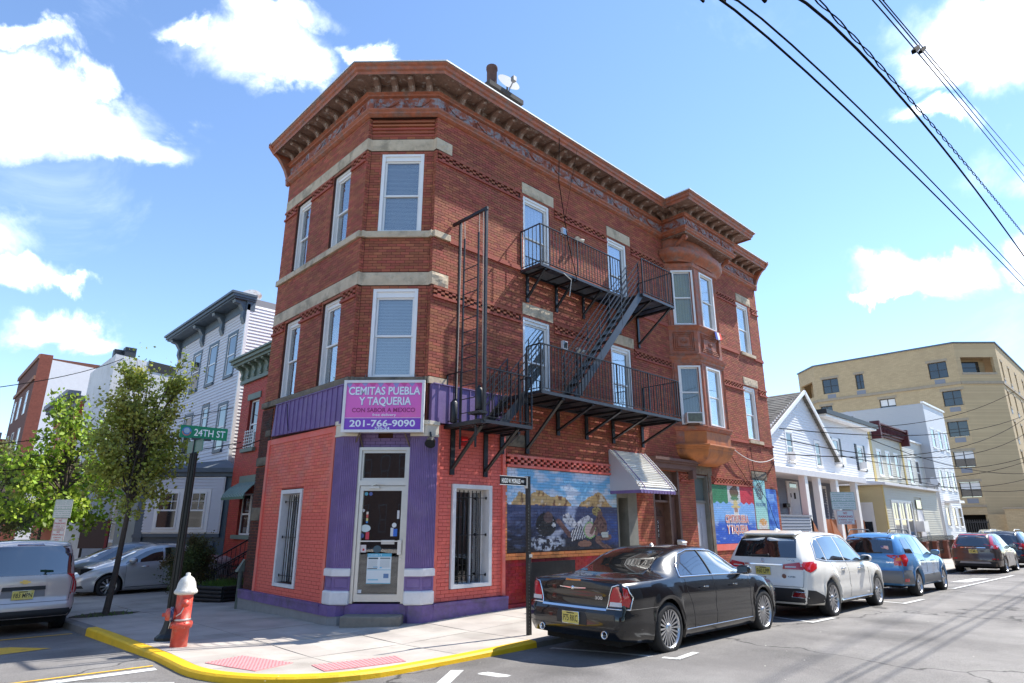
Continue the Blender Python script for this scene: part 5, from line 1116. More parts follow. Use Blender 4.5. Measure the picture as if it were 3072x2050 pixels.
cable('thin cable hanging down the facade from the roof across the first top window', [(4.75, -.69, 11.95), (4.72, -.66, 10.6), (4.95, -.73, 8.9), (5.25, -.74, 7.9)], .011); cable('thin wire dropping from the roof to the fire escape wall lamp', [(5.5, -.69, 11.95), (5.52, -.08, 9.7)], .005); cable('pale hose drooping under the upper fire escape balcony', [(4.75, -.72, 7.95), (5.05, -.72, 7.85), (5.1, -.6, 7.45)], .012, WIREP)
cable('thin black wire drooping on the purple fascia left of the sign', [(-.13, 3.8, 4.55), (-.13, 3.72, 4.2), (-.13, 3.6, 3.9)], .008, sag=.03)
# ---------------- hydrant ----------------
HY = mat('hydrant_red', (.62, .075, .045), .45, var=.2, vscale=8, col2=(.55, .2, .15), c2scale=7, c2amt=.6, bump=.3); HW = mat('hydrant_white', (.68, .66, .60), .55, var=.12, vscale=15, bump=.5, bscale=40, col2=(.45, .38, .22), c2scale=9, c2amt=.5)
hx, hy = -2.84, .62; hz = walk_z(hx, hy)
ht = thing('fire_hydrant', 'red fire hydrant with chipped white dome top on the corner pavement', 'hydrant', (hx, hy, hz)); ht.scale = (.93, .93, .89)
b = MB(); b.lathe([(.13, -.05), (.13, .30), (.165, .31), (.17, .36), (.165, .38), (.125, .40), (.125, .86)], (hx, hy, hz), n=24); b.build('barrel', HY, ht)
b = MB(); b.lathe([(.13, .415), (.133, .42), (.133, .44), (.13, .445)], (hx, hy, hz), n=24); b.build('steel_strap', ALU, ht)
b = MB(); b.lathe([(.14, .83), (.175, .85), (.18, .88), (.165, .91), (.15, .93), (.135, 1.02), (.10, 1.09), (.05, 1.13), (.035, 1.14), (.035, 1.18), (0, 1.19)], (hx, hy, hz), n=24); b.build('bonnet', HW, ht)
for k in range(8):
    a = k*math.pi/4; b = MB(); b.lathe([(.02, .3), (.02, .395)], (hx+.148*math.cos(a), hy+.148*math.sin(a), hz), n=6); b.build('flange_bolt', HY, ht)
def nozzle(dx, dy, z, r, l, nm, rib):
    b = MB(); c = (hx, hy, hz+z); d = V((dx, dy, 0)).normalized(); b.lathe([(r*.7, .1), (r*.75, .13), (r, .135), (r, .13+l), (r*.85, .15+l), (r*.3, .16+l), (r*.3, .20+l), (0, .205+l)], c, d, 16); b.build(nm, HY, ht)
nozzle(-.2, -.98, .70, .065, .05, 'side_cap', 0); nozzle(-1, .25, .52, .10, .10, 'pumper_cap', 1)
b = MB(); b.lathe([(.115, .14), (.12, .15), (.12, .18), (.115, .19)], (hx, hy, hz+.52), V((-1, .25, 0)), 20); b.build('navy_ring', mat('navy_ring', (.02, .03, .10), .5, col2=(.5, .5, .55), c2scale=14, c2amt=.8), ht)
b = MB(); b.tube([(hx-.03, hy-.135, hz+.66), (hx-.08, hy-.15, hz+.55), (hx-.13, hy-.10, hz+.50)], .008, 5); b.tube([(hx-.17, hy, hz+.42), (hx-.2, hy-.03, hz+.30), (hx-.16, hy-.04, hz+.36)], .007, 5); b.build('chain', ALU, ht)
# ---------------- street name posts ----------------
SGN = mat('sign_green', (.0, .20, .085), .4, var=.05); SLW = mat('sign_letter_white', (.82, .84, .82), .4)
px_, py_ = -2.75, 1.47; pz_ = walk_z(px_, py_)
sp = thing('street_name_post', 'tall dark street post with a green 24th street sign behind the hydrant', 'street sign', (px_, py_, pz_))
b = MB(); b.lathe([(.19, 0), (.19, .05), (.13, .10), (.10, .18), (.085, .24), (.062, .4), (.054, 1.2), (.046, 3.0), (.04, 3.02)], (px_, py_, pz_), n=10, smooth=False); b.build('post', mat('dark_green_iron', (.012, .014, .012), .45, var=.3), sp)
for k in range(5):
    a = 2*math.pi*k/5; b = MB(); b.tube([(px_+.066*math.cos(a), py_+.066*math.sin(a), pz_+.45), (px_+.056*math.cos(a), py_+.056*math.sin(a), pz_+3.0)], .010, 4); b.build('post_flute', MATS['dark_green_iron'], sp)
FS = flipof(frame((0, py_, 0), (1, 0, 0), (0, -1, 0)))
b = MB(); b.fb(FS, -3.03, -2.23, .0, .012, 3.275, 3.495); bld = b.build('name_blade', SGN, sp)
text('24TH ST', FS, -2.535, 3.325, .125, .53, .0135, SLW, bld, bold=.012)
b = MB(); b.lathe([(.08, 0), (.08, .004)], FS(-2.925, .011, 3.385), FS.N, 20); em = b.build('city_emblem', mat('emblem_blue', (.05, .17, .42), .4), bld); b = MB(); b.lathe([(.05, 0), (.05, .003)], FS(-2.925, .014, 3.40), FS.N, 14); b.build('emblem_centre', mat('emblem_pale', (.30, .42, .50), .4), bld)
b = MB(); n = 8; b.tube([FS(-2.925+.066*math.cos(math.pi+math.pi*k/n), .017, 3.385+.066*math.sin(math.pi+math.pi*k/n)) for k in range(n+1)], .008, 4); b.build('emblem_band', mat('emblem_orange', (.6, .22, .05), .4), bld)
b = MB(); b.box(px_-.03, px_+.03, py_+.002, py_+.03, 3.02, 3.5); b.fb(FS, -2.83, -2.5, -.02, .025, 3.25, 3.285); b.build('blade_clamp', IRON, sp)
FS2 = flipof(frame((px_, 0, 0), (0, 1, 0), (-1, 0, 0))); b = MB(); b.fb(FS2, py_-.42, py_+.36, .0, .012, 3.03, 3.24); b.build('name_blade', mat('sign_green_back', (.01, .10, .07), .4), sp)
hp = thing('street_name_post', 'slim black post carrying the black HUGO W. MORALES WAY street sign before the mural', 'street sign', (1.55, -2.53, walk_z(1.55, -2.53)))
b = MB(); z0 = walk_z(1.55, -2.53); b.box(1.525, 1.595, -2.56, -2.50, z0, 2.63); b.build('post', BLK, hp)
FH = flipof(frame((0, -2.53, 0), (1, 0, 0), (0, -1, 0))); b = MB(); b.fb(FH, .885, 1.52, .0, .012, 2.462, 2.61); bl2 = b.build('name_blade', mat('sign_black', (.008, .008, .009), .35), hp)
text('HUGO W. MORALES', FH, 1.14, 2.495, .078, .44, .0135, SLW, bl2, bold=.02); text('WAY', FH, 1.42, 2.51, .045, .08, .0135, SLW, bl2, bold=.02)
b = MB(); 
for (a, c, p, q) in ((.882, 1.523, 2.605, 2.613), (.882, 1.523, 2.459, 2.467)): b.fb(FH, a, c, .0, .014, p, q)
b.build('blade_edge', SLW, bl2); b = MB(); b.box(1.50, 1.54, -2.56, -2.5, 2.42, 2.62); b.box(1.54, 1.60, -2.585, -2.56, 1.28, 1.33); b.build('bracket', ALU, hp)
hol = MB()
for k in range(40): hol.lathe([(.006, 0), (.006, .002)], (1.54, -2.5605, z0+.1+.05*k), (0, -1, 0), 6)
hol.build('punched_holes', mat('hole_grey', (.25, .25, .25), .6), hp, kind='stuff')
# parking signs
def park_sign(label, x, y, F, u0, u1, rows, scale=1.0):
    z0 = walk_z(x, y); t = thing('parking_sign', label, 'parking sign', (x, y, z0), 'parking rule signs on posts'); b = MB(); b.bar((x, y, z0), (x, y, rows[0][1]), .05); b.build('post', BLK, t)
    uc = (u0+u1)/2
    for (za, zb, kind) in rows:
        w_ = (u1-u0)/2*(1.0 if kind == 'g' else .72); b = MB(); b.fb(F, uc-w_, uc+w_, .03, .036, za, zb); pn = b.build('sign_plate', mat('sign_plate_white', (.74, .76, .72), .4, var=.05), t)
        c = mat('sign_print_green', (.02, .28, .14), .5) if kind == 'g' else mat('sign_print_red', (.5, .02, .03), .5); h = zb-za
        b = MB(); e = .012
        for (p, q, r_, s_) in ((uc-w_+e, uc+w_-e, za+e, za+e+.008), (uc-w_+e, uc+w_-e, zb-e-.008, zb-e), (uc-w_+e, uc-w_+e+.008, za+e, zb-e), (uc+w_-e-.008, uc+w_-e, za+e, zb-e)): b.fb(F, p, q, .036, .0375, r_, s_)
        if kind == 'g': b.fb(F, uc-w_, uc+w_, .036, .0375, za+h*.45, za+h*.47)
        b.build('sign_border', c, pn)
        if kind == 'g': L_ = [('RESIDENTIAL PERMIT', .84, .055), ('PARKING ONLY', .73, .055), ('4 HOUR PARKING', .60, .05), ('8 AM - 9 PM', .5, .05), ('NO PARKING 10 AM', .33, .05), ('TO 12 NOON', .22, .05), ('STREET CLEANING', .1, .045)]
        elif kind == 'n': L_ = [('NO', .72, .16), ('PARKING', .48, .15), ('HERE TO', .28, .08), ('CORNER', .12, .08)]
        else: L_ = [('NO', .76, .15), ('PARKING', .54, .14), ('DRIVE', .32, .10), ('WAY', .12, .10)]
        for s_, fz, fh in L_: text(s_, F, uc, za+h*fz, h*fh, w_*1.7*min(1, len(s_)/7*.95 if kind != 'g' else 1), .038, c, pn, bold=.02 if kind != 'g' else .0)
FP1 = flipof(frame((-2.9, 11.5, 0), V((1, -1.2, 0)), V((-1.2, -1, 0))))
# left sign at y about 11.5
park_sign('white parking sign stack with NO PARKING DRIVE WAY plate above the silver minivan', -2.9, 11.5, FP1, -.27, .27, [(1.98, 2.48, 'g'), (1.66, 1.97, 'n'), (1.34, 1.65, 'd')])
FP2 = flipof(frame((16.9, -2.5, 0), V((1, -.75, 0)), V((-.75, -1, 0))))
park_sign('white parking sign stack with NO PARKING plate between the white SUV and the blue SUV', 16.9, -2.5, FP2, -.44, .44, [(2.28, 2.86, 'g'), (1.80, 2.26, 'n')])
# ---------------- trees ----------------
BARK = mat('tree_bark', (.085, .065, .05), .95, var=.3, vscale=9, bump=1., bscale=30)
def leafmat(n, c, c2, isl=.45): return mat(n, c, .55, island=isl, col2=c2, c2scale=1.2, c2amt=.7, c2lo=.42, c2hi=.6, trans=.42)
LV1 = leafmat('leaf_olive', (.36, .42, .07), (.46, .42, .10)); LV2 = leafmat('leaf_lime', (.27, .42, .035), (.42, .50, .07), .6); LV3 = leafmat('leaf_pale', (.20, .22, .07), (.26, .25, .09)); LVB = leafmat('leaf_bush', (.10, .14, .04), (.13, .06, .035)); LVG = leafmat('grass_blade', (.10, .19, .03), (.14, .22, .05))
def tree(name, label, base, top, crown, n_leaf, ls, leaf, r0=.10, seed=1, forks=7, lean=(0, 0), cat='tree', clump=.28, trunk_h=None, group=None, droop=0):
    """crown: list of (cx,cy,cz,rx,ry,rz) ellipsoids; limbs reach into them, leaves sit in clumps round the twig ends"""
    rn = random.Random(seed); t = thing(name, label, cat, base, group); B0 = V(base); b = MB(); th = trunk_h or (crown[0][2]-crown[0][5]*.9)
    P0 = [B0+V((0, 0, -.1)), B0+V((lean[0]*.3+.02, lean[1]*.3, (th-B0.z)*.4)), V((base[0]+lean[0]*.7, base[1]+lean[1]*.7, th)), V((base[0]+lean[0], base[1]+lean[1], th+(crown[0][2]-th)*1.1))]
    cr = [P0[0].lerp(P0[1], .5)]; b.tube([P0[0], P0[0].lerp(P0[1], .12)]+P0[1:], [r0*1.45, r0*1.05, r0*.9, r0*.75, r0*.4], 10)
    twigs = []
    for (cx, cy, cz, rx, ry, rz) in crown:
        nb = int(forks*(rx*ry*rz)**.34/.9)+3
        for k in range(nb):
            d = V((rn.gauss(0, 1), rn.gauss(0, 1), rn.gauss(0, .9))).normalized(); rad = rn.uniform(.35, 1.35)**.5
            e = V((cx+d.x*rx*rad, cy+d.y*ry*rad, cz+d.z*rz*rad)); s_ = P0[2].lerp(P0[3], rn.random()) if e.z > th else P0[1].lerp(P0[2], rn.uniform(.6, 1))
            m_ = s_.lerp(e, .5)+V((rn.uniform(-.1, .1), rn.uniform(-.1, .1), .12*(e-s_).length)); m_ = m_.lerp(V((s_.x, s_.y, m_.z)), .25)
            rb = r0*.28*min(1.4, (e-s_).length/1.5+.3); b.tube([s_, s_.lerp(m_, .5), m_, m_.lerp(e, .5)+V((0, 0, .03)), e], [rb, rb*.8, rb*.55, rb*.35, rb*.12], 5, cap=False)
            twigs.append(e); twigs.append(m_.lerp(e, .5))
            for q in range(5):
                s2 = m_.lerp(e, rn.uniform(.1, .9)); d2 = V((rn.gauss(0, 1), rn.gauss(0, 1), rn.gauss(.1, .8))).normalized()*rn.uniform(.25, .6)*max(rx, rz)*.55; e2 = s2+d2
                nrm = ((e2.x-cx)/rx)**2+((e2.y-cy)/ry)**2+((e2.z-cz)/rz)**2
                if nrm > 1.15: e2 = V((cx+(e2.x-cx)/nrm**.5, cy+(e2.y-cy)/nrm**.5, cz+(e2.z-cz)/nrm**.5))
                b.tube([s2, s2.lerp(e2, .5)+V((0, 0, .02)), e2], [rb*.3, rb*.2, rb*.08], 4, cap=False); twigs += [e2, s2.lerp(e2, .6)]
    b.build('trunk', BARK, t)
    N = n_leaf; tw = np.array([p[:] for p in twigs]); idx = np.random.RandomState(seed).randint(0, len(tw), N); rs = np.random.RandomState(seed+1)
    sizes = rs.uniform(.3, 1.7, len(tw))[idx][:, None]
    c = tw[idx]+rs.normal(0, clump*.5, (N, 3))*sizes
    a = rs.normal(0, 1, (N, 3)); a[:, 2] -= droop; a /= np.linalg.norm(a, axis=1)[:, None]; q = rs.normal(0, 1, (N, 3)); q[:, 2] *= .4; w_ = np.cross(a, q); w_ /= np.linalg.norm(w_, axis=1)[:, None]
    s = (ls*rs.uniform(.6, 1.3, N))[:, None]; nrm = np.cross(a, w_); fold = nrm*s*.12
    V0 = c; V1 = c+a*s*.5+w_*s*.36+fold; V2 = c+a*s; V3 = c+a*s*.5-w_*s*.36+fold
    vs = np.stack([V0, V1, V2, V3], 1).reshape(-1, 3)-np.array(base); me = bpy.data.meshes.new('foliage'); me.vertices.add(4*N); me.vertices.foreach_set('co', vs.ravel()); me.loops.add(6*N); me.polygons.add(2*N)
    li = (np.arange(N)*4)[:, None]+np.array([0, 1, 2, 0, 2, 3])[None]; me.loops.foreach_set('vertex_index', li.ravel().astype(np.int32)); me.polygons.foreach_set('loop_start', np.arange(2*N, dtype=np.int32)*3); me.polygons.foreach_set('loop_total', np.full(2*N, 3, dtype=np.int32)); me.update(); me.validate(); me.materials.append(leaf)
    o = bpy.data.objects.new('crown', me); COL.objects.link(o); o.parent = t; return t
tx, ty = -2.45, 7.0; tz = walk_z(tx, ty)
tree('street_tree', 'young olive-green street tree standing in the pavement pit beside the minivan', (tx, ty, tz), 6.2, [(-2.35, 6.9, 3.8, 1.15, 1.15, 1.1), (-2.3, 6.9, 4.9, .95, .95, .8), (-3.05, 6.9, 4.6, .55, .6, .4), (-3.15, 6.9, 3.5, .5, .6, .5), (-2.35, 6.9, 2.5, .95, .95, .6), (-1.68, 6.9, 5.6, .3, .4, .45), (-1.6, 6.9, 3.6, .5, .5, .7), (-2.7, 6.9, 5.6, .3, .4, .35)], 11500, .088, LV1, r0=.07, seed=4, forks=9, lean=(.16, 0), trunk_h=2.0, clump=.21)
tree('street_tree', 'bright lime-green young tree rising behind the minivan roof', (-2.7, 13.2, walk_z(-2.7, 13)), 5.6, [(-2.9, 13.2, 3.6, 1.5, 1.3, 1.2), (-3.0, 13, 4.8, .9, .9, .9), (-1.8, 13.0, 2.9, 1.0, 1, .8), (-4.1, 13, 3.0, .9, 1, .9), (-2.2, 12.9, 2.0, .9, .8, .5)], 5200, .14, LV2, r0=.09, seed=9, forks=7, droop=.5, clump=.30)
tree('street_tree', 'pale green tree at the left picture edge beyond the lime-green tree', (-3.6, 22, -.4), 5, [(-4.2, 22, 3.0, 1.9, 1.6, 1.8), (-3.2, 22, 1.9, 1.4, 1.2, 1.1)], 9000, .11, LV3, r0=.09, seed=13)
tree('street_tree', 'far green street tree between the lime tree and the beige house', (-.8, 30, -.4), 5, [(-.8, 30, 3.2, 2.0, 1.8, 1.7)], 5000, .16, LV2, r0=.09, seed=17)
pit = MB(); rnp = random.Random(2)
pit.add([(tx+.62*math.cos(a)*rnp.uniform(.8, 1.2), ty+.5*math.sin(a)*rnp.uniform(.8, 1.2), walk_z(tx, ty)+.012) for a in np.linspace(0, 2*math.pi, 16)[:-1]], [tuple(range(15))]); pit.build('tree_pit_soil', mat('soil', (.06, .045, .03), .95, var=.4, bump=1.), kind='structure')
wd = MB()
for k in range(110): 
    a = rnp.uniform(0, 6.3); r_ = rnp.uniform(.12, .6); x, y = tx+r_*math.cos(a), ty+r_*math.sin(a)*.8; h = rnp.uniform(.02, .08); d = V((rnp.uniform(-.06, .06), rnp.uniform(-.06, .06), 0)); wd.add([(x-.01, y, walk_z(x, y)), (x+.01, y, walk_z(x, y)), (x+d.x, y+d.y, walk_z(x, y)+h)], [(0, 1, 2)])
tag(wd.build('weeds', LVG, kind='stuff'), 'low weeds round the foot of the young street tree', 'weeds')
# bush and planter
tree('bush', 'dark round bush with reddish shoots in front of the silver sedan', (.2, 9.9, walk_z(.2, 9.9)), 1.3, [(.2, 9.9, .75, .85, .75, .68), (-.15, 9.8, 1.0, .5, .5, .45), (.65, 9.9, 1.0, .45, .5, .42)], 11000, .055, LVB, r0=.04, seed=21, cat='bush', clump=.2, trunk_h=.1)
pz0 = walk_z(.6, 8.7); pt = thing('timber_planter', 'low planter of stacked black timbers with grass beside the shop corner', 'planter', (.5, 8.7, pz0)); TIM = mat('black_timber', (.020, .020, .021), .6, var=.4, bump=.6, bscale=20)
PL = [(.02, 8.75), (.42, 7.85), (1.55, 8.2), (1.2, 9.3)]
for k in range(4):
    z = pz0+.02+.10*k
    for i in range(4):
        a, c = PL[i], PL[(i+1) % 4]; b = MB(); b.tube([(a[0], a[1], z+.05), (c[0], c[1], z+.05)], .056, 8, smooth=True); b.build('timber', TIM, pt)
b = MB(); b.prism(PL, pz0, pz0+.33); b.build('soil', MATS['soil'], pt)
gr = MB()
for k in range(900):
    u, v_ = rnp.random(), rnp.random(); p = (V((*PL[0], 0))*(1-u)+V((*PL[1], 0))*u)*(1-v_)+(V((*PL[3], 0))*(1-u)+V((*PL[2], 0))*u)*v_; h = rnp.uniform(.08, .26)*(1 if u < .7 else .6); dx, dy = rnp.uniform(-.14, .14), rnp.uniform(-.14, .14); z = pz0+.33
    gr.add([(p.x-.008, p.y, z), (p.x+.008, p.y, z), (p.x+dx*.5+.006, p.y+dy*.5, z+h*.75), (p.x+dx, p.y+dy, z+h), (p.x+dx*.5-.006, p.y+dy*.5, z+h*.75)], [(0, 1, 2, 4), (4, 2, 3)])
gr.build('grass', LVG, pt, kind='stuff')
dp = thing('downpipe', 'grey metal drain pipe at the left end of the purple plinth', 'drain pipe', (-.06, 5.6, 0)); b = MB(); b.lathe([(.055, -.22), (.055, .72), (.07, .74)], (-.07, 5.56, 0), n=10); b.hexa([(-.18, 5.50, .72), (.0, 5.50, .72), (.0, 5.66, .72), (-.18, 5.66, .72), (-.02, 5.52, 1.0), (.06, 5.52, .98), (.06, 5.62, .98), (-.02, 5.62, 1.0)]); b.build('pipe', mat('green_grey_metal', (.11, .13, .11), .5, var=.2), dp)
# ---------------- houses down the left street ----------------
def sid(F, u0, u1, z0, z1, holes, pitch, m, parent, single=True, name='siding_board', clipf=None, d0=0.0):
    """clapboards: each board a wedge, thick at its lower edge"""
    J = MB(); n = int(math.ceil((z1-z0)/pitch))
    for k in range(n):
        a, c = z0+k*pitch, min(z1, z0+(k+1)*pitch); iv = [(u0, u1)]; zm = (a+c)/2
        if clipf: iv = [clipf(zm)]
        for h in holes:
            if h[2] < zm < h[3]:
                nv = []
                for (p, q) in iv:
                    if h[1] <= p or h[0] >= q: nv.append((p, q)); continue
                    if h[0] > p: nv.append((p, h[0]))
                    if h[1] < q: nv.append((h[1], q))
                iv = nv
        for (p, q) in iv:
            if q-p < .02: continue
            b = MB() if single else J
            b.hexa([F(p, d0-.02, a), F(q, d0-.02, a), F(q, d0+.03, a), F(p, d0+.03, a), F(p, d0-.02, c), F(q, d0-.02, c), F(q, d0+.003, c), F(p, d0+.003, c)])
            if single: b.build(name, m, parent)
    if not single: J.build('siding', m, parent, kind='stuff')
def simple_window(F, u0, u1, z0, z1, parent, mf=WHT, trim=None, muntin=None, tw=.09, d=.0, glass=None, blind=None, head=0):
    b = MB()
    if trim:
        b.fb(F, u0-tw, u0, d, d+.04, z0-tw, z1+tw); b.fb(F, u1, u1+tw, d, d+.04, z0-tw, z1+tw); b.fb(F, u0, u1, d, d+.04, z1, z1+tw); b.fb(F, u0-tw*.3, u1+tw*.3, d, d+.08, z0-tw, z0); tr = b.build('window', trim, parent); b = MB()
    w_ = min(.06, (u1-u0)*.09); zm = (z0+z1)/2
    for (p, q, r_, s_) in ((u0, u0+w_, z0, z1), (u1-w_, u1, z0, z1), (u0+w_, u1-w_, z0, z0+w_), (u0+w_, u1-w_, z1-w_, z1), (u0+w_, u1-w_, zm-w_*.5, zm+w_*.5)): b.fb(F, p, q, d-.02, d+.02, r_, s_)
    if muntin:
        nu, nv = muntin
        for i in range(1, nu): u = u0+(u1-u0)*i/nu; b.fb(F, u-.012, u+.012, d-.01, d+.012, zm, z1)
        for i in range(1, nv): z = zm+(z1-zm)*i/nv; b.fb(F, u0, u1, d-.01, d+.011, z-.012, z+.012)
    fr = b.build('frame' if trim else 'window', mf, tr if trim else parent)
    par = tr if trim else fr
    b = MB(); b.fb(F, u0+w_*.5, u1-w_*.5, d-.012, d-.004, z0+w_*.5, z1-w_*.5); b.build('pane', glass or GLD, par)
    if blind:
        b = MB(); b.fb(F, u0+w_, u1-w_, d-.004, d-.002, z1-(z1-z0)*blind, z1-w_); b.build('blind', BLIND, par)
GLD = mat('dark_window_glass', (.018, .022, .026), .04, spec=.6, coat=.6, var=.5, vscale=.8)
def faceframe(x=None, y=None):
    return flipof(frame((x, 0, 0), (0, 1, 0), (-1, 0, 0))) if x is not None else flipof(frame((0, y, 0), (1, 0, 0), (0, -1, 0)))
F3 = faceframe(x=3.0)
# red painted small house
rh = thing('red_row_house', 'small red painted brick row house with sage green bracketed cornice', 'house', (3, 11, -.3)); RPB = mat('red_house_brick', (.48, .060, .035), .65, var=.12, island=.1); SAGE = mat('sage_green_trim', (.17, .21, .165), .6, var=.12)
hs = [(13.45, 14.38, 4.58, 6.5), (12.5, 14.2, 1.42, 2.9)]
b = MB(); holed(b, F3, 6.2, 15.25, -.6, 7.4, hs, -.3, -.012); b.box(3.02, 10, 6.2, 6.4, -.6, 7.4); b.box(3.02, 10, 15.0, 15.2, -.6, 7.4); b.box(3, 10, 6.2, 15.2, 7.4, 7.45); rw = b.build('wall', mat('red_house_joint', (.25, .03, .02), .8), rh)
b = MB()
for r in courses(11.6, 15.25, -.4, 7.3, hs, .07, .21, 4): brick_add(b, F3, r, rnd=rr)
b.build('brickwork', RPB, rw, kind='stuff')
b = MB(); b.fb(F3, 6.2, 15.4, 0, .10, 7.28, 7.42); b.fb(F3, 6.2, 15.4, -.1, .06, 7.42, 8.0); b.fb(F3, 6.2, 15.5, 0, .42, 7.98, 8.08); b.fb(F3, 6.2, 15.55, 0, .52, 8.08, 8.2); b.fb(F3, 6.2, 15.6, 0, .6, 8.2, 8.27); cr_ = b.build('cornice', SAGE, rh)
for k in range(9):
    u = 15.25-.62*k; b = MB(); P = [(.06, 7.45), (.12, 7.45), (.16, 7.55), (.12, 7.7), (.2, 7.85), (.36, 7.92), (.38, 7.98), (.06, 7.98)]; n = len(P); vs = [F3(u-.09, a, c) for a, c in P]+[F3(u+.09, a, c) for a, c in P]; b.add(vs, [tuple(range(n)), tuple(range(n, 2*n))[::-1]]+[(i, n+i, n+(i+1) % n, (i+1) % n) for i in range(n)]); b.build('bracket', SAGE, cr_, fix=True)
b = MB(); b.fb(F3, 13.3, 14.55, -.02, .04, 6.52, 6.76); b.build('lintel', SAGE, rh); b = MB(); b.fb(F3, 12.3, 14.4, -.02, .04, 3.2, 3.56); b.build('lintel', SAGE, rh); b = MB(); b.fb(F3, 13.3, 14.5, -.02, .12, 4.46, 4.6); b.build('sill', SAGE, rh); b = MB(); b.fb(F3, 12.3, 14.4, -.02, .12, 1.28, 1.42); b.build('sill', SAGE, rh)
simple_window(F3, 13.47, 14.36, 4.6, 6.5, rh, d=-.12); simple_window(F3, 13.42, 14.2, 1.42, 2.9, rh, d=-.12); simple_window(F3, 12.5, 13.38, 1.42, 2.9, rh, d=-.12)
b = MB()
for k in range(6): b.bar(F3(13.45, .06, 4.66+.12*k), F3(14.4, .06, 4.66+.12*k), .022)
for k in range(5): b.bar(F3(13.5+.2*k, .06, 4.6), F3(13.5+.2*k, .06, 5.3), .022)
b.build('window_guard', WHT, rh, kind='stuff')
ga = thing('window_awning', 'green striped window awning on the red row house', 'awning', (2.8, 13.5, 2.8)); b = MB(); pf = [(.05, 3.30), (.35, 3.12), (.58, 2.86), (.62, 2.74)]
for i, ((a, c), (d, e)) in enumerate(zip(pf, pf[1:])):
    for k in range(14): u = 12.3+.15*k+.0; b.quad(F3(u, a, c), F3(u+.075, a, c), F3(u+.075, d, e), F3(u, d, e), 0); b.quad(F3(u+.075, a+.01, c), F3(u+.15, a+.01, c), F3(u+.15, d+.01, e), F3(u+.075, d+.01, e), 1)
b.build('awning_sheet', [mat('awning_green', (.035, .12, .075), .5), mat('awning_pale', (.30, .40, .36), .5)], ga); b = MB(); b.add([F3(14.4, 0, 3.32), F3(14.4, .35, 3.12), F3(14.4, .58, 2.86), F3(14.4, .62, 2.74), F3(14.4, 0, 2.74)], [(0, 1, 2, 3, 4)]); b.fb(F3, 12.3, 14.4, .60, .63, 2.66, 2.75, 0); b.build('awning_side', MATS['awning_green'], ga)
# stoop with railing
stp = thing('front_stoop', 'brown front steps with black iron railings at the red row house', 'stoop', (2, 11.4, -.3)); BST = mat('brown_stoop', (.14, .065, .05), .85, var=.2)
for k in range(5): b = MB(); b.box(1.2+.32*k, 3.0, 10.6, 12.0, -.4, -.15+.17*k); b.build('step', BST, stp)
for y in (10.6, 12.0):
    b = MB(); b.bar((1.1, y, .45), (2.8, y, 1.4), .04); b.bar((1.1, y, .0), (2.8, y, .95), .03); b.bar((1.1, y, -.3), (1.1, y, .5), .04)
    b.build('hand_rail', BLK, stp)
    for k in range(12): x = 1.1+1.7*k/12; z = .0+.95*k/12; b = MB(); b.bar((x, y, z-.1), (x, y, z+.45), .016); b.build('baluster', BLK, stp)
fn = thing('iron_fence', 'low black iron fence before the red row house front yard', 'fence', (1, 12.5, -.3)); b = MB(); b.bar((1.0, 8.2, .65), (1.0, 14.8, .62), .035); b.bar((1.0, 8.2, -.1), (1.0, 14.8, -.12), .03); b.build('fence_rail', BLK, fn)
for k in range(50): b = MB(); b.bar((1.0, 8.2+.132*k, -.3), (1.0, 8.2+.132*k, .72), .016); b.build('picket', BLK, fn)
cn3 = thing('traffic_cone', 'small orange cone behind the planter by the steps', 'cone', (1.3, 10.4, -.2)); b = MB(); b.lathe([(.12, 0), (.12, .02), (.07, .03), (.025, .34), (0, .35)], (1.1, 10.2, -.12), n=12); b.build('cone_body', mat('cone_orange', (.8, .12, .02), .5), cn3)
# grey three-storey house
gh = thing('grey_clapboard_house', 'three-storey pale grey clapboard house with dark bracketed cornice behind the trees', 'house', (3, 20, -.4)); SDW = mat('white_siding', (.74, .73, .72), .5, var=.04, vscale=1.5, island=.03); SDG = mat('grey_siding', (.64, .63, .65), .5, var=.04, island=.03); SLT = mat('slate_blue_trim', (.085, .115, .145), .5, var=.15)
w3 = [(21.2, 22.2), (19.0, 20.0), (16.72, 17.62)]; hs = [(a, c, 8.02, 9.86) for a, c in w3]+[(21.2, 22.2, 4.9, 6.75), (19.1, 19.82, 5.98, 6.9), (16.82, 17.7, 4.82, 6.72)]
b = MB(); b.box(3.03, 13, 15.93, 25.0, -.8, 10.9); b.build('wall', SDG, gh)
sid(F3, 15.9, 25.05, 3.9, 10.75, [(a-.12, c+.12, p-.12, q+.12) for a, c, p, q in hs], .145, SDG, gh)
FY = faceframe(y=15.9); sid(FY, 3.0, 11.5, 3.5, 11.0, [], .145, SDW, gh)
b = MB(); b.box(2.97, 3.1, 15.86, 15.98, 3.5, 11.0); b.build('corner_board', WHT, gh)
for (a, c, p, q) in hs: simple_window(F3, a, c, p, q, gh, trim=SLT, tw=.13)
b = MB(); b.fb(F3, 15.86, 25.1, -.3, .06, 10.72, 11.15); b.fb(F3, 15.8, 25.2, -.3, .62, 11.13, 11.2); b.fb(F3, 15.75, 25.25, -.3, .7, 11.2, 11.32); b.fb(F3, 15.72, 25.3, -.3, .78, 11.32, 11.42); gc = b.build('cornice', SLT, gh)
for u in (16.1, 18.6, 21.2, 24.7):
    b = MB(); P = [(.0, 10.2), (.06, 10.15), (.16, 10.4), (.14, 10.7), (.3, 10.95), (.52, 11.0), (.56, 11.12), (0, 11.12)]; n = len(P); vs = [F3(u-.16, a, c) for a, c in P]+[F3(u+.16, a, c) for a, c in P]; b.add(vs, [tuple(range(n)), tuple(range(n, 2*n))[::-1]]+[(i, n+i, n+(i+1) % n, (i+1) % n) for i in range(n)]); b.build('bracket', SLT, gc, fix=True)
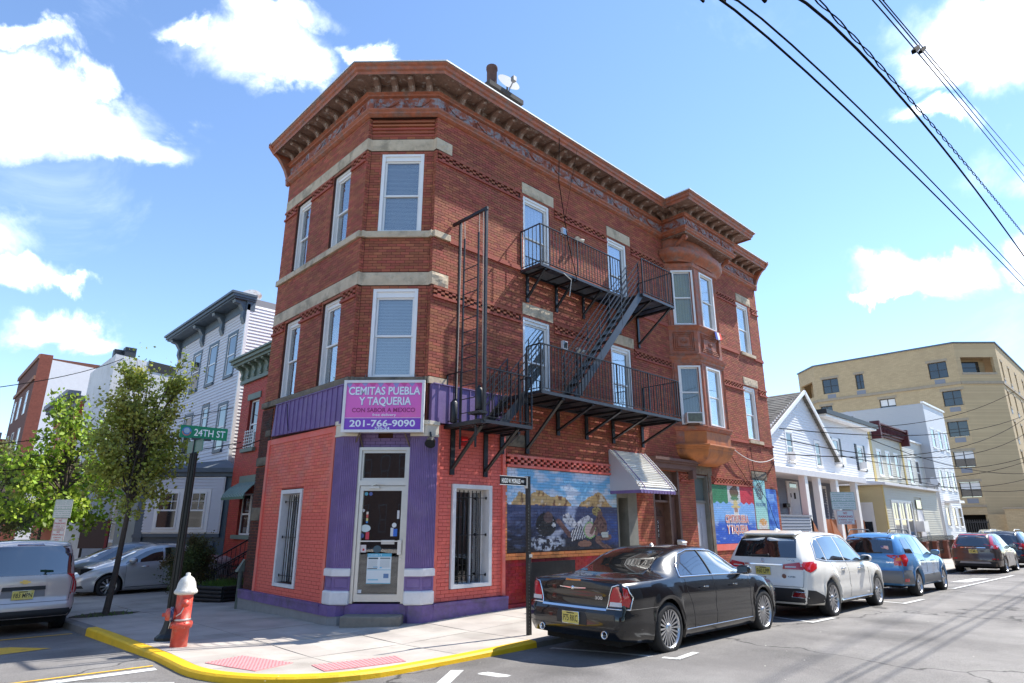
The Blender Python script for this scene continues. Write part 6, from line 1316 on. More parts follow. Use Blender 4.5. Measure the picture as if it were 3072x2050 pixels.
b = MB(); b.box(3, 13, 15.9, 25, 10.95, 11.3); b.build('roof', mat('roof_grey', (.3, .3, .3), .7), gh)
FBY = flipof(frame((3.0, 15.54, 0), (-1, 1, 0), (-1, -1, 0)))
b = MB(); b.prism([(3.1, 15.55), (.64, 17.93), (.64, 21.5), (3.1, 23.8)], -.8, 3.62); b.build('bay_wall', SLT, gh)
b = MB(); b.fb(FBY, .12, 3.2, .0, .045, 1.45, 3.60); b.build('bay_panel', WHT, gh); sid(FBY, .16, 3.16, 1.5, 3.56, [(.62, 2.74, 1.5, 3.14)], .118, SDG, gh, d0=.05)
b = MB(); b.fb(FBY, .60, 2.76, .05, .09, 1.50, 3.14); bw = b.build('double_window_frame', WHT, gh)
simple_window(FBY, .76, 1.60, 1.62, 3.02, gh, muntin=(3, 2), d=.10); simple_window(FBY, 1.84, 2.66, 1.62, 3.02, gh, muntin=(3, 2), d=.10)
b = MB(); b.prism([(3.1, 15.35), (.45, 17.85), (.40, 21.6), (3.1, 24.0)], 3.62, 3.78); b.prism([(3.1, 15.2), (.35, 17.8), (.3, 21.7), (3.1, 24.1)], 3.78, 3.95); b.build('bay_cornice', SLT, gh)
b = MB(); b.add([(3.1, 15.2, 3.95), (.35, 17.8, 3.95), (.3, 21.7, 3.95), (3.1, 24.1, 3.95), (3.0, 15.9, 4.3), (3.0, 23.5, 4.3)], [(0, 1, 4), (1, 2, 5, 4), (2, 3, 5)]); b.build('bay_roof', mat('slate_roof', (.16, .18, .2), .7), gh)
for s0, s1 in ((3.14, 3.46),): b = MB(); b.fb(FBY, s0, s1, .0, .06, -.4, 3.6); b.fb(FBY, s0-.03, s1+.03, .0, .09, 1.3, 1.42); b.build('corner_pilaster', SLT, gh)
b = MB(); b.fb(FBY, .1, 3.2, 0, .07, 1.32, 1.44); 
for k in range(3): b.fb(FBY, .3+1.0*k, 1.15+1.0*k, 0, .03, .1, 1.15)
b.build('bay_base_panel', SLT, gh, kind='stuff')
sat_dish('white satellite dish with rusty rim on the grey house roof', (3.8, 17.9, 12.0), (-.5, -.8, .5), .5, m=mat('dish_white_rust', (.65, .62, .58), .5, col2=(.4, .16, .05), c2scale=2, c2amt=.8))
# farther houses on the left street
bh_ = thing('beige_clapboard_house', 'low beige clapboard house half hidden behind the street trees', 'house', (2, 30, -.4)); SDB = mat('beige_siding', (.50, .45, .36), .6, var=.05); F2 = faceframe(x=1.8)
b = MB(); b.box(1.83, 9, 25.6, 33.5, -.9, 6.4); b.build('wall', SDB, bh_); sid(F2, 25.6, 33.5, 0, 6.2, [], .15, SDB, bh_, single=False); sid(faceframe(y=25.6), 1.8, 8, 0, 6.2, [], .15, SDB, bh_, single=False)
for a in (26.6, 29.4, 31.8):
    simple_window(F2, a, a+.9, 3.9, 5.6, bh_, trim=WHT); simple_window(F2, a, a+.9, 1.0, 2.7, bh_, trim=WHT)
b = MB(); b.box(1.4, 9, 25.4, 33.7, 6.2, 6.5); b.build('roof', SLT, bh_)
wh = thing('white_rendered_house', 'white rendered house with peeling parapet and air conditioners on its roof', 'house', (.6, 34, -.4)); STW = mat('white_stucco', (.66, .65, .64), .9, var=.08, bump=.8, bscale=8, col2=(.5, .49, .47), c2scale=.8, c2amt=.5)
b = MB(); b.hexa([(.75, 28.3, -1), (13, 28.3, -1), (13, 34.6, -1), (.75, 34.6, -1), (.75, 28.3, 10.75), (13, 28.3, 9.6), (13, 34.6, 9.6), (.75, 34.6, 10.75)]); b.build('wall', STW, wh); b = MB(); b.hexa([(2.4, 28.27, 10.1), (9.0, 28.27, 9.5), (9, 28.32, 9.5), (2.4, 28.32, 10.1), (2.4, 28.27, 10.66), (9.0, 28.27, 10.04), (9, 28.5, 10.04), (2.4, 28.5, 10.66)]); b.build('tar_flashing', mat('tar', (.03, .03, .032), .7, var=.4), wh)
for i, (x, y, z, s, lb) in enumerate(((1.45, 28.7, 10.72, .55, 'larger black rooftop air conditioner at the left of the white parapet'), (.95, 29.0, 10.72, .42, 'smaller black rooftop air conditioner at the parapet corner'), (6.3, 28.8, 10.2, .6, 'brown rooftop air conditioner on the right part of the white parapet'))):
    t = thing('rooftop_air_conditioner', lb, 'air conditioner', (x, y, z), 'rooftop air conditioners'); b = MB(); b.box(x-s/2, x+s/2, y-s/2, y+s/2, z, z+s*1.0); b.build('case', mat('ac_black' if i < 2 else 'ac_brown', (.03, .033, .04) if i < 2 else (.16, .12, .09), .5), t); b = MB(); b.box(x-s/2+.03, x+s/2-.03, y-s/2-.012, y-s/2-.003, z+s*.62, z+s*.9); b.build('vent_panel', mat('vent_dark', (.015, .015, .015), .4), t)
oh = thing('orange_brick_house', 'orange brick row house with grey dentilled cornice beyond the trees', 'house', (.5, 38, -.5)); OB = mat('orange_brick_far', (.42, .11, .045), .85, var=.15, vscale=4); GRC = mat('grey_cornice', (.19, .20, .23), .7, var=.1); F05 = faceframe(x=.5)
b = MB(); b.box(.5, 12, 34.8, 42.6, -1, 9.0); b.build('wall', OB, oh)
b = MB(); b.fb(F05, 34.8, 42.7, 0, .1, 8.3, 9.0); b.fb(F05, 34.7, 42.8, 0, .75, 9.3, 9.6); b.fb(F05, 34.8, 42.7, -.3, .12, 9.0, 9.35); b.build('cornice', GRC, oh)
for k in range(14): b = MB(); u = 35.1+.56*k; b.fb(F05, u, u+.2, .1, .6, 9.0, 9.3); b.build('bracket', GRC, oh)
for a in (36.0, 38.6, 41.0):
    for z in (5.9, 2.7): simple_window(F05, a, a+.95, z, z+1.8, oh, trim=None); b = MB(); b.fb(F05, a-.1, a+1.05, 0, .06, z+1.8, z+2.05); b.build('lintel', GRC, oh)
ap = thing('brown_brick_tenement', 'tall dark brown brick tenement with white painted side wall at the left', 'building', (0, 54, -.6)); DB = mat('dark_brown_brick', (.13, .05, .035), .9, var=.15); STW2 = mat('white_painted_brick', (.70, .70, .71), .85, var=.05, bump=.5, bscale=5)
b = MB(); b.box(0.02, 22, 53.9, 66, -1, 15.4); b.build('wall', DB, ap); b = MB(); b.hexa([(.9, 53.6, -1), (22, 53.6, -1), (22, 53.9, -1), (.9, 53.9, -1), (.9, 53.6, 15.2), (22, 53.6, 13.9), (22, 53.9, 13.9), (.9, 53.9, 15.2)]); b.build('side_wall', STW2, ap)
b = MB(); b.box(.0, .9, 53.6, 53.9, -1, 15.6); b.build('brick_corner', mat('red_brown_quoin', (.20, .06, .04), .9, var=.3, vscale=6), ap); F0_ = faceframe(x=0.0); b = MB(); b.fb(F0_, 53.6, 66.2, 0, .12, 13.4, 13.7); b.fb(F0_, 53.6, 66.2, 0, .1, 15.2, 15.55); b.fb(F0_, 53.6, 66, 0, .1, 4.3, 4.6); b.build('stone_band', mat('tan_band', (.26, .12, .07), .8), ap)
for a in (56.0, 60.0, 63.4):
    for z in (10.8, 7.6, 5.0, 1.5): simple_window(F0_, a, a+1.3, z, z+2.0, ap)
fh = thing('red_brick_row_house', 'distant red brick row house at the far left edge', 'house', (-.5, 72, -.6)); b = MB(); b.box(-.3, 14, 66.5, 86, -1, 9.6); b.build('wall', mat('far_red_brick', (.30, .06, .05), .9, var=.1), fh); F4_ = faceframe(x=-.3); b = MB(); b.fb(F4_, 66.5, 86, 0, .6, 9.6, 10.2); b.build('cornice', GRC, fh)
for a in (68, 72, 76, 80):
    for z in (6.3, 2.6): simple_window(F4_, a, a+1.4, z, z+2.1, fh)
mw = thing('maroon_awning', 'maroon shop awning behind the lime-green tree', 'awning', (0, 36, 2)); b = MB(); b.hexa([(.48, 35.2, 1.7), (-.7, 35.2, 1.7), (-.7, 39, 1.7), (.48, 39, 1.7), (.48, 35.2, 3.0), (.2, 35.2, 3.0), (.2, 39, 3.0), (.48, 39, 3.0)]); b.build('awning_cloth', mat('maroon_cloth', (.14, .012, .03), .8), mw, fix=True)
sb = thing('brown_sign_board', 'brown notice board on dark posts behind the silver sedan', 'sign board', (.6, 24.5, -.4)); FSB = flipof(frame((.4, 23.9, 0), (1, -.9, 0), (-.9, -1, 0))); b = MB(); b.fb(FSB, -.6, .55, 0, .08, .75, 1.95); b.build('board', mat('brown_board', (.10, .055, .04), .6), sb); b = MB(); b.fb(FSB, .55, .66, -.02, .1, .7, 2.0); b.build('board_edge', mat('maroon_edge', (.25, .03, .03), .5), sb)
for u in (-.5, .5): b = MB(); b.fb(FSB, u-.04, u+.04, -.06, .0, -.4, 1.95); b.build('post', BLK, sb)
for k, s_ in enumerate(('CHURCH', 'OF ALL', 'WELCOME')[:0]): pass
# left street cables
cable('upper cable crossing from the left edge to the white parapet', bez((-9, 13, 4.6), (1.5, 29, 10.9), (-3.2, 21, 7.4)), .018, n=2, group='cables strung along the left street'); cable('middle cable crossing the left street above the trees', bez((-9, 13, 3.35), (3, 16, 6.45), (-3.5, 14.5, 4.4)), .014, n=2, group='cables strung along the left street'); cable('lower cable crossing the left street through the lime tree', bez((-9, 15, 3.0), (-.05, 6.6, 3.9), (-3.9, 11, 3.25)), .012, n=2, group='cables strung along the left street')
cable('cable running from the grey house to the soot-dark pier', bez((2.9, 15.7, 4.9), (-.04, 5.4, 3.85), (1.2, 10.6, 4.15)), .012, n=2, group='cables strung along the left street')
# ---------------- houses on the main street beyond the brick building ----------------
def FRy(y): return faceframe(y=y)
g1 = thing('gabled_house', 'white clapboard house with steep shingled gable and a deep front porch', 'house', (21, 2, -.2)); SHG = mat('grey_shingles', (.15, .14, .12), .95, var=.25, vscale=4, island=.25)
Y1, YP = 2.7, 1.2
G = FRy(Y1)  # gable wall
kx = (Y1+10.33)/(10.33); 
def sx(x0, y): return -6.361+(x0+6.361)*(y+10.329)/10.329      # scale an x/z measured on y=0 back to plane y
def sz(z0, y): return 1.836+(z0-1.836)*(y+10.329)/10.329
gl, gr_, gp = sx(17.5, Y1)-1.6, sx(24.0, Y1), sx(21.0, Y1); ze, zp_ = sz(4.75, Y1), sz(7.27, Y1)
def gclip(z):
    if z < ze: return (gl, gr_)
    t = (z-ze)/(zp_-ze); return (gl+(gp-gl)*t, gr_+(gp-gr_)*t)
W1g = (sx(18.95, Y1), sx(19.55, Y1), sz(4.25, Y1), sz(5.40, Y1)); W2g = (sx(21.9, Y1), sx(22.45, Y1), sz(4.2, Y1), sz(5.25, Y1))
b = MB(); b.add([(gl, Y1+.03, -.5), (gr_, Y1+.03, -.5), (gr_, Y1+.03, ze), (gp, Y1+.03, zp_), (gl, Y1+.03, ze)], [(0, 1, 2, 3, 4)]); b.box(gl, gl+.1, Y1+.03, 12, -.5, ze); b.box(gr_-.1, gr_, Y1+.03, 12, -.5, ze); b.build('wall', SDW, g1)
sid(G, gl, gr_, sz(3.9, Y1), zp_-.1, [(a-.1, c+.1, p-.1, q+.1) for a, c, p, q in (W1g, W2g)], .14, SDW, g1, clipf=gclip)
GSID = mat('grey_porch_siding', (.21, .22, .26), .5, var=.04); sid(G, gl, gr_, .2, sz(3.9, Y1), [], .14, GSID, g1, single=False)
for wv_ in (W1g, W2g): simple_window(G, *wv_, g1, trim=WHT)
b = MB(); b.box(W1g[0]+.1, W1g[1]-.1, Y1-.35, Y1, W1g[2]+.03, W1g[2]+.42); tag(b.build('window_air_conditioner', WHT), 'white air conditioner in the gable window of the porch house', 'air conditioner')
# roof planes with shingle courses
def shingle_plane(P0, P1, P2, P3, n, name='roof'):   # P0-P1 eave, P3-P2 ridge
    b = MB(); P0, P1, P2, P3 = map(V, (P0, P1, P2, P3)); nn = (P1-P0).cross(P3-P0).normalized(); nn = nn if nn.z > 0 else -nn
    for k in range(n):
        a, c = P0.lerp(P3, k/n), P1.lerp(P2, k/n); d, e = P0.lerp(P3, (k+1)/n), P1.lerp(P2, (k+1)/n); m_ = 16; rs_ = random.Random(k)
        for q in range(m_):
            t0, t1 = q/m_, (q+1)/m_; h = .02+rs_.uniform(0, .012); b.add([a.lerp(c, t0)+nn*h, a.lerp(c, t1)+nn*h, d.lerp(e, t1)+nn*.005, d.lerp(e, t0)+nn*.005, a.lerp(c, t0), a.lerp(c, t1)], [(0, 1, 2, 3), (0, 4, 5, 1)])
    return b.build(name, SHG, g1, kind='stuff')
shingle_plane((gl-.3, Y1-.25, ze-.3), (gl-.3, 13, ze-.3), (gp, 13, zp_+.05), (gp, Y1-.25, zp_+.05), 26); shingle_plane((gr_+.3, 13, ze-.3), (gr_+.3, Y1-.25, ze-.3), (gp, Y1-.25, zp_+.05), (gp, 13, zp_+.05), 26)
for s_, e_ in ((gl-.3, -1), (gr_+.35, 1)):
    b = MB(); b.bar((s_, Y1-.28, ze-.30), (gp, Y1-.28, zp_+.04), .08, .17); b.build('barge_board', WHT, g1)
# porch
pxl, pxr = sx(17.55, YP)-.6, sx(27.7, YP); pt_, pb_ = sz(3.98, YP), sz(3.72, YP)
b = MB(); b.hexa([(pxl, YP-.1, pb_), (pxr, YP-.1, pb_-.02), (pxr, Y1+.1, pb_), (pxl, Y1+.1, pb_), (pxl, YP-.1, pt_-.03), (pxr, YP-.1, pt_-.03), (pxr, Y1+.1, pt_+.35), (pxl, Y1+.1, pt_+.35)]); b.build('porch_roof', WPNT, g1)
PF = FRy(YP)
zs_ = sz(2.10, YP)
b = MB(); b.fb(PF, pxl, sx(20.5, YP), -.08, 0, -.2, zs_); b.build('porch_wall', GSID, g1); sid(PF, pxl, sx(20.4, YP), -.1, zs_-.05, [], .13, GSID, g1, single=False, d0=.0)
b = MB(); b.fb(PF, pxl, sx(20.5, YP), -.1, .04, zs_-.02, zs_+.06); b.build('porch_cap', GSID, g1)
TER = mat('terracotta_painted_stoop', (.42, .155, .065), .7, var=.08)
b = MB(); b.extr(PF, [(sx(20.4, YP), -.2), (sx(22.0, YP), -.2), (sx(21.6, YP), .9), (sx(20.4, YP), zs_)], -.05, .02); b.extr(PF, [(sx(21.6, YP)+.3, -.2), (sx(27.4, YP), -.2), (sx(27.4, YP), zs_-.15), (sx(21.7, YP)+.3, zs_-.1)], -.35, -.2); b.extr(PF, [(sx(23.0, YP), -.2), (sx(24.6, YP), -.2), (sx(24.2, YP), .8), (sx(22.6, YP), zs_-.1)], -.05, .02)
b.build('stair_wall', TER, g1, kind='stuff')
for x0 in (20.45, 21.85, 23.9, 26.4): b = MB(); x = sx(x0, YP); b.box(x-.17, x+.17, YP-.02, YP+.26, .6, pb_); b.build('porch_column', WHT, g1)
dx0, dx1 = sx(18.5, Y1), sx(19.3, Y1); b = MB(); b.fb(G, dx0-.15, dx1+.15, .02, .08, sz(1.9, Y1), sz(3.42, Y1)); b.build('door_surround', WHT, g1); b = MB(); b.fb(G, dx0, dx1, .08, .11, sz(1.9, Y1), sz(3.12, Y1)); dd_ = b.build('front_door', WPNT, g1); b = MB(); b.fb(G, dx0+.05, dx0+.15, .11, .12, sz(2.8, Y1), sz(2.95, Y1)); b.fb(G, dx0+.45, dx0+.65, .11, .12, sz(2.75, Y1), sz(2.98, Y1)); b.build('number_plate', DARK, dd_, kind='stuff'); b = MB(); b.fb(G, dx0+.1, dx1-.1, .08, .1, sz(3.18, Y1), sz(3.36, Y1)); b.build('transom_pane', GLD, g1)
mbx = thing('mailbox', 'black mailbox beside the white porch door of the gabled house', 'mailbox', (dx0-.5, Y1, 2.5)); b = MB(); b.fb(G, dx0-.75, dx0-.35, .03, .2, sz(2.42, Y1), sz(2.56, Y1)); b.build('box_body', BLK, mbx)
simple_window(G, sx(21.8, Y1), sx(22.4, Y1), sz(2.0, Y1), sz(3.3, Y1), g1, trim=WHT); simple_window(G, sx(25.4, Y1)-1, sx(26.0, Y1)-1, sz(1.9, Y1), sz(3.0, Y1), g1, trim=WHT)
# second house: white with black shutters
h2o = thing('shuttered_house', 'white two-storey clapboard house with black shutters and black roof edge', 'house', (32, 3, -.3)); Y2 = 2.9; H2 = FRy(Y2)
a2, c2 = sx(22.9, Y2), sx(29.3, Y2); zt2 = sz(6.55, Y2); SH = mat('black_shutter', (.02, .022, .03), .5)
w1_ = (sx(24.05, Y2), sx(24.75, Y2), sz(4.42, Y2), sz(5.55, Y2)); w2_ = (sx(27.3, Y2), sx(28.05, Y2), sz(4.4, Y2), sz(5.5, Y2))
b = MB(); b.box(a2, c2, Y2+.03, 14, -.5, zt2); b.build('wall', SDW, h2o); sid(H2, a2, c2, .2, zt2, [(w[0]-.35, w[1]+.35, w[2]-.1, w[3]+.1) for w in (w1_, w2_)], .14, SDW, h2o)
for w_ in (w1_, w2_):
    simple_window(H2, *w_, h2o, trim=WHT, d=.01)
    for (p, q) in ((w_[0]-.42, w_[0]-.1), (w_[1]+.1, w_[1]+.42)):
        b = MB(); b.fb(H2, p, q, 0, .05, w_[2]-.12, w_[3]+.12); s_ = b.build('shutter', SH, h2o)
        for k in range(9): z = w_[2]-.05+(w_[3]-w_[2]+.1)*k/9; b = MB(); b.fb(H2, p+.03, q-.03, .05, .062, z, z+.07); b.build('louvre', SH, s_)
    b = MB(); b.box(w_[0]+.15, w_[1]-.15, Y2-.4, Y2, w_[2], w_[2]+.4); tag(b.build('window_air_conditioner', WHT), 'white air conditioner in the %s shuttered upper window' % ('left' if w_ is w1_ else 'right'), 'air conditioner', 'air conditioners in the shuttered windows')
b = MB(); b.fb(H2, a2-.3, c2+.3, -.2, .5, zt2-.15, zt2-.02); b.build('eave_board', WHT, h2o); b = MB(); b.fb(H2, a2-.4, c2+.5, -.2, .6, zt2-.02, zt2+.24); b.build('roof_edge', mat('black_roof_edge', (.02, .02, .02), .5), h2o); b = MB(); b.box(a2-.4, c2+.4, Y2, 14, zt2+.1, zt2+.2); b.build('roof', SHG, h2o)
dxa = sx(28.3, Y2); b = MB(); b.fb(H2, dxa-.2, dxa+.9, .0, .7, sz(3.2, Y2), sz(3.32, Y2)); b.build('door_canopy', WHT, h2o); b = MB(); b.fb(H2, dxa+.0, dxa+.65, 0, .06, sz(1.1, Y2), sz(2.85, Y2)); b.build('front_door', WPNT, h2o); b = MB(); b.fb(H2, dxa+.1, dxa+.55, .06, .08, sz(1.5, Y2), sz(2.7, Y2)); b.build('door_glass', GLD, h2o)
# cream twin houses
h3o = thing('cream_house', 'cream clapboard house with maroon ornamental cornice', 'house', (37, 3, -.3)); Y3 = 3.1; H3 = FRy(Y3); SDC = mat('cream_siding', (.62, .58, .46), .55, var=.04); a3, m3 = sx(29.4, Y3), sx(34.9, Y3); c3 = sx(40.6, Y3); zt3 = sz(6.45, Y3); MAR = mat('maroon_cornice', (.085, .012, .016), .55, var=.2)
b = MB(); b.box(a3, m3, Y3+.03, 14, -.5, zt3); b.build('wall', SDC, h3o); YTR = mat('yellow_corner_board', (.58, .44, .16), .6)
ws3 = [(sx(x, Y3), sx(x+.62, Y3), sz(4.25, Y3), sz(5.55, Y3)) for x in (30.3, 31.8, 33.3)]
sid(H3, a3+.3, m3, .3, zt3, [(w[0]-.1, w[1]+.1, w[2]-.1, w[3]+.1) for w in ws3], .14, SDC, h3o)
for w_ in ws3: simple_window(H3, *w_, h3o, trim=WHT)
b = MB(); b.fb(H3, a3-.1, a3+.3, 0, .06, .0, zt3); b.fb(H3, m3-.15, m3+.15, 0, .06, .0, zt3-.2); b.build('corner_board', YTR, h3o, kind='stuff')
b = MB(); b.fb(H3, a3+.8, m3+.3, 0, .2, zt3-.15, zt3); b.extr(flipof(frame((0, 0, 0), (0, -1, 0), (1, 0, 0))) if False else H3, [(a3+.8, zt3), (m3+.3, zt3), (m3+.3, zt3+.55), (a3+.8, zt3+.55)], 0, .35); b.fb(H3, a3+.7, m3+.4, 0, .55, zt3+.55, zt3+.65); mc = b.build('cornice', MAR, h3o, kind='stuff')
for k in range(20): u = a3+1.0+(m3-a3-1.0)*k/19; b = MB(); b.tube([H3(u, .37, zt3+.48), H3(u, .40, zt3+.28), H3(u, .36, zt3+.08)], .05, 5); b.build('cornice_drop', MAR, mc)
for u in (a3+.85, m3+.25): b = MB(); b.fb(H3, u-.12, u+.12, 0, .6, zt3-.45, zt3+.75); b.build('end_bracket', MAR, mc)
h4o = thing('pale_cream_house', 'plain pale cream clapboard house right of the maroon cornice house', 'house', (44, 3, -.3)); zt4 = sz(6.55, Y3)
b = MB(); b.box(m3+.16, c3, Y3+.03, 14, -.5, zt4); b.build('wall', SDC, h4o); ws4 = [(sx(x, Y3), sx(x+.75, Y3), sz(4.05, Y3), sz(5.45, Y3)) for x in (35.8, 37.4, 39.2)]
sid(H3, m3+.16, c3, .3, zt4, [(w[0]-.1, w[1]+.1, w[2]-.1, w[3]+.1) for w in ws4], .14, mat('pale_cream_siding', (.68, .66, .58), .55, var=.04), h4o)
for w_ in ws4: simple_window(H3, *w_, h4o, trim=WHT)
b = MB(); b.fb(H3, m3, c3+.1, -.1, .15, zt4, zt4+.12); b.build('roof_edge', WHT, h4o)
ex = thing('enclosed_porch', 'cream enclosed front porch with white windows at the twin houses', 'porch', (39, 1, -.3)); YE = .6; E4 = FRy(YE); e0, e1 = sx(30.2, YE), sx(41.0, YE)
zte = sz(3.75, YE); FXE = flipof(frame((e0, YE, 0), (0, 1, 0), (-1, 0, 0))); b = MB(); b.box(e0+.02, e1, YE+.03, Y3, -.4, zte); b.build('wall', SDC, ex)
SDY = mat('yellow_cream_siding', (.60, .50, .28), .6, var=.04)
dW = (.55, 1.75, .95, 2.95)
sid(FXE, 0, Y3-YE, .0, zte, [dW], .14, SDY, ex, single=False); b = MB(); b.fb(E4, e0, e0+.15, 0, .05, 0, zte); b.build('corner_board', YTR, ex)
simple_window(FXE, dW[0]+.1, dW[1]-.1, dW[2]+.1, dW[3]-.1, ex, trim=WHT, blind=.5)
pw = [(e0+1.2+2.2*k, e0+3.0+2.2*k, 1.1, 3.0) for k in range(2)]
sid(E4, e0+.15, e1, .0, zte, [(e0+1.1, e0+5.4, 1.0, 3.1), (e0+5.8, e0+7.4, .6, 3.3)], .14, SDC, ex, single=False)
for k in range(3): simple_window(E4, e0+1.3+1.3*k, e0+2.4+1.3*k, 1.1, 3.0, ex, muntin=(2, 1), trim=WHT, tw=.1)
b = MB(); b.fb(E4, e0+6.0, e0+7.2, 0, .05, .6, 2.6); b.build('front_door', WPNT, ex); b = MB(); b.fb(E4, e0+6.1, e0+7.1, 0, .05, 2.7, 3.2); b.build('transom_pane', GLD, ex)
b = MB(); b.hexa([(e0-.3, YE-.3, zte), (e1+.2, YE-.3, zte), (e1+.2, Y3, zte+.02), (e0-.3, Y3, zte+.02), (e0-.3, YE-.3, zte+.12), (e1+.2, YE-.3, zte+.12), (e1, Y3, zte+.5), (e0, Y3, zte+.5)]); b.build('porch_roof', WPNT, ex)
b = MB(); b.box(e0+5.3, e0+6.3, YE-.45, YE, 1.35, 1.95); tag(b.build('window_air_conditioner', WHT), 'white air conditioner in the cream enclosed porch window', 'air conditioner')
h5o = thing('tall_white_house', 'three-storey white clapboard house beside the tan apartment block', 'house', (50, 2, -.4)); Y5 = 2.4; H5 = FRy(Y5); a5, c5 = sx(41.8, Y5), sx(47.2, Y5); zt5 = sz(9.55, Y5)
b = MB(); b.box(a5, c5, Y5+.03, 16, -.6, zt5); b.build('wall', SDW, h5o)
ws5 = [(sx(x, Y5), sx(x+.85, Y5), sz(z, Y5), sz(z+1.25, Y5)) for z in (6.7, 4.0, 1.6) for x in (42.6, 44.4, 46.0)]
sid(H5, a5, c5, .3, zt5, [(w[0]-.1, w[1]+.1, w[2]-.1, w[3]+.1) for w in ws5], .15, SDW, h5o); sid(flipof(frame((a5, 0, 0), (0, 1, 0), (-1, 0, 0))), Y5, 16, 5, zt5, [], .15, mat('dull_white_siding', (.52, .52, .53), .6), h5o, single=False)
for w_ in ws5: simple_window(H5, *w_, h5o, trim=WHT)
b = MB(); b.fb(H5, a5-.1, c5+.1, -.1, .12, zt5, zt5+.15); b.build('roof_edge', WHT, h5o); b = MB(); b.fb(H5, a5+1.2, a5+3.0, .0, 1.0, sz(3.1, Y5), sz(3.25, Y5)); b.build('door_canopy', WHT, h5o)
sat_dish('pale satellite dish on the black-edged roof of the shuttered house', (sx(26.9, 5), 5, sz(6.9, 5)), (-.6, -.7, .4), .42, 'small satellite dishes on the far houses'); sat_dish('small satellite dish on the tall white house front', (sx(40.6, 2.0), 1.9, sz(4.3, 2)), (-.4, -.8, .3), .4, 'small satellite dishes on the far houses')
an = thing('chimney_and_aerial', 'three orange chimney pots and a thin roof aerial behind the white houses', 'chimney', (40, 12, 9)); b = MB(); zb = 9.3; b.box(40.5, 42.6, 12.4, 13.2, zb-2, zb+1.6); b.build('chimney_stack', CHM, an)
for k in range(3): b = MB(); b.lathe([(.22, 0), (.26, .05), (.26, .55), (.22, .6)], (40.85+.7*k, 12.8, zb+1.6), n=10); b.build('chimney_pot', mat('orange_pot', (.5, .13, .04), .8), an)
b = MB(); b.bar((43.2, 12.8, zb-1), (43.2, 12.8, zb+5.4), .06); b.bar((42.3, 12.8, zb+5.2), (44.1, 12.8, zb+5.2), .04); b.build('aerial', IRON, an)
fe2 = thing('iron_fence', 'low black iron fence on brick piers before the cream houses', 'fence', (38, -.1, -.3))
for x in (33.5, 35.6, 37.8, 40.2, 42.6): b = MB(); b.box(x-.22, x+.22, -.3, .14, -.5, .75); b.box(x-.27, x+.27, -.35, .19, .75, .84); b.build('brick_pier', mat('brown_brick_pier', (.20, .07, .045), .9, var=.25, vscale=12), fe2)
b = MB(); b.bar((33, -.1, 1.0), (43, -.1, 1.0), .04); b.bar((33, -.1, .3), (43, -.1, .3), .04); b.build('fence_rail', BLK, fe2)
for k in range(66): b = MB(); b.bar((33+.15*k, -.1, .1), (33+.15*k, -.1, 1.12), .02); b.build('picket', BLK, fe2)
# ---------------- tan apartment block ----------------
ab = thing('tan_apartment_block', 'six-storey tan brick apartment block with dark windows at the end of the street', 'building', (80, 10, -.8))
TAN = mat('tan_brick', (.40, .275, .135), .9, var=.06, vscale=.6)
t = TAN.node_tree; bt = nd(t, 'ShaderNodeTexBrick', i_Scale=1.0); bt.inputs['Color1'].default_value = (.56, .42, .24, 1); bt.inputs['Color2'].default_value = (.49, .36, .205, 1); bt.inputs['Mortar'].default_value = (.42, .32, .19, 1); bt.inputs['Mortar Size'].default_value = .012; bt.inputs['Brick Width'].default_value = .42; bt.inputs['Row Height'].default_value = .15
cxx = nd(t, 'ShaderNodeTexCoord'); sp_ = nd(t, 'ShaderNodeSeparateXYZ'); t.links.new(cxx.outputs['Object'], sp_.inputs[0]); sm_ = nd(t, 'ShaderNodeMath', op='ADD'); t.links.new(sp_.outputs[0], sm_.inputs[0]); t.links.new(sp_.outputs[1], sm_.inputs[1]); cmb = nd(t, 'ShaderNodeCombineXYZ'); t.links.new(sm_.outputs[0], cmb.inputs[0]); t.links.new(sp_.outputs[2], cmb.inputs[1]); t.links.new(cmb.outputs[0], bt.inputs['Vector'])
hsv = [n for n in t.nodes if n.type == 'HUE_SAT'][0]; t.links.new(bt.outputs[0], hsv.inputs['Color'])
XA, ZA = 75.46, 21.2; AP = [(XA, 3.24), (78.7, 0), (112, 0), (112, 30), (78.5, 30), (78.5, 21.6), (XA, 18.4)]
FA = flipof(frame((XA, 0, 0), (0, 1, 0), (-1, 0, 0))); FAS = flipof(frame((0, 0, 0), (1, 0, 0), (0, -1, 0))); FAC = flipof(frame((XA, 3.24, 0), (1, -1, 0), (-1, -1, 0))); FAD = flipof(frame((XA, 18.4, 0), (3.04, 3.2, 0), (-3.2, 3.04, 0)))
rowz = [(17.5, 19.35), (14.25, 15.95), (10.9, 12.55), (7.65, 9.3), (4.5, 6.05)]
wA_ = []
for i, (p, q) in enumerate(rowz):
    cols_ = [(4.2, 6.0), (12.8, 13.7), (15.7, 17.6)] if i == 0 else ([(3.25, 5.15), (9.8, 11.5), (16.8, 18.2)] if i == 1 else [(3.35, 5.25), (9.8, 11.5), (16.6, 18.2)])
    for (a, c) in cols_: wA_.append((a, c, p, q))
b = MB(); holed(b, FA, 3.24, 18.4, 2.7, ZA, wA_, -.4, 0); b.fb(FA, 3.24, 18.4, -8, -7.9, -1, 3); b.fb(FA, 1.7, 3.3, -.4, 0, -1, 2.7)
loga = (.5, 4.1, 17.7, 19.6)
holed(b, FAC, 0, 4.58, -1, ZA, [loga], -.4, 0); hS = [(x, x+1.0, p, q) for (p, q) in rowz for x in (80.2, 84.6, 89.4, 94.6, 100, 106)]
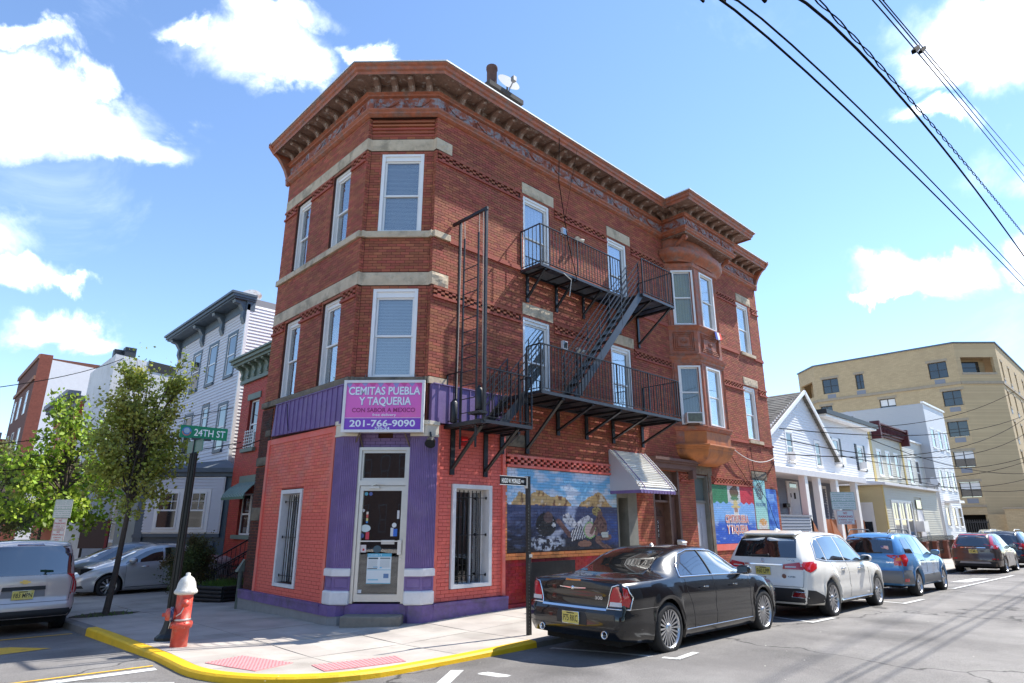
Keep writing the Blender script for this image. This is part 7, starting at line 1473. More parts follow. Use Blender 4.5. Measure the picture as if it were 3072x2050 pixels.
holed(b, FAS, 78.7, 112, -1, ZA, hS, -.4, 0); holed(b, FAD, 0, 4.4, -1, ZA, [(.8, 3.9, 17.4, 19.4)], -.4, 0); b.box(78.6, 112, 21.3, 21.6, -1, ZA); b.prism([(XA+.4, 3.4), (78.8, .4), (111, .4), (111, 21.2), (78.9, 21.2), (XA+.4, 18.2)], ZA-.2, ZA-.1); b.build('wall', TAN, ab)
LTS = mat('tan_stone_band', (.38, .31, .22), .85, var=.15)
b = MB(); b.fb(FA, 3.2, 18.45, 0, .12, 16.55, 16.85); b.fb(FAC, 0, 4.6, 0, .12, 16.55, 16.85); b.fb(FAS, 78.7, 112, 0, .12, 16.55, 16.85); b.fb(FAD, 0, 4.4, 0, .12, 16.55, 16.85); b.fb(FA, 3.2, 18.45, 0, .12, 3.45, 3.7); b.build('stone_band', LTS, ab, kind='stuff')
b = MB()
for F_, u0, u1 in ((FA, 3.2, 18.45), (FAC, 0, 4.6), (FAS, 78.7, 112), (FAD, 0, 4.4)): b.fb(F_, u0, u1, -.4, .14, ZA, ZA+.16)
b.build('parapet_cap', mat('blue_grey_coping', (.10, .13, .17), .5), ab, kind='stuff')
BRZ = mat('bronze_window_frame', (.03, .025, .022), .4); UNIT = mat('grey_ac_unit', (.23, .24, .27), .5)
for i, (a, c, p, q) in enumerate(wA_):
    simple_window(FA, a+.03, c-.03, p+.03, q-.03, ab, mf=BRZ, d=-.2, muntin=None, blind=(.5 if i in (4, 9, 12) else None))
    b = MB(); b.fb(FA, (a+c)/2-.04, (a+c)/2+.04, -.22, -.16, p, q); b.build('mullion', BRZ, ab)
    b = MB(); m_ = (a+c)/2; b.fb(FA, m_-.5, m_+.5, -.1, .03, p-.65, p-.15); b.build('air_conditioner_grille', UNIT, ab)
    b = MB(); b.fb(FA, a-.15, c+.15, -.05, .04, q, q+.28); b.build('lintel', LTS, ab)
for (a, c, p, q) in hS:
    simple_window(FAS, a+.03, c-.03, p+.03, q-.03, ab, mf=BRZ, d=-.2); b = MB(); b.fb(FAS, a-.1, c+.1, 0, .05, p-.25, p); b.fb(FAS, a-.1, c+.1, 0, .05, q, q+.25); b.build('window_stone', LTS, ab, kind='stuff'); b = MB(); b.fb(FAS, a+.1, c-.1, -.05, .03, p-.75, p-.3); b.build('air_conditioner_grille', UNIT, ab)
b = MB(); b.fb(FAC, .5, 4.1, -1.6, -1.5, 17.5, 19.8); b.build('balcony_back', TAN, ab); simple_window(FAC, 1.1, 3.4, 18.0, 19.4, ab, mf=BRZ, d=-1.4); b = MB(); b.fb(FAC, .4, 4.2, -.1, .05, 17.6, 17.85); b.build('balcony_ledge', LTS, ab)
b = MB(); b.fb(FAD, .8, 3.9, -1.4, -1.3, 17.2, 19.6); b.build('balcony_back', TAN, ab); simple_window(FAD, 1.2, 2.6, 17.8, 19.0, ab, mf=BRZ, d=-1.2)
gg = thing('garage_gate', 'dark iron bar gate across the apartment garage entrance', 'gate', (75.4, 10, -.7)); b = MB(); b.fb(FA, 1.7, 18.4, -.1, -.05, 1.9, 2.0); b.fb(FA, 1.7, 18.4, -.1, -.05, -.6, -.5); b.build('gate_rail', IRON, gg)
for k in range(84): b = MB(); b.fb(FA, 1.7+.2*k, 1.76+.2*k, -.1, -.05, -.7, 2.2); b.build('gate_bar', IRON, gg)
b = MB(); b.fb(FA, 1.7, 18.4, -5, -4.9, -1, 2.7); b.build('garage_dark', DARK, gg)
gw = thing('tan_garden_wall', 'low tan brick garden wall with white coping before the apartment block', 'wall', (78, -.2, -.7)); b = MB(); b.box(74.0, 110, -.7, -.25, -1, 3.2); b.box(74.0, 74.5, -.25, 1.6, -1, 3.2); b.build('wall', TAN, gw); b = MB(); b.box(73.9, 110, -.78, -.18, 3.2, 3.38); b.box(73.9, 74.6, -.18, 1.7, 3.2, 3.375); b.build('coping', LTS, gw)
# service cables strung before the far houses
for i, (a, c, s_) in enumerate((((18.0, -.2, 5.4), (60, -3, 10.4), .8), ((18.0, -.2, 5.0), (60, -3, 9.0), 1.3), ((18, -.3, 4.4), (70, -3, 12.2), 1.5), ((27, 2, 4.2), (70, -4, 8.6), 1.2), ((30, 1.8, 5.4), (60, -3, 7.2), .9), ((40, 2, 4.8), (75, -3, 5.6), .9), ((36, 2, 6.9), (62, -3, 5.9), .8), ((29, 2, 6.8), (60, -3, 12.6), .9), ((42, 2.2, 4.4), (80, -3, 7.6), 1.0))):
    cable('thin dark service cable strung across the far white houses', [a, c], .02, n=16, sag=s_, group='service cables before the far houses', name='service_cable')
# ---------------- vehicles ----------------
RUB = mat('tyre_rubber', (.016, .016, .017), .75, bump=.4, bscale=60, var=.2); RIMS = mat('silver_rim', (.60, .60, .61), .28, metal=.85); RIMD = mat('dark_rim', (.10, .10, .11), .35, metal=.7)
CHR = mat('chrome', (.82, .83, .85), .08, metal=1.); PLB = mat('black_plastic_trim', (.022, .022, .024), .55); UND = mat('underbody_black', (.008, .008, .008), .9)
def carglass(n, c, r=.02): 
    m = mat(n, c, r, spec=1.0, coat=1.0); b = m.node_tree.nodes['Principled BSDF']; b.inputs['IOR'].default_value = 1.8; return m
CG = carglass('tinted_car_glass', (.010, .011, .012)); CG2 = carglass('pale_car_glass', (.06, .085, .09))
LRED = mat('tail_light_red', (.50, .012, .018), .12, coat=1., var=.2, vscale=12); LDK = mat('tail_light_dark_red', (.18, .005, .01), .12, coat=1.); LWH = mat('lamp_clear', (.62, .62, .64), .1, coat=1.); LAM = mat('lamp_amber', (.75, .22, .01), .15, coat=1.); PLY = mat('plate_yellow', (.72, .58, .13), .4, col2=(.70, .66, .45), c2scale=3, c2amt=.7); PLK = mat('plate_black_letter', (.015, .015, .015), .4)
def paint(n, c, metal=.3, r=.28): return mat(n, c, r, metal=metal, coat=1., spec=.25)
def ip(x, P): return float(np.interp(x, [p[0] for p in P], [p[1] for p in P]))
def smoothcurve(P, s=.05):
    xs_ = np.linspace(P[0][0]-.6, P[-1][0]+.6, 700); ys_ = np.interp(xs_, [p[0] for p in P], [p[1] for p in P]); dx = xs_[1]-xs_[0]; k = np.arange(-int(3*s/dx)-1, int(3*s/dx)+2)*dx; w_ = np.exp(-.5*(k/s)**2); w_ /= w_.sum()
    yy_ = np.convolve(np.pad(ys_, len(k)//2, mode='edge'), w_, 'valid')
    return lambda x: float(np.interp(x, xs_, yy_))
class Car:
    """lofted body: x forward from the rear bumper, y to the left, z up"""
    def __init__(s, name, label, loc, rot, spec, group=None):
        s.t = thing(name, label, spec.get('cat', 'car'), (0, 0, 0), group); s.S = spec; s.loc = loc; s.rot = rot
        s.L = spec['L']; s.top = smoothcurve(spec['top'], spec.get('st', .05)); s.belt = smoothcurve(spec['belt'], .06); s.hw = smoothcurve(spec['hw'], .04); s.rw = smoothcurve(spec['roofw'], .08); s.bot = smoothcurve(spec['bot'], .03)
        s.xr = smoothcurve(spec['rear'], .02); s.xf = smoothcurve(spec['front'], .02); s.R = spec['R']; s.ra = spec['ra']; s.fa = spec['fa']; s.ar = s.R+spec.get('gap', .055)
        s.body(); s.under()
        for (ax, y) in ((s.ra, 1), (s.ra, -1), (s.fa, 1), (s.fa, -1)): s.wheel(ax, y)
    def archz(s, x):
        z = s.bot(x)
        for ax in (s.ra, s.fa):
            d = abs(x-ax)
            if d < s.ar: z = max(z, s.R+math.sqrt(s.ar**2-d*d))
        return z
    def section(s, x):
        hw, zb, zt, bz, rw = s.hw(x), s.archz(x), s.top(x), s.belt(x), s.rw(x); bz = min(bz, zt-.012)
        c = sstep(.06, .30, zt-bz); P = []
        zb = min(zb, bz-.06); nb = s.bot(x)
        tum = s.S.get('tuck', .05)
        def yb(z):   # body side bulge
            t = (z-nb)/max(.05, bz-nb); return hw-tum*max(0, (.35-t)/.35)**1.6-.055*max(0, (t-.72)/.28)**2-.012*math.sin(math.pi*min(1, max(0, (t-.40)/.2)))*s.S.get('crease', 1)
        fl_ = 0
        for ax in (s.ra, s.fa):
            d = abs(x-ax)
            if d < s.ar+.12: fl_ = max(fl_, s.S.get('flare', .02)*min(1, (s.ar+.12-d)/.10))
        P.append((yb(zb)-.09, zb)); P.append((yb(zb)+fl_-.012, zb)); 
        n = 9
        for k in range(1, n+1): z = zb+.012+(bz-zb-.012)*k/n; P.append((yb(z)+fl_*max(0, 1-(z-zb)/.22), z))
        ys, zs_ = P[-1]
        ye = (hw-.28)*(1-c)+rw*c; ze = (bz+.62*(zt-bz))*(1-c)+(zt-.055)*c
        for k in range(1, 7):
            t = k/6; P.append((ys+(ye-ys)*t+.018*c*math.sin(math.pi*t), zs_+(ze-zs_)*t+(1-c)*.0))
        for k in range(1, 8):
            t = k/7; a = t*math.pi/2; P.append((ye*(1-t)**1.0*1.0 if t > .25 else ye-(ye*.25)*(t/.25)**1.3, ze+(zt-ze)*math.sin(a)**.75))
        return P
    def pt(s, x, y, z):
        xs0, xs1 = s.S.get('shr', .9), s.S.get('shf', .9); X = x
        if x < xs0: X = x+s.xr(z)*(1-x/xs0)
        if x > s.L-xs1: X = x-s.xf(z)*(1-(s.L-x)/xs1)
        return (X, y, z)
    def body(s):
        st = set(np.round(np.arange(0, s.L+.001, .055), 3)) | {s.L}
        for ax in (s.ra, s.fa):
            for k in range(0, 19): st.add(round(ax-s.ar*math.cos(math.pi*k/18), 4))
            st.add(round(ax-s.ar-.004, 4)); st.add(round(ax+s.ar+.004, 4))
        st = sorted(st); secs = [s.section(x) for x in st]; m = len(secs[0]); vs = []; b = MB()
        for x, P in zip(st, secs):
            for (y, z) in P: vs.append(s.pt(x, y, z))
            for (y, z) in P[:-1][::-1]: vs.append(s.pt(x, -y, z))
        M = 2*m-1; fs = []
        for i in range(len(st)-1):
            for k in range(M-1): fs.append((i*M+k, (i+1)*M+k, (i+1)*M+k+1, i*M+k+1))
        b.add(vs, fs, 0, True)
        for (i, sg) in ((0, -1), (len(st)-1, 1)):   # end caps with a bulge
            P = secs[i]; x = st[i]; nx = 14; rows = []
            for (y, z) in P: rows.append([s.pt(x, y*(1-2*q/nx), z) for q in range(nx+1)])
            bg = s.S.get('bulge', .05); V_ = []
            for r in rows:
                for q, p in enumerate(r): f = 1-(2*q/nx-1)**2 if True else 0; V_.append((p[0]+sg*bg*(1-abs(2*q/nx-1)**2.5), p[1], p[2]))
            F_ = [(j*(nx+1)+q, j*(nx+1)+q+1, (j+1)*(nx+1)+q+1, (j+1)*(nx+1)+q) for j in range(len(rows)-1) for q in range(nx)]
            if sg > 0: F_ = [f[::-1] for f in F_]
            b.add(V_, F_, 0, True)
        s.bodymb = b
        s.bvh = BVHTree.FromPolygons([V(p) for p in b.v], b.f)
        o = s.fin(b, 'body', s.S['paint']); 
        bm = bmesh.new(); bm.from_mesh(o.data); bmesh.ops.remove_doubles(bm, verts=bm.verts, dist=.0008); bmesh.ops.recalc_face_normals(bm, faces=bm.faces); bm.to_mesh(o.data); bm.free()
        for p in o.data.polygons: p.use_smooth = True
        s.bo = o; return o
    def fin(s, b, name, m, parent=None, **k):
        p = parent or s.t; o = b.build(name, m, p, **k); return o
    def under(s):
        b = MB(); w_ = s.hw(s.L/2)-.27; b.box(.18, s.L-.2, -w_, w_, s.bot(s.L/2)-.02, s.belt(s.L/2)-.12); b.box(s.ra+s.ar+.02, s.fa-s.ar-.02, -w_-.2, w_+.2, s.bot(s.L/2)+.01, s.bot(s.L/2)+.09); s.fin(b, 'underbody', UND)
    def wheel(s, ax, sd):
        y = sd*(s.hw(ax)-.015); R_ = s.R; W = .23; rr_ = s.S.get('rim', .70)*R_; yi = y-sd*W
        b = MB(); n = 36; prof = [(rr_, 0), (rr_+.02, -.01), (R_*.9, -.004), (R_*.97, .012), (R_, .045), (R_, W-.045), (R_*.97, W-.01), (rr_, W)]
        b.lathe([(r, h) for r, h in prof], (ax, y, R_), (0, -sd, 0), n, cap=False); 
        wo_ = s.fin(b, 'wheel', RUB)
        b = MB(); ax3 = V((0, -sd, 0)); c = V((ax, y, R_)); b.lathe([(rr_, .0), (rr_*.96, .012), (rr_*.93, .05), (rr_*.90, .16)], c, ax3, n, cap=False); s.fin(b, 'rim', s.S.get('rimm', RIMS), wo_)
        b = MB(); b.lathe([(rr_*.9, .10), (0, .105)], c, ax3, 20, cap=False); s.fin(b, 'brake_disc', mat('brake_dark', (.02, .02, .02), .6), wo_)
        b = MB(); ns_ = s.S.get('spokes', 10); sw = s.S.get('spw', .03)
        for k in range(ns_):
            a = 2*math.pi*k/ns_; d = V((math.cos(a), 0, math.sin(a))); tng = V((-math.sin(a), 0, math.cos(a))); tw = s.S.get('twist', 0)*tng*rr_*.2
            p0, p1 = c+d*(.05)+ax3*.035, c+d*rr_*.95+ax3*.018+tw
            P = []
            for (q, ww) in ((p0, sw*.75), (p1, sw)):
                for (i, j) in ((-1, 0), (1, 0), (1, 1), (-1, 1)): P.append(q+tng*(i*ww/2)+ax3*(j*.028-.0))
            b.hexa(P)
        b.lathe([(.0, .008), (.03, .010), (.065, .022), (.075, .05)], c, ax3, 14); s.fin(b, 'spokes', s.S.get('rimm', RIMS), wo_)
    def hit(s, p, d):
        h = s.bvh.ray_cast(V(p), V(d)); 
        return (h[0], h[1]) if h[0] is not None else None
    def proj(s, a, c, view):
        o, d = {'R': ((a, -3, c), (0, 1, 0)), 'L': ((a, 3, c), (0, -1, 0)), 'B': ((-3, a, c), (1, 0, 0)), 'F': ((s.L+3, a, c), (-1, 0, 0)), 'T': ((a, c, 4), (0, 0, -1))}[view]
        h = s.hit(o, d)
        if h is None: return None
        if view in 'RL' and abs(h[0].y) < .72*s.hw(min(max(a, .3), s.L-.3)) and c < s.belt(a)+.02: return None
        n = h[1]; n = n if n.dot(V(d)) < 0 else -n
        return h[0], n
    def decal(s, poly, view, name, m, off=.006, res=.07, parent=None, skirt=.02, both=False):
        if both: s.decal(poly, 'L' if view == 'R' else 'R', name, m, off, res, parent, skirt)
        pts = []; 
        for i in range(len(poly)):
            a, c = V((*poly[i], 0)), V((*poly[(i+1) % len(poly)], 0)); n = max(1, int((c-a).length/res))
            for k in range(n): p = a.lerp(c, k/n); pts.append((p.x, p.y))
        nb = len(pts); x0, x1 = min(p[0] for p in pts), max(p[0] for p in pts); y0, y1 = min(p[1] for p in pts), max(p[1] for p in pts)
        gx_ = np.arange(x0+res/2, x1, res); gy_ = np.arange(y0+res/2, y1, res)
        for gx1 in gx_:
            for gy1 in gy_:
                if inpoly(gx1, gy1, pts) and min((gx1-p[0])**2+(gy1-p[1])**2 for p in pts) > (res*.35)**2: pts.append((gx1, gy1))
        r = delaunay_2d_cdt([V(p) for p in pts], [(i, (i+1) % nb) for i in range(nb)], [], 1, 1e-6)
        V3 = []; ok = []
        for p in r[0]:
            h = s.proj(p.x, p.y, view)
            if h is None: V3.append(None)
            else: V3.append((h[0]+h[1]*off, h[0]-h[1]*skirt))
        b = MB(); vs = []; mp = {}
        for i, q in enumerate(V3):
            if q is not None: mp[i] = len(vs); vs.append(q[0])
        fs = [tuple(mp[i] for i in f) for f in r[2] if all(i in mp for i in f)]
        if view in ('R', 'T', 'B'): pass
        b.add(vs, fs, 0, True)
        ring_ = []
        for i in range(nb):
            if i < len(V3) and V3[i] is not None: ring_.append(V3[i])
        n = len(ring_)
        if n == nb and n > 2:
            b.add([q[0] for q in ring_]+[q[1] for q in ring_], [(i, (i+1) % n, n+(i+1) % n, n+i) for i in range(n)], 0, False)
        if not b.f: return None
        return s.fin(b, name, m, parent)
    def line(s, poly, view, name, m, r=.006, off=.0, closed=False, both=False, res=.06, parent=None):
        if both: s.line(poly, 'L' if view == 'R' else 'R', name, m, r, off, closed, False, res, parent)
        pts = []; P = poly+([poly[0]] if closed else [])
        for i in range(len(P)-1):
            a, c = V((*P[i], 0)), V((*P[i+1], 0)); n = max(1, int((c-a).length/res))
            for k in range(n): pts.append(a.lerp(c, k/n))
        pts.append(V((*P[-1], 0))); out = []
        for p in pts:
            h = s.proj(p.x, p.y, view)
            if h: out.append(h[0]+h[1]*off)
        if len(out) < 2: return
        b = MB(); b.tube(out, r, 5, cap=True); return s.fin(b, name, m, parent)
    def plate(s, txt, z, w_=.305, h=.152, y=0, xoff=.012):
        hh = s.proj(y, z, 'B')[0]; F_ = flipof(frame((hh.x-xoff, 0, 0), (0, -1, 0), (-1, 0, 0))); b = MB(); b.fb(F_, -y-w_/2, -y+w_/2, 0, .008, z-h/2, z+h/2); p = s.fin(b, 'number_plate', PLY)
        text(txt, F_, -y, z-.045, .085, w_*.86, .0095, PLK, p, bold=.01); b = MB(); b.fb(F_, -y-.07, -y+.07, .008, .009, z+.052, z+.066); s.fin(b, 'plate_print', PLK, p)
        b = MB(); b.tube([F_(-y-w_/2-.004, .004, z-h/2-.004), F_(-y+w_/2+.004, .004, z-h/2-.004), F_(-y+w_/2+.004, .004, z+h/2+.004), F_(-y-w_/2-.004, .004, z+h/2+.004)], .006, 4, closed=True); s.fin(b, 'plate_frame', CHR, p)
    def word(s, txt, y, z, h, w_, m=CHR, view='B', bold=.01):
        hh = s.proj(y, z+h/2, 'B')[0]; F_ = flipof(frame((hh.x-.004, 0, 0), (0, -1, 0), (-1, 0, 0))); text(txt, F_, -y, z, h, w_, .004, m, s.t, bold=bold)
    def mirror(s, x, z, m=None, l=.22):
        for sd in (1, -1):
            h = s.proj(x, z, 'L' if sd > 0 else 'R'); y = h[0].y; b = MB(); o = V((x+.02, y+sd*.12, z+.05)); nn_ = 8
            rings = [(-.09, .5), (-.085, .9), (-.04, 1), (.03, .95), (.09, .6), (.11, .2)]; vs = []
            for (dx, sc__) in rings:
                for k in range(12):
                    a = 2*math.pi*k/12; ca, sa = math.cos(a), math.sin(a); vs.append((o.x+dx, o.y+sd*.115*sc__*abs(ca)**.7*(1 if ca > 0 else -1), o.z+.075*sc__*abs(sa)**.7*(1 if sa > 0 else -1)))
            b.add(vs, [(i*12+k, i*12+(k+1) % 12, (i+1)*12+(k+1) % 12, (i+1)*12+k) for i in range(len(rings)-1) for k in range(12)], 0, True); b.add(vs[:12], [tuple(range(12))]); b.add(vs[-12:], [tuple(range(12))]); b.bar((x+.02, y-sd*.03, z), (x+.02, y+sd*.08, z+.01), .07, .04); w = s.fin(b, 'wing_mirror', m or s.S['paint'])
            b = MB(); b.box(x-.085, x-.072, y+sd*.12-.09, y+sd*.12+.09, z, z+.10); s.fin(b, 'mirror_glass', CG, w)
    def handle(s, x, z, m=CHR):
        for vw in ('R', 'L'):
            h1, h2 = s.proj(x-.08, z, vw), s.proj(x+.10, z, vw)
            b = MB(); n = h1[1]; b.tube([h1[0]-n*.01, h1[0]+n*.03, h2[0]+h2[1]*.03, h2[0]-h2[1]*.01], .014, 6); s.fin(b, 'door_handle', m)
    def place(s):
        """move the finished car to its spot: rotate about z, follow the road slope"""
        x, y, z = s.loc; s.t.location = (x, y, z); s.t.rotation_euler = s.rot
    def windows(s, polys, m=None, trim=None, r=.011):
        for p in polys:
            s.decal(p, 'R', 'side_window', m or CG, both=True, off=.004)
        
def carplace(c, x, y, heading):
    """x,y: where the car's rear-bumper centre stands; sits on the road under both axles"""
    ch, sh = math.cos(heading), math.sin(heading); za = road_z(x+ch*c.ra, y+sh*c.ra); zb = road_z(x+ch*c.fa, y+sh*c.fa); pit_ = math.atan2(zb-za, c.fa-c.ra); c.loc = (x, y, za-math.tan(pit_)*c.ra); c.rot = (0, -pit_, heading); c.place()
# --- black sedan ---
sedan = dict(L=5.04, R=.355, ra=1.06, fa=4.11, cat='car', paint=paint('black_car_paint', (.0025, .003, .005), 0., .25), rim=.72, spokes=20, spw=.026, bulge=.05, shr=.55, shf=.8, flare=.022, gap=.045,
  top=[(0, 1.02), (.08, 1.045), (.75, 1.075), (.95, 1.13), (1.45, 1.36), (1.85, 1.455), (2.35, 1.485), (2.75, 1.47), (3.15, 1.375), (3.85, 1.06), (4.1, 1.02), (4.7, .93), (5.0, .80), (5.04, .76)],
  belt=[(0, .995), (.5, 1.01), (1.6, 1.02), (3.2, .985), (3.9, .97), (4.6, .86), (5.04, .72)], hw=[(0, .85), (.10, .89), (.35, .93), (.8, .945), (2.5, .95), (4.2, .945), (4.65, .90), (4.9, .82), (5.04, .66)],
  roofw=[(0, .60), (1.2, .60), (1.6, .60), (2.3, .63), (3.1, .60), (4, .6)], bot=[(0, .27), (.5, .22), (1.5, .19), (3.8, .19), (4.7, .19), (5.04, .22)],
  rear=[(.2, .06), (.36, .0), (.60, .0), (.66, .05), (.72, .07), (.95, .05), (1.05, .07), (1.5, .1)], front=[(.2, .04), (.5, .0), (.8, .05), (1.4, .2)])
c = Car('parked_car', 'black four-door sedan with chrome trim parked nearest the corner', (0, 0, 0), 0, sedan)
gw_ = [(1.60, 1.05), (2.32, 1.035), (2.28, 1.36), (2.08, 1.375), (1.83, 1.33), (1.58, 1.16)]; gw2 = [(2.40, 1.03), (3.53, 1.01), (3.42, 1.08), (3.02, 1.30), (2.85, 1.355), (2.36, 1.375)]
c.decal([(1.50, 1.045), (1.80, 1.05), (1.70, 1.21), (1.56, 1.13)], 'R', 'quarter_window', CG, both=True, off=.004); c.decal([(1.84, 1.05), (2.38, 1.04), (2.34, 1.375), (2.08, 1.375), (1.85, 1.32), (1.735, 1.225)], 'R', 'side_window', CG, both=True, off=.004); c.decal(gw2[:1]+gw2[1:], 'R', 'side_window', CG2, both=True, off=.005)
c.line([(1.46, 1.03), (2.39, 1.025), (3.60, 1.0), (3.45, 1.085), (3.03, 1.325), (2.84, 1.38), (2.4, 1.40), (2.07, 1.40), (1.80, 1.345), (1.55, 1.175)], 'R', 'chrome_window_trim', CHR, r=.014, off=.004, closed=True, both=True)
c.line([(2.41, 1.03), (2.36, 1.39)], 'R', 'door_pillar', PLB, r=.02, both=True)
c.decal([(-.60, 1.085), (.60, 1.085), (.49, 1.38), (.3, 1.41), (-.3, 1.41), (-.49, 1.38)], 'B', 'rear_window', CG, off=.005)
c.decal([(-.60, 1.05), (.60, 1.05), (.5, 1.36), (-.5, 1.36)], 'F', 'windscreen', CG2, off=.005)
for x0, zt in ((1.57, 1.0), (2.42, 1.0), (3.62, .98)): c.line([(x0+(.18 if x0 < 2 else 0), .30), (x0+(.15 if x0 < 2 else -.01), .62), (x0, .85), (x0, zt)], 'R', 'door_seam', PLB, r=.004, both=True)
c.line([(1.5, .30), (3.64, .30)], 'R', 'sill_trim', CHR, r=.007, both=True); c.handle(2.05, .86, sedan['paint']); c.handle(3.0, .85, sedan['paint']); c.mirror(3.40, 1.02)
for sd in (1, -1):
    P = [(sd*.60, .66), (sd*.86, .66), (sd*.895, .80), (sd*.84, .96), (sd*.76, 1.0), (sd*.68, .97), (sd*.645, .85)]; P = P if sd > 0 else P[::-1]
    c.decal([(sd*.62, .70), (sd*.88, .70), (sd*.885, .82), (sd*.84, .93), (sd*.77, .96), (sd*.71, .94), (sd*.665, .85)], 'B', 'tail_light', LRED, off=.012); c.decal([(sd*.64, .70), (sd*.83, .70), (sd*.83, .755), (sd*.65, .755)], 'B', 'reversing_light', LWH, off=.018)
    c.line([(sd*.60, .665), (sd*.885, .665), (sd*.90, .82), (sd*.855, .95), (sd*.775, .98), (sd*.69, .955), (sd*.645, .85)], 'B', 'light_chrome_ring', CHR, r=.011, off=.006, closed=True)
    b = MB(); h_ = c.proj(sd*.56, .36, 'B')[0]; b.lathe([(.038, .10), (.05, .0), (.054, -.01), (.05, -.018), (.04, -.01), (.036, .08)], (h_.x-.002, sd*.58, .335), (1, 0, 0), 16, cap=False); c.fin(b, 'exhaust_tip', CHR)
c.decal([(.02, .72), (.14, .70), (.18, .78), (.14, .92), (.08, .95), (.02, .95)], 'R', 'tail_light', LRED, off=.006, both=True, res=.05)
c.decal([(-.60, .635), (.60, .635), (.60, .662), (-.60, .662)], 'B', 'chrome_strip', CHR, off=.012)
c.decal([(-.28, .43), (.28, .43), (.28, .62), (-.28, .62)], 'B', 'plate_recess', PLB, off=.003); c.plate('P75 RKC', .51, y=.0)
c.decal([(-.14, 1.0), (.14, 1.0), (.13, 1.02), (-.13, 1.02)], 'B', 'brake_light', LAM, off=.01); c.word('300', -.46, .775, .045, .13)
h_ = c.proj(0, .90, 'B')[0]; b = MB(); 
for sd in (1, -1): b.add([(h_.x-.012, sd*.02, .895), (h_.x-.012, sd*.24, .91), (h_.x-.012, sd*.25, .918), (h_.x-.012, sd*.02, .918), (h_.x-.03, sd*.02, .90), (h_.x-.03, sd*.02, .912)], [(0, 1, 2, 3), (4, 1, 2, 5)])
b.lathe([(.03, 0), (.02, .012), (0, .014)], (h_.x-.01, 0, .905), (-1, 0, 0), 10); c.fin(b, 'wing_emblem', CHR)
c.line([(-.62, .68), (-.645, .86), (-.62, 1.03)], 'B', 'boot_seam', PLB, r=.004); c.line([(.62, .68), (.645, .86), (.62, 1.03)], 'B', 'boot_seam', PLB, r=.004); c.line([(-.92, .40), (.92, .40)], 'B', 'bumper_seam', PLB, r=.004, off=.0)
c.line([(.05, .66), (.75, .665)], 'R', 'bumper_seam', PLB, r=.004, both=True)
b = MB(); b.lathe([(.04, 0), (.02, .03), (0, .04)], (2.0, -.05, 1.465), (0, 0, 1), 8); c.fin(b, 'roof_antenna', ALU)
carplace(c, 1.0, -3.98, 0)
# --- white SUV ---
suvtop = lambda H, o=0, hood=1.08: [(0, H*.90), (.06, H*.955), (.35, H*.985), (1.2, H), (2.2, H-.005), (2.75, H*.975), (3.1, H*.915), (3.85, hood), (4.5, hood*.90), (4.8, hood*.78), (4.93, hood*.68)]
wsuv = dict(L=4.92, R=.375, ra=1.02, fa=3.84, cat='car', paint=paint('pearl_white_paint', (.86, .83, .76), .0, .25), rim=.70, spokes=14, spw=.036, rimm=RIMS, twist=.8, bulge=.07, shr=1.0, shf=.8, flare=.03, tuck=.07,
  top=suvtop(1.70), belt=[(0, 1.02), (.9, 1.08), (2.3, 1.04), (3.7, .99), (4.4, .92), (4.92, .72)], hw=[(0, .82), (.15, .90), (.5, .955), (1.0, .975), (3.8, .97), (4.4, .92), (4.75, .80), (4.92, .66)], roofw=[(0, .60), (.5, .63), (1.5, .66), (2.8, .63), (3.6, .6)],
  bot=[(0, .30), (.6, .27), (1.5, .25), (3.4, .25), (4.4, .24), (4.92, .28)], rear=[(.2, .12), (.40, .02), (.62, .0), (.80, .05), (1.08, .08), (1.15, .11), (1.60, .40), (1.7, .46)], front=[(.2, .06), (.5, 0), (.9, .05), (1.6, .2)])
c = Car('parked_car', 'pearl white SUV with wide red tail lights parked ahead of the black sedan', (0, 0, 0), 0, wsuv)
c.decal([(.60, 1.17), (.98, 1.12), (1.06, 1.50), (.96, 1.53), (.78, 1.44)], 'R', 'quarter_window', CG, both=True); c.decal([(1.03, 1.115), (1.98, 1.085), (2.02, 1.575), (1.6, 1.585), (1.1, 1.54)], 'R', 'side_window', CG, both=True); c.decal([(2.05, 1.08), (3.20, 1.05), (3.05, 1.18), (2.72, 1.46), (2.5, 1.55), (2.09, 1.575)], 'R', 'side_window', CG, both=True)
c.line([(.55, 1.15), (1.0, 1.095), (3.28, 1.03), (3.06, 1.22), (2.74, 1.50), (2.5, 1.59), (1.6, 1.61), (1.0, 1.57), (.72, 1.45)], 'R', 'chrome_window_trim', CHR, r=.010, off=.004, closed=True, both=True)
c.decal([(-.66, 1.17), (.66, 1.17), (.60, 1.52), (.5, 1.58), (-.5, 1.58), (-.60, 1.52)], 'B', 'rear_window', CG, off=.006); c.decal([(-.66, 1.10), (.66, 1.10), (.54, 1.5), (-.54, 1.5)], 'F', 'windscreen', CG)
b = MB(); h_ = c.proj(0, 1.62, 'B')[0]; b.hexa([(h_.x-.10, -.58, 1.61), (h_.x+.3, -.58, 1.66), (h_.x+.3, .58, 1.66), (h_.x-.10, .58, 1.61), (h_.x-.09, -.56, 1.645), (h_.x+.3, -.56, 1.705), (h_.x+.3, .56, 1.705), (h_.x-.09, .56, 1.645)]); c.fin(b, 'roof_spoiler', wsuv['paint'], bev=.012)
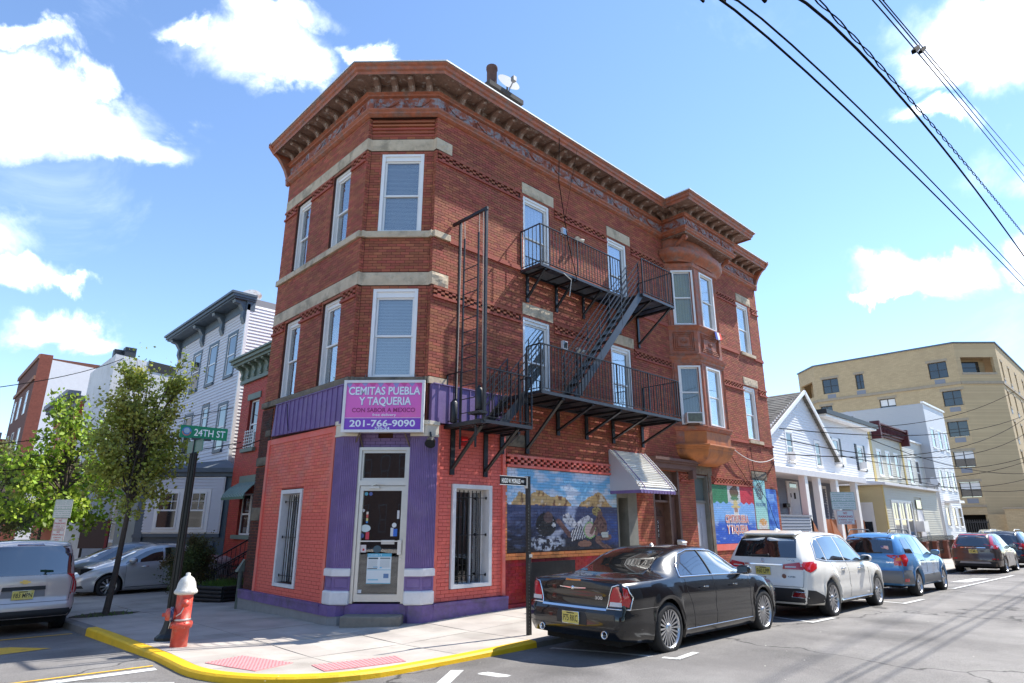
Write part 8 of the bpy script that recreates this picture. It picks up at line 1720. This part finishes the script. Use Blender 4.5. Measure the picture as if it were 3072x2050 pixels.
for sd in (1, -1):
    c.decal([(sd*.40, .955), (sd*.86, .95), (sd*.885, 1.0), (sd*.86, 1.10), (sd*.70, 1.085), (sd*.42, 1.045)], 'B', 'tail_light', LRED, off=.014); c.decal([(sd*.45, .985), (sd*.66, .99), (sd*.66, 1.01), (sd*.45, 1.005)], 'B', 'reversing_light', LWH, off=.019)
    c.decal([(sd*.56, .45), (sd*.80, .44), (sd*.78, .52), (sd*.60, .525)], 'B', 'reflector', LDK, off=.014); c.line([(sd*.54, .44), (sd*.83, .43), (sd*.80, .535), (sd*.58, .54)], 'B', 'reflector_trim', CHR, r=.006, off=.008, closed=True)
c.decal([(.06, .95), (.18, .90), (.42, .97), (.50, 1.06), (.25, 1.09), (.08, 1.06)], 'R', 'tail_light', LRED, off=.010, both=True, res=.05)
c.decal([(-.40, 1.02), (.40, 1.02), (.40, 1.045), (-.40, 1.045)], 'B', 'chrome_strip', CHR, off=.014)
c.plate('F60 LPP', .91); c.word('MDX', -.56, 1.10, .04, .16); c.word('AWD', -.56, .80, .03, .16); h_ = c.proj(-.42, .82, 'B')[0]; b = MB(); b.lathe([(.045, 0), (.04, .006), (0, .008)], (h_.x-.004, -.42, .82), (-1, 0, 0), 14); c.fin(b, 'round_sticker', mat('brown_sticker', (.25, .12, .08), .5))
h_ = c.proj(0, 1.105, 'B')[0]; b = MB(); b.tube([(h_.x-.012, -.035, 1.06), (h_.x-.012, -.012, 1.15), (h_.x-.012, .012, 1.15), (h_.x-.012, .035, 1.06)], .006, 5); b.bar((h_.x-.012, -.03, 1.09), (h_.x-.012, .03, 1.09), .01); c.fin(b, 'caliper_emblem', CHR)
b = MB(); h_ = c.proj(.0, 1.19, 'B')[0]; b.bar((h_.x-.02, .28, 1.20), (h_.x-.02, -.1, 1.215), .02, .03); b.lathe([(.03, 0), (.03, .03)], (h_.x-.0, -.1, 1.21), (-1, 0, 0), 8); c.fin(b, 'rear_wiper', PLB)
c.decal([(-.88, .34), (.88, .34), (.86, .56), (.7, .60), (-.7, .60), (-.86, .56)], 'B', 'bumper_cladding', PLB, off=.006); c.decal([(.02, .30), (.62, .32), (.60, .44), (.25, .56), (.04, .58)], 'R', 'bumper_cladding', PLB, off=.005, both=True, res=.06)
c.line([(-.78, .63), (-.80, .93)], 'B', 'tailgate_seam', PLB, r=.004); c.line([(.78, .63), (.80, .93)], 'B', 'tailgate_seam', PLB, r=.004); c.line([(-.78, .63), (.78, .63)], 'B', 'tailgate_seam', PLB, r=.004)
for x0 in (1.15, 2.05, 3.28): c.line([(x0+(.34 if x0 < 1.5 else 0), .36), (x0+(.30 if x0 < 1.5 else 0), .62), (x0+(0 if x0 > 1.5 else .02), .9), (x0, 1.07)], 'R', 'door_seam', PLB, r=.004, both=True)
c.line([(1.46, .31), (3.40, .31)], 'R', 'sill_trim', CHR, r=.016, both=True, off=.01); c.handle(1.72, .93); c.handle(2.72, .91); c.mirror(3.10, 1.06)
b = MB(); b.hexa([(.75, -.04, 1.685), (1.0, -.04, 1.69), (1.0, .04, 1.69), (.75, .04, 1.685), (.80, -.01, 1.75), (.84, -.01, 1.75), (.84, .01, 1.75), (.80, .01, 1.75)]); c.fin(b, 'shark_fin_antenna', wsuv['paint'])
carplace(c, 6.87, -4.14, 0)
# --- blue SUV ---
bsuv = dict(L=4.50, R=.355, ra=.90, fa=3.52, cat='car', paint=paint('sky_blue_metallic', (.075, .24, .50), .3, .3), rim=.66, spokes=6, spw=.07, bulge=.07, shr=.9, shf=.7, flare=.04,
  top=suvtop(1.66, 0, 1.06)[:-4]+[(3.3, 1.10), (3.9, 1.02), (4.3, .90), (4.5, .74)], belt=[(0, 1.0), (.9, 1.06), (2.3, 1.02), (3.4, .99), (4.1, .90), (4.5, .70)], hw=[(0, .78), (.15, .86), (.4, .90), (1.0, .925), (3.4, .92), (4.0, .87), (4.35, .74), (4.5, .60)], roofw=[(0, .58), (1.5, .62), (2.8, .58)],
  bot=[(0, .32), (.6, .30), (1.5, .28), (3.2, .28), (4.1, .27), (4.5, .3)], rear=[(.2, .10), (.42, .0), (.62, .0), (.70, .07), (1.06, .08), (1.15, .12), (1.56, .34), (1.66, .42)], front=[(.2, .05), (.5, 0), (.9, .06), (1.6, .2)])
bsuv['top'] = [(0, 1.50), (.06, 1.585), (.3, 1.635), (1.0, 1.66), (1.9, 1.655), (2.35, 1.62), (2.65, 1.53), (3.25, 1.13), (3.5, 1.07), (4.1, .97), (4.4, .82), (4.5, .72)]
c = Car('parked_car', 'sky blue SUV with grey lower cladding and roof rails parked ahead of the white SUV', (0, 0, 0), 0, bsuv); GCL = mat('grey_cladding', (.16, .17, .18), .5)
c.decal([(.42, 1.13), (.92, 1.11), (.98, 1.50), (.62, 1.49)], 'R', 'quarter_window', CG, both=True); c.decal([(1.04, 1.105), (1.78, 1.075), (1.80, 1.535), (1.10, 1.52)], 'R', 'side_window', CG, both=True); c.decal([(1.86, 1.07), (2.88, 1.045), (2.72, 1.2), (2.42, 1.46), (2.2, 1.53), (1.88, 1.535)], 'R', 'side_window', CG2, both=True)
c.decal([(-.62, 1.12), (.62, 1.12), (.56, 1.50), (.45, 1.53), (-.45, 1.53), (-.56, 1.50)], 'B', 'rear_window', CG); c.decal([(-.6, 1.12), (.6, 1.12), (.5, 1.5), (-.5, 1.5)], 'F', 'windscreen', CG)
hx_ = c.proj(-.38, 1.26, 'B')[0]; FFl = flipof(frame((hx_.x-.012, 0, 0), (0, -1, 0), (-1, 0, 0)))
b = MB(); b.fb(FFl, .32, .50, 0, .003, 1.21, 1.31); sf = c.fin(b, 'flag_sticker', mat('flag_white', (.7, .7, .7), .5)); b = MB(); b.fb(FFl, .32, .39, .003, .005, 1.26, 1.31); c.fin(b, 'flag_canton', mat('flag_navy', (.05, .06, .25), .5), sf)
for k in range(4): b = MB(); b.fb(FFl, .39 if k > 1 else .32, .50, .003, .0045, 1.215+.025*k, 1.225+.025*k); c.fin(b, 'flag_stripe', mat('flag_red', (.6, .03, .05), .5), sf)
for sd in (1, -1):
    c.decal([(sd*.60, .82), (sd*.83, .82), (sd*.86, .95), (sd*.80, 1.10), (sd*.66, 1.06), (sd*.60, .94)], 'B', 'tail_light', LRED, off=.014); c.decal([(sd*.64, .93), (sd*.76, .94), (sd*.74, 1.03), (sd*.67, 1.01)], 'B', 'indicator', LAM, off=.019)
c.decal([(.03, .82), (.18, .80), (.24, .88), (.14, 1.07), (.04, 1.08)], 'R', 'tail_light', LRED, off=.01, both=True, res=.05); c.decal([(.04, .90), (.12, .92), (.09, 1.02), (.04, 1.02)], 'R', 'indicator', LAM, off=.014, both=True, res=.05)
c.decal([(-.80, .38), (.80, .38), (.80, .68), (-.80, .68)], 'B', 'bumper_cladding', GCL, off=.012); c.decal([(.02, .36), (.50, .36), (.47, .5), (.43, .70), (.03, .70)], 'R', 'bumper_cladding', GCL, off=.01, both=True, res=.06); c.decal([(.04, .42), (.2, .42), (.2, .50), (.04, .50)], 'R', 'reflector', LRED, off=.016, both=True, res=.05)
c.decal([(1.36, .34), (3.08, .34), (3.08, .56), (1.36, .56)], 'R', 'door_cladding', GCL, off=.012, both=True, res=.1)
for x0 in (1.0, 1.82, 2.95): c.line([(x0+(.30 if x0 < 1.5 else 0), .6), (x0, .85), (x0, 1.05)], 'R', 'door_seam', PLB, r=.004, both=True)
c.handle(1.5, .92, bsuv['paint']); c.handle(2.5, .90, bsuv['paint']); c.mirror(2.78, 1.06); c.word('AWD', -.50, .88, .03, .2)
for sd in (1, -1):
    b = MB(); b.tube([(.25, sd*.50, 1.63), (.40, sd*.50, 1.72), (.75, sd*.50, 1.735), (1.2, sd*.5, 1.735), (2.0, sd*.5, 1.72), (2.15, sd*.5, 1.64)], .018, 6); c.fin(b, 'roof_rail', PLB)
b = MB(); h_ = c.proj(0, 1.16, 'B')[0]; b.bar((h_.x-.02, .05, 1.12), (h_.x-.03, -.35, 1.14), .02, .025); c.fin(b, 'rear_wiper', PLB)
carplace(c, 13.0, -4.25, 0)
# --- brown crossover, then two more beyond ---
cross = dict(L=4.53, R=.35, ra=.92, fa=3.54, cat='car', paint=paint('bronze_brown_paint', (.105, .075, .062), .4, .3), rim=.70, spokes=9, spw=.05, bulge=.08, shr=1.0, shf=.7, flare=.02,
  top=[(0, 1.47), (.06, 1.56), (.3, 1.62), (1.0, 1.655), (1.9, 1.65), (2.35, 1.6), (2.65, 1.5), (3.3, 1.10), (3.5, 1.05), (4.1, .95), (4.4, .80), (4.53, .70)], belt=[(0, 1.0), (.9, 1.10), (2.3, 1.04), (3.4, .98), (4.1, .88), (4.53, .68)], hw=[(0, .74), (.15, .84), (.4, .89), (1.0, .915), (3.4, .91), (4.0, .87), (4.35, .74), (4.53, .58)], roofw=[(0, .52), (1.5, .59), (2.8, .58)],
  bot=[(0, .30), (.6, .27), (1.5, .24), (3.2, .24), (4.1, .24), (4.53, .28)], rear=[(.2, .10), (.42, .0), (.62, .0), (.80, .06), (1.05, .06), (1.15, .12), (1.56, .38), (1.66, .46)], front=[(.2, .05), (.5, 0), (.9, .06), (1.6, .2)])
def crossover(name, label, x, y, spec, tall=True, plate='Z22 MRX', lights=LRED):
    c = Car('parked_car', label, (0, 0, 0), 0, spec)
    c.decal([(.62, 1.24), (.95, 1.15), (1.0, 1.44), (.86, 1.42)], 'R', 'quarter_window', CG, both=True); c.decal([(1.02, 1.14), (1.80, 1.09), (1.82, 1.53), (1.08, 1.48)], 'R', 'side_window', CG, both=True); c.decal([(1.88, 1.085), (2.90, 1.04), (2.74, 1.2), (2.42, 1.45), (2.2, 1.52), (1.90, 1.53)], 'R', 'side_window', CG, both=True)
    c.decal([(-.56, 1.10), (.56, 1.10), (.50, 1.48), (.38, 1.53), (-.38, 1.53), (-.50, 1.48)], 'B', 'rear_window', CG); c.decal([(-.6, 1.12), (.6, 1.12), (.5, 1.48), (-.5, 1.48)], 'F', 'windscreen', CG)
    for sd in (1, -1):
        P = [(sd*.57, 1.02), (sd*.80, .99), (sd*.82, 1.10), (sd*.70, 1.18), (sd*.62, 1.50), (sd*.555, 1.52), (sd*.61, 1.15)] if tall else [(sd*.55, .88), (sd*.80, .88), (sd*.82, 1.06), (sd*.6, 1.06)]
        c.decal(P, 'B', 'tail_light', lights, off=.012, res=.05); c.decal([(sd*.60, 1.03), (sd*.70, 1.02), (sd*.68, 1.11), (sd*.63, 1.13)] if tall else [(sd*.58, .9), (sd*.7, .9), (sd*.7, .97), (sd*.58, .97)], 'B', 'reversing_light', LWH, off=.016); c.decal([(sd*.60, .58), (sd*.80, .57), (sd*.79, .62), (sd*.61, .63)], 'B', 'reflector', LRED, off=.012)
    c.decal([(.06, 1.0), (.32, 1.05), (.35, 1.10), (.08, 1.18)], 'R', 'tail_light', lights, off=.01, both=True, res=.05)
    c.decal([(-.45, 1.03), (.45, 1.03), (.43, 1.06), (-.43, 1.06)], 'B', 'chrome_strip', CHR, off=.01); c.decal([(-.78, .30), (.78, .30), (.76, .5), (-.76, .5)], 'B', 'bumper_cladding', PLB, off=.006); c.decal([(-.55, .42), (.55, .42), (.50, .49), (-.50, .49)], 'B', 'skid_plate', mat('skid_silver', (.35, .35, .36), .4, metal=.3), off=.014)
    c.plate(plate, .90, w_=.30); c.word('AWD', -.50, .96, .025, .14)
    if tall: b = MB(); h_ = c.proj(0, 1.07, 'B')[0]; b.bar((h_.x-.02, -.05, 1.02), (h_.x-.02, -.035, 1.11), .014); b.bar((h_.x-.02, .05, 1.02), (h_.x-.02, .035, 1.11), .014); b.bar((h_.x-.02, -.04, 1.065), (h_.x-.02, .04, 1.065), .014); c.fin(b, 'letter_emblem', CHR); c.decal([(-.50, 1.545), (.50, 1.545), (.46, 1.57), (-.46, 1.57)], 'B', 'high_brake_light', LRED, off=.012)
    for x0 in (1.0, 1.85, 2.98): c.line([(x0+(.30 if x0 < 1.5 else 0), .5), (x0, .85), (x0, 1.08)], 'R', 'door_seam', PLB, r=.004, both=True)
    c.handle(1.5, .92, spec['paint']); c.handle(2.5, .90, spec['paint']); c.mirror(2.80, 1.06); carplace(c, x, y, 0); return c
crossover('parked_car', 'dark bronze crossover with tall red tail lights parked beyond the empty bay', 26.8, -4.05, cross)
ds = dict(cross); ds['paint'] = paint('dark_blue_grey_paint', (.022, .028, .042), .3, .25); ds['top'] = [(0, 1.52), (.06, 1.62), (.3, 1.70), (1.0, 1.74), (1.9, 1.73), (2.35, 1.68), (2.65, 1.57), (3.3, 1.14), (3.5, 1.08), (4.1, .97), (4.4, .82), (4.53, .70)]
c6 = crossover('parked_car', 'dark blue-grey SUV with silver roof rails parked ahead of the bronze crossover', 33.3, -4.1, ds, tall=False, plate='K41 GHT')
for sd in (1, -1): b = MB(); b.tube([(.4, sd*.48, 1.71), (.6, sd*.48, 1.79), (2.0, sd*.48, 1.79), (2.2, sd*.48, 1.72)], .02, 6); c6.fin(b, 'roof_rail', ALU)
es = dict(bsuv); es['paint'] = paint('pale_gold_paint', (.50, .48, .38), .3, .3); es['top'] = [(0, 1.60), (.06, 1.68), (.3, 1.74), (1.0, 1.78), (1.9, 1.77), (2.35, 1.72), (2.7, 1.6), (3.3, 1.2), (3.5, 1.12), (4.1, 1.0), (4.4, .85), (4.5, .75)]
c = Car('parked_car', 'pale gold SUV standing in a driveway by the apartment gate behind the bronze crossover', (0, 0, 0), 0, es)
c.decal([(.4, 1.15), (1.0, 1.13), (1.04, 1.6), (.55, 1.6)], 'R', 'quarter_window', CG, both=True); c.decal([(1.08, 1.12), (1.85, 1.1), (1.87, 1.64), (1.12, 1.62)], 'R', 'side_window', CG, both=True); c.decal([(1.92, 1.10), (2.95, 1.08), (2.5, 1.52), (2.25, 1.62), (1.94, 1.64)], 'R', 'side_window', CG, both=True); c.decal([(-.6, 1.16), (.6, 1.16), (.5, 1.6), (-.5, 1.6)], 'F', 'windscreen', CG); c.decal([(-.6, 1.16), (.6, 1.16), (.5, 1.6), (-.5, 1.6)], 'B', 'rear_window', CG)
for sd in (1, -1): c.decal([(sd*.45, .72), (sd*.75, .72), (sd*.78, .86), (sd*.5, .88)], 'F', 'headlight', LWH, off=.012)
c.mirror(2.85, 1.1); c.loc = (49.5, -.9, road_z(48, -1)+.1); c.rot = (0, 0, math.pi+.25); c.place()
# --- silver minivan seen from behind on the left street ---
van = dict(L=4.85, R=.335, ra=.98, fa=3.85, cat='car', paint=paint('silver_beige_paint', (.52, .46, .44), .35, .32), rim=.66, spokes=7, spw=.06, bulge=.06, shr=1.0, shf=.7, flare=.015,
  top=[(0, 1.66), (.05, 1.72), (.25, 1.77), (1.0, 1.79), (2.4, 1.78), (2.9, 1.72), (3.2, 1.6), (3.95, 1.13), (4.1, 1.07), (4.5, .95), (4.75, .80), (4.85, .70)], belt=[(0, 1.02), (.9, 1.05), (2.3, 1.02), (3.9, .98), (4.5, .85), (4.85, .68)], hw=[(0, .84), (.10, .89), (.3, .915), (1.0, .925), (3.6, .92), (4.3, .86), (4.7, .74), (4.85, .58)], roofw=[(0, .70), (1.5, .72), (2.8, .68)],
  bot=[(0, .32), (.6, .26), (1.5, .22), (3.2, .22), (4.4, .24), (4.85, .28)], rear=[(.2, .06), (.36, .0), (.58, .0), (.64, .05), (1.05, .05), (1.12, .07), (1.66, .22), (1.8, .28)], front=[(.2, .05), (.5, 0), (.9, .06), (1.6, .2)])
c = Car('parked_car', 'silver-beige minivan seen from behind at the left picture edge', (0, 0, 0), 0, van)
c.decal([(-.80, 1.10), (.80, 1.10), (.83, 1.2), (.74, 1.60), (.66, 1.64), (-.66, 1.64), (-.74, 1.60), (-.83, 1.2)], 'B', 'rear_window', CG, off=.008); c.decal([(.35, 1.14), (1.6, 1.10), (1.62, 1.62), (.50, 1.62)], 'R', 'side_window', CG, both=True); c.decal([(1.68, 1.10), (2.4, 1.08), (2.42, 1.63), (1.70, 1.63)], 'R', 'side_window', CG, both=True); c.decal([(2.48, 1.08), (3.4, 1.05), (2.95, 1.5), (2.5, 1.62)], 'R', 'side_window', CG, both=True)
for sd in (1, -1):
    c.decal([(sd*.79, .70), (sd*.90, .70), (sd*.92, .95), (sd*.89, 1.12), (sd*.84, 1.12), (sd*.80, .95)], 'B', 'tail_light', LRED, off=.012); c.decal([(sd*.80, .70), (sd*.895, .70), (sd*.90, .79), (sd*.80, .79)], 'B', 'reversing_light', LWH, off=.017)
c.decal([(.04, .72), (.14, .72), (.17, .95), (.12, 1.12), (.05, 1.12)], 'R', 'tail_light', LRED, off=.008, both=True, res=.05)
c.decal([(-.36, .70), (.36, .70), (.34, .84), (-.34, .84)], 'B', 'plate_recess', mat('recess_silver', (.22, .21, .21), .45), off=.004); c.decal([(-.35, .83), (.35, .83), (.34, .90), (-.34, .90)], 'B', 'tailgate_handle', PLB, off=.02); c.plate('F83 MPN', .745, w_=.34, h=.16)
h_ = c.proj(0, .98, 'B')[0]; b = MB(); GOLD = mat('gold_emblem', (.62, .45, .16), .3, metal=.7); b.hexa([(h_.x-.012, -.095, .965), (h_.x-.012, .075, .965), (h_.x-.0, .075, .965), (h_.x, -.095, .965), (h_.x-.012, -.075, 1.0), (h_.x-.012, .095, 1.0), (h_.x, .095, 1.0), (h_.x, -.075, 1.0)]); b.hexa([(h_.x-.014, -.045, .945), (h_.x-.014, .03, .945), (h_.x, .03, .945), (h_.x, -.045, .945), (h_.x-.014, -.03, 1.02), (h_.x-.014, .045, 1.02), (h_.x, .045, 1.02), (h_.x, -.03, 1.02)]); c.fin(b, 'cross_emblem', GOLD)
c.decal([(-.84, .30), (.84, .30), (.86, .46), (-.86, .46)], 'B', 'bumper_cladding', PLB, off=.012); c.decal([(-.22, 1.665), (.22, 1.665), (.21, 1.69), (-.21, 1.69)], 'B', 'high_brake_light', LDK, off=.012); c.line([(-.77, .62), (-.78, 1.08)], 'B', 'tailgate_seam', PLB, r=.005); c.line([(.77, .62), (.78, 1.08)], 'B', 'tailgate_seam', PLB, r=.005); c.line([(-.78, .60), (.78, .60)], 'B', 'tailgate_seam', PLB, r=.005)
c.mirror(3.3, 1.06); carplace(c, -4.22, 5.63, math.pi/2)
# --- silver sedan in the driveway, nose to the street ---
ss = dict(L=4.62, R=.325, ra=.98, fa=3.68, cat='car', paint=paint('silver_paint', (.52, .53, .55), .5, .3), rim=.68, spokes=10, spw=.045, bulge=.05, shr=.6, shf=.9, flare=.015,
  top=[(0, 1.0), (.1, 1.05), (.55, 1.10), (.8, 1.17), (1.3, 1.38), (1.7, 1.47), (2.15, 1.495), (2.55, 1.46), (2.9, 1.36), (3.6, 1.03), (3.8, .99), (4.2, .88), (4.5, .72), (4.62, .62)], belt=[(0, .95), (.8, 1.0), (1.6, .99), (3.0, .93), (3.6, .90), (4.2, .78), (4.62, .56)], hw=[(0, .72), (.12, .80), (.35, .86), (.8, .88), (3.4, .88), (4.1, .84), (4.4, .74), (4.62, .52)],
  roofw=[(0, .56), (1.2, .56), (1.6, .57), (2.3, .58), (3.1, .57)], bot=[(0, .27), (.5, .22), (1.5, .19), (3.4, .19), (4.3, .19), (4.62, .22)], rear=[(.2, .06), (.36, .0), (.65, .0), (.75, .05), (1.05, .07)], front=[(.2, .05), (.45, .0), (.7, .06), (1.2, .3)])
c = Car('parked_car', 'silver sedan parked nose to the street behind the bush', (0, 0, 0), 0, ss)
c.decal([(1.36, 1.04), (1.66, 1.03), (1.62, 1.27)], 'R', 'quarter_window', CG, both=True); c.decal([(1.72, 1.03), (2.20, 1.0), (2.20, 1.37), (1.95, 1.38), (1.72, 1.32)], 'R', 'side_window', CG, both=True); c.decal([(2.26, 1.0), (3.30, .955), (3.15, 1.06), (2.75, 1.27), (2.5, 1.35), (2.26, 1.37)], 'R', 'side_window', CG, both=True); c.decal([(-.62, 1.04), (.62, 1.04), (.48, 1.38), (-.48, 1.38)], 'F', 'windscreen', CG2, off=.005)
for sd in (1, -1): c.decal([(sd*.44, .58), (sd*.66, .60), (sd*.74, .70), (sd*.70, .76), (sd*.50, .68)], 'F', 'headlight', LWH, off=.01, res=.05)
c.decal([(4.04, .66), (4.38, .60), (4.36, .66), (4.1, .76), (3.92, .80)], 'R', 'headlight', LWH, off=.008, both=True, res=.05); c.decal([(4.30, .30), (4.5, .30), (4.52, .36), (4.36, .38)], 'R', 'fog_recess', PLB, off=.006, both=True, res=.05)
for x0 in (1.45, 2.22, 3.28): c.line([(x0+(.2 if x0 < 2 else 0), .30), (x0, .62), (x0, .96)], 'R', 'door_seam', PLB, r=.004, both=True)
c.line([(1.4, .27), (3.25, .27)], 'R', 'sill_trim', PLB, r=.01, both=True); c.handle(1.9, .86, CHR); c.handle(2.75, .84, CHR); c.mirror(3.12, .98)
c.loc = (2.42, 13.25, -.27); c.rot = (0, R(.6), math.pi); c.place()
s2 = dict(ss); s2['paint'] = paint('grey_paint', (.30, .31, .33), .5, .3)
c = Car('parked_car', 'grey car mostly hidden behind the nose of the silver sedan', (0, 0, 0), 0, s2); c.decal([(-.62, 1.04), (.62, 1.04), (.48, 1.38), (-.48, 1.38)], 'F', 'windscreen', CG2, off=.005); c.decal([(2.26, 1.0), (3.30, .955), (2.75, 1.27), (2.26, 1.37)], 'R', 'side_window', CG, both=True); c.loc = (2.3, 15.8, -.30); c.rot = (0, 0, math.pi-.08); c.place()
# small clutter on the ground
lf = MB(); rl = random.Random(31)
for k in range(260):
    u = rl.random()
    x, y = (rl.uniform(-3.1, 3.0), rl.uniform(-2.8, -.2)) if u < .25 else ((rl.uniform(-3.1, -.3), rl.uniform(0, 9)) if u < .5 else (rl.uniform(-6, 14), rl.uniform(-9.5, -3.2)))
    z = (walk_z(x, y) if (y > -3 and x > -3.2) else road_z(x, y))+.006; r_ = rl.uniform(.008, .022); a = rl.uniform(0, 6.3); lf.add([(x+r_*math.cos(a), y+r_*math.sin(a), z), (x+r_*.6*math.cos(a+2), y+r_*.6*math.sin(a+2), z+.004), (x+r_*math.cos(a+4), y+r_*math.sin(a+4), z)], [(0, 1, 2)])
tag(lf.build('litter', mat('pale_litter', (.5, .48, .42), .8), kind='stuff'), 'tiny pale scraps scattered over road and pavement', 'litter')

# ---------------- the other side of the crossing, behind the camera (seen in panes and car paint) ----------------
OPB = mat('opposite_brick', (.16, .09, .07), .9, var=.2, vscale=1.5); OPW = mat('opposite_siding', (.42, .41, .38), .7, var=.1)
for i, (x0, x1, hgt, m, lb) in enumerate(((-34, -22, 9.5, OPB, 'dark brick house across the crossing, farthest left'), (6, 15, 8.2, OPW, 'pale house across the main street, nearest the corner'), (15.2, 24, 9.4, OPB, 'dark brick house across the main street'), (24.2, 36, 7.8, OPW, 'pale house across the main street beside the dark brick one'), (36.2, 60, 9.0, OPB, 'long dark brick house far along the other side of the main street'))):
    t = thing('opposite_house', lb, 'house', (x0, -17, 0)); b = MB(); b.box(x0, x1, -27, -17.5, -1, hgt); b.build('wall', m, t); b = MB(); b.box(x0-.2, x1+.2, -27, -17.0, hgt, hgt+.5); b.build('cornice', GRC, t); FO = flipof(frame((0, -17.5, 0), (1, 0, 0), (0, 1, 0)))
    for k in range(int((x1-x0)/2.4)):
        for z in (1.2, 4.6): simple_window(FO, x0+1+2.4*k, x0+2+2.4*k, z, z+1.9, t, mf=GRC)
for i, (y0, y1, hgt, m, lb) in enumerate(((2, 12, 9.0, OPW, 'pale house on the far side of the left street, nearest the corner'), (12.3, 26, 10, OPB, 'dark brick house on the far side of the left street'), (26.4, 60, 9, OPW, 'long pale house on the far side of the left street'))):
    t = thing('opposite_house', lb, 'house', (-16, y0, 0)); b = MB(); b.box(-28, -15.5, y0, y1, -1, hgt); b.build('wall', m, t); FO = flipof(frame((-15.5, 0, 0), (0, 1, 0), (1, 0, 0)))
    for k in range(int((y1-y0)/2.4)):
        for z in (1.2, 4.6): simple_window(FO, y0+1+2.4*k, y0+2+2.4*k, z, z+1.9, t)
for i, (x, y, s_, lb) in enumerate(((-12.5, -15.5, 4.4, 'leafy tree on the opposite corner behind the viewer, leftmost'), (-7.0, -17.5, 5.0, 'tall leafy tree on the opposite corner behind the viewer'), (-1.5, -16.5, 4.5, 'leafy tree across the main street facing the shop'), (4.2, -15.8, 4.0, 'smaller leafy tree across the main street'))):
    tree('street_tree', lb, (x, y, 0), s_+2, [(x, y, s_, 2.6, 2.4, 2.4), (x+.6, y, s_+2, 1.6, 1.6, 1.2)], 4200, .30, LV1 if i % 2 else LVB, r0=.16, seed=40+i, clump=.5)
fo = thing('iron_fence', 'tall dark iron fence on the opposite corner behind the viewer', 'fence', (-8, -15, 0)); b = MB(); b.bar((-20, -14.6, 1.9), (5, -14.6, 1.9), .05); b.bar((-20, -14.6, .2), (5, -14.6, .2), .05); b.build('fence_rail', BLK, fo)
b = MB()
for k in range(170): b.bar((-20+.147*k, -14.6, .05), (-20+.147*k, -14.6, 2.05), .025)
b.build('picket', BLK, fo, kind='stuff')
grid_sheet('opposite_pavement', [-40, -20, -8, 4, 20, 60], [-30, -22, -13.6], lambda x, y: .14, CONC)
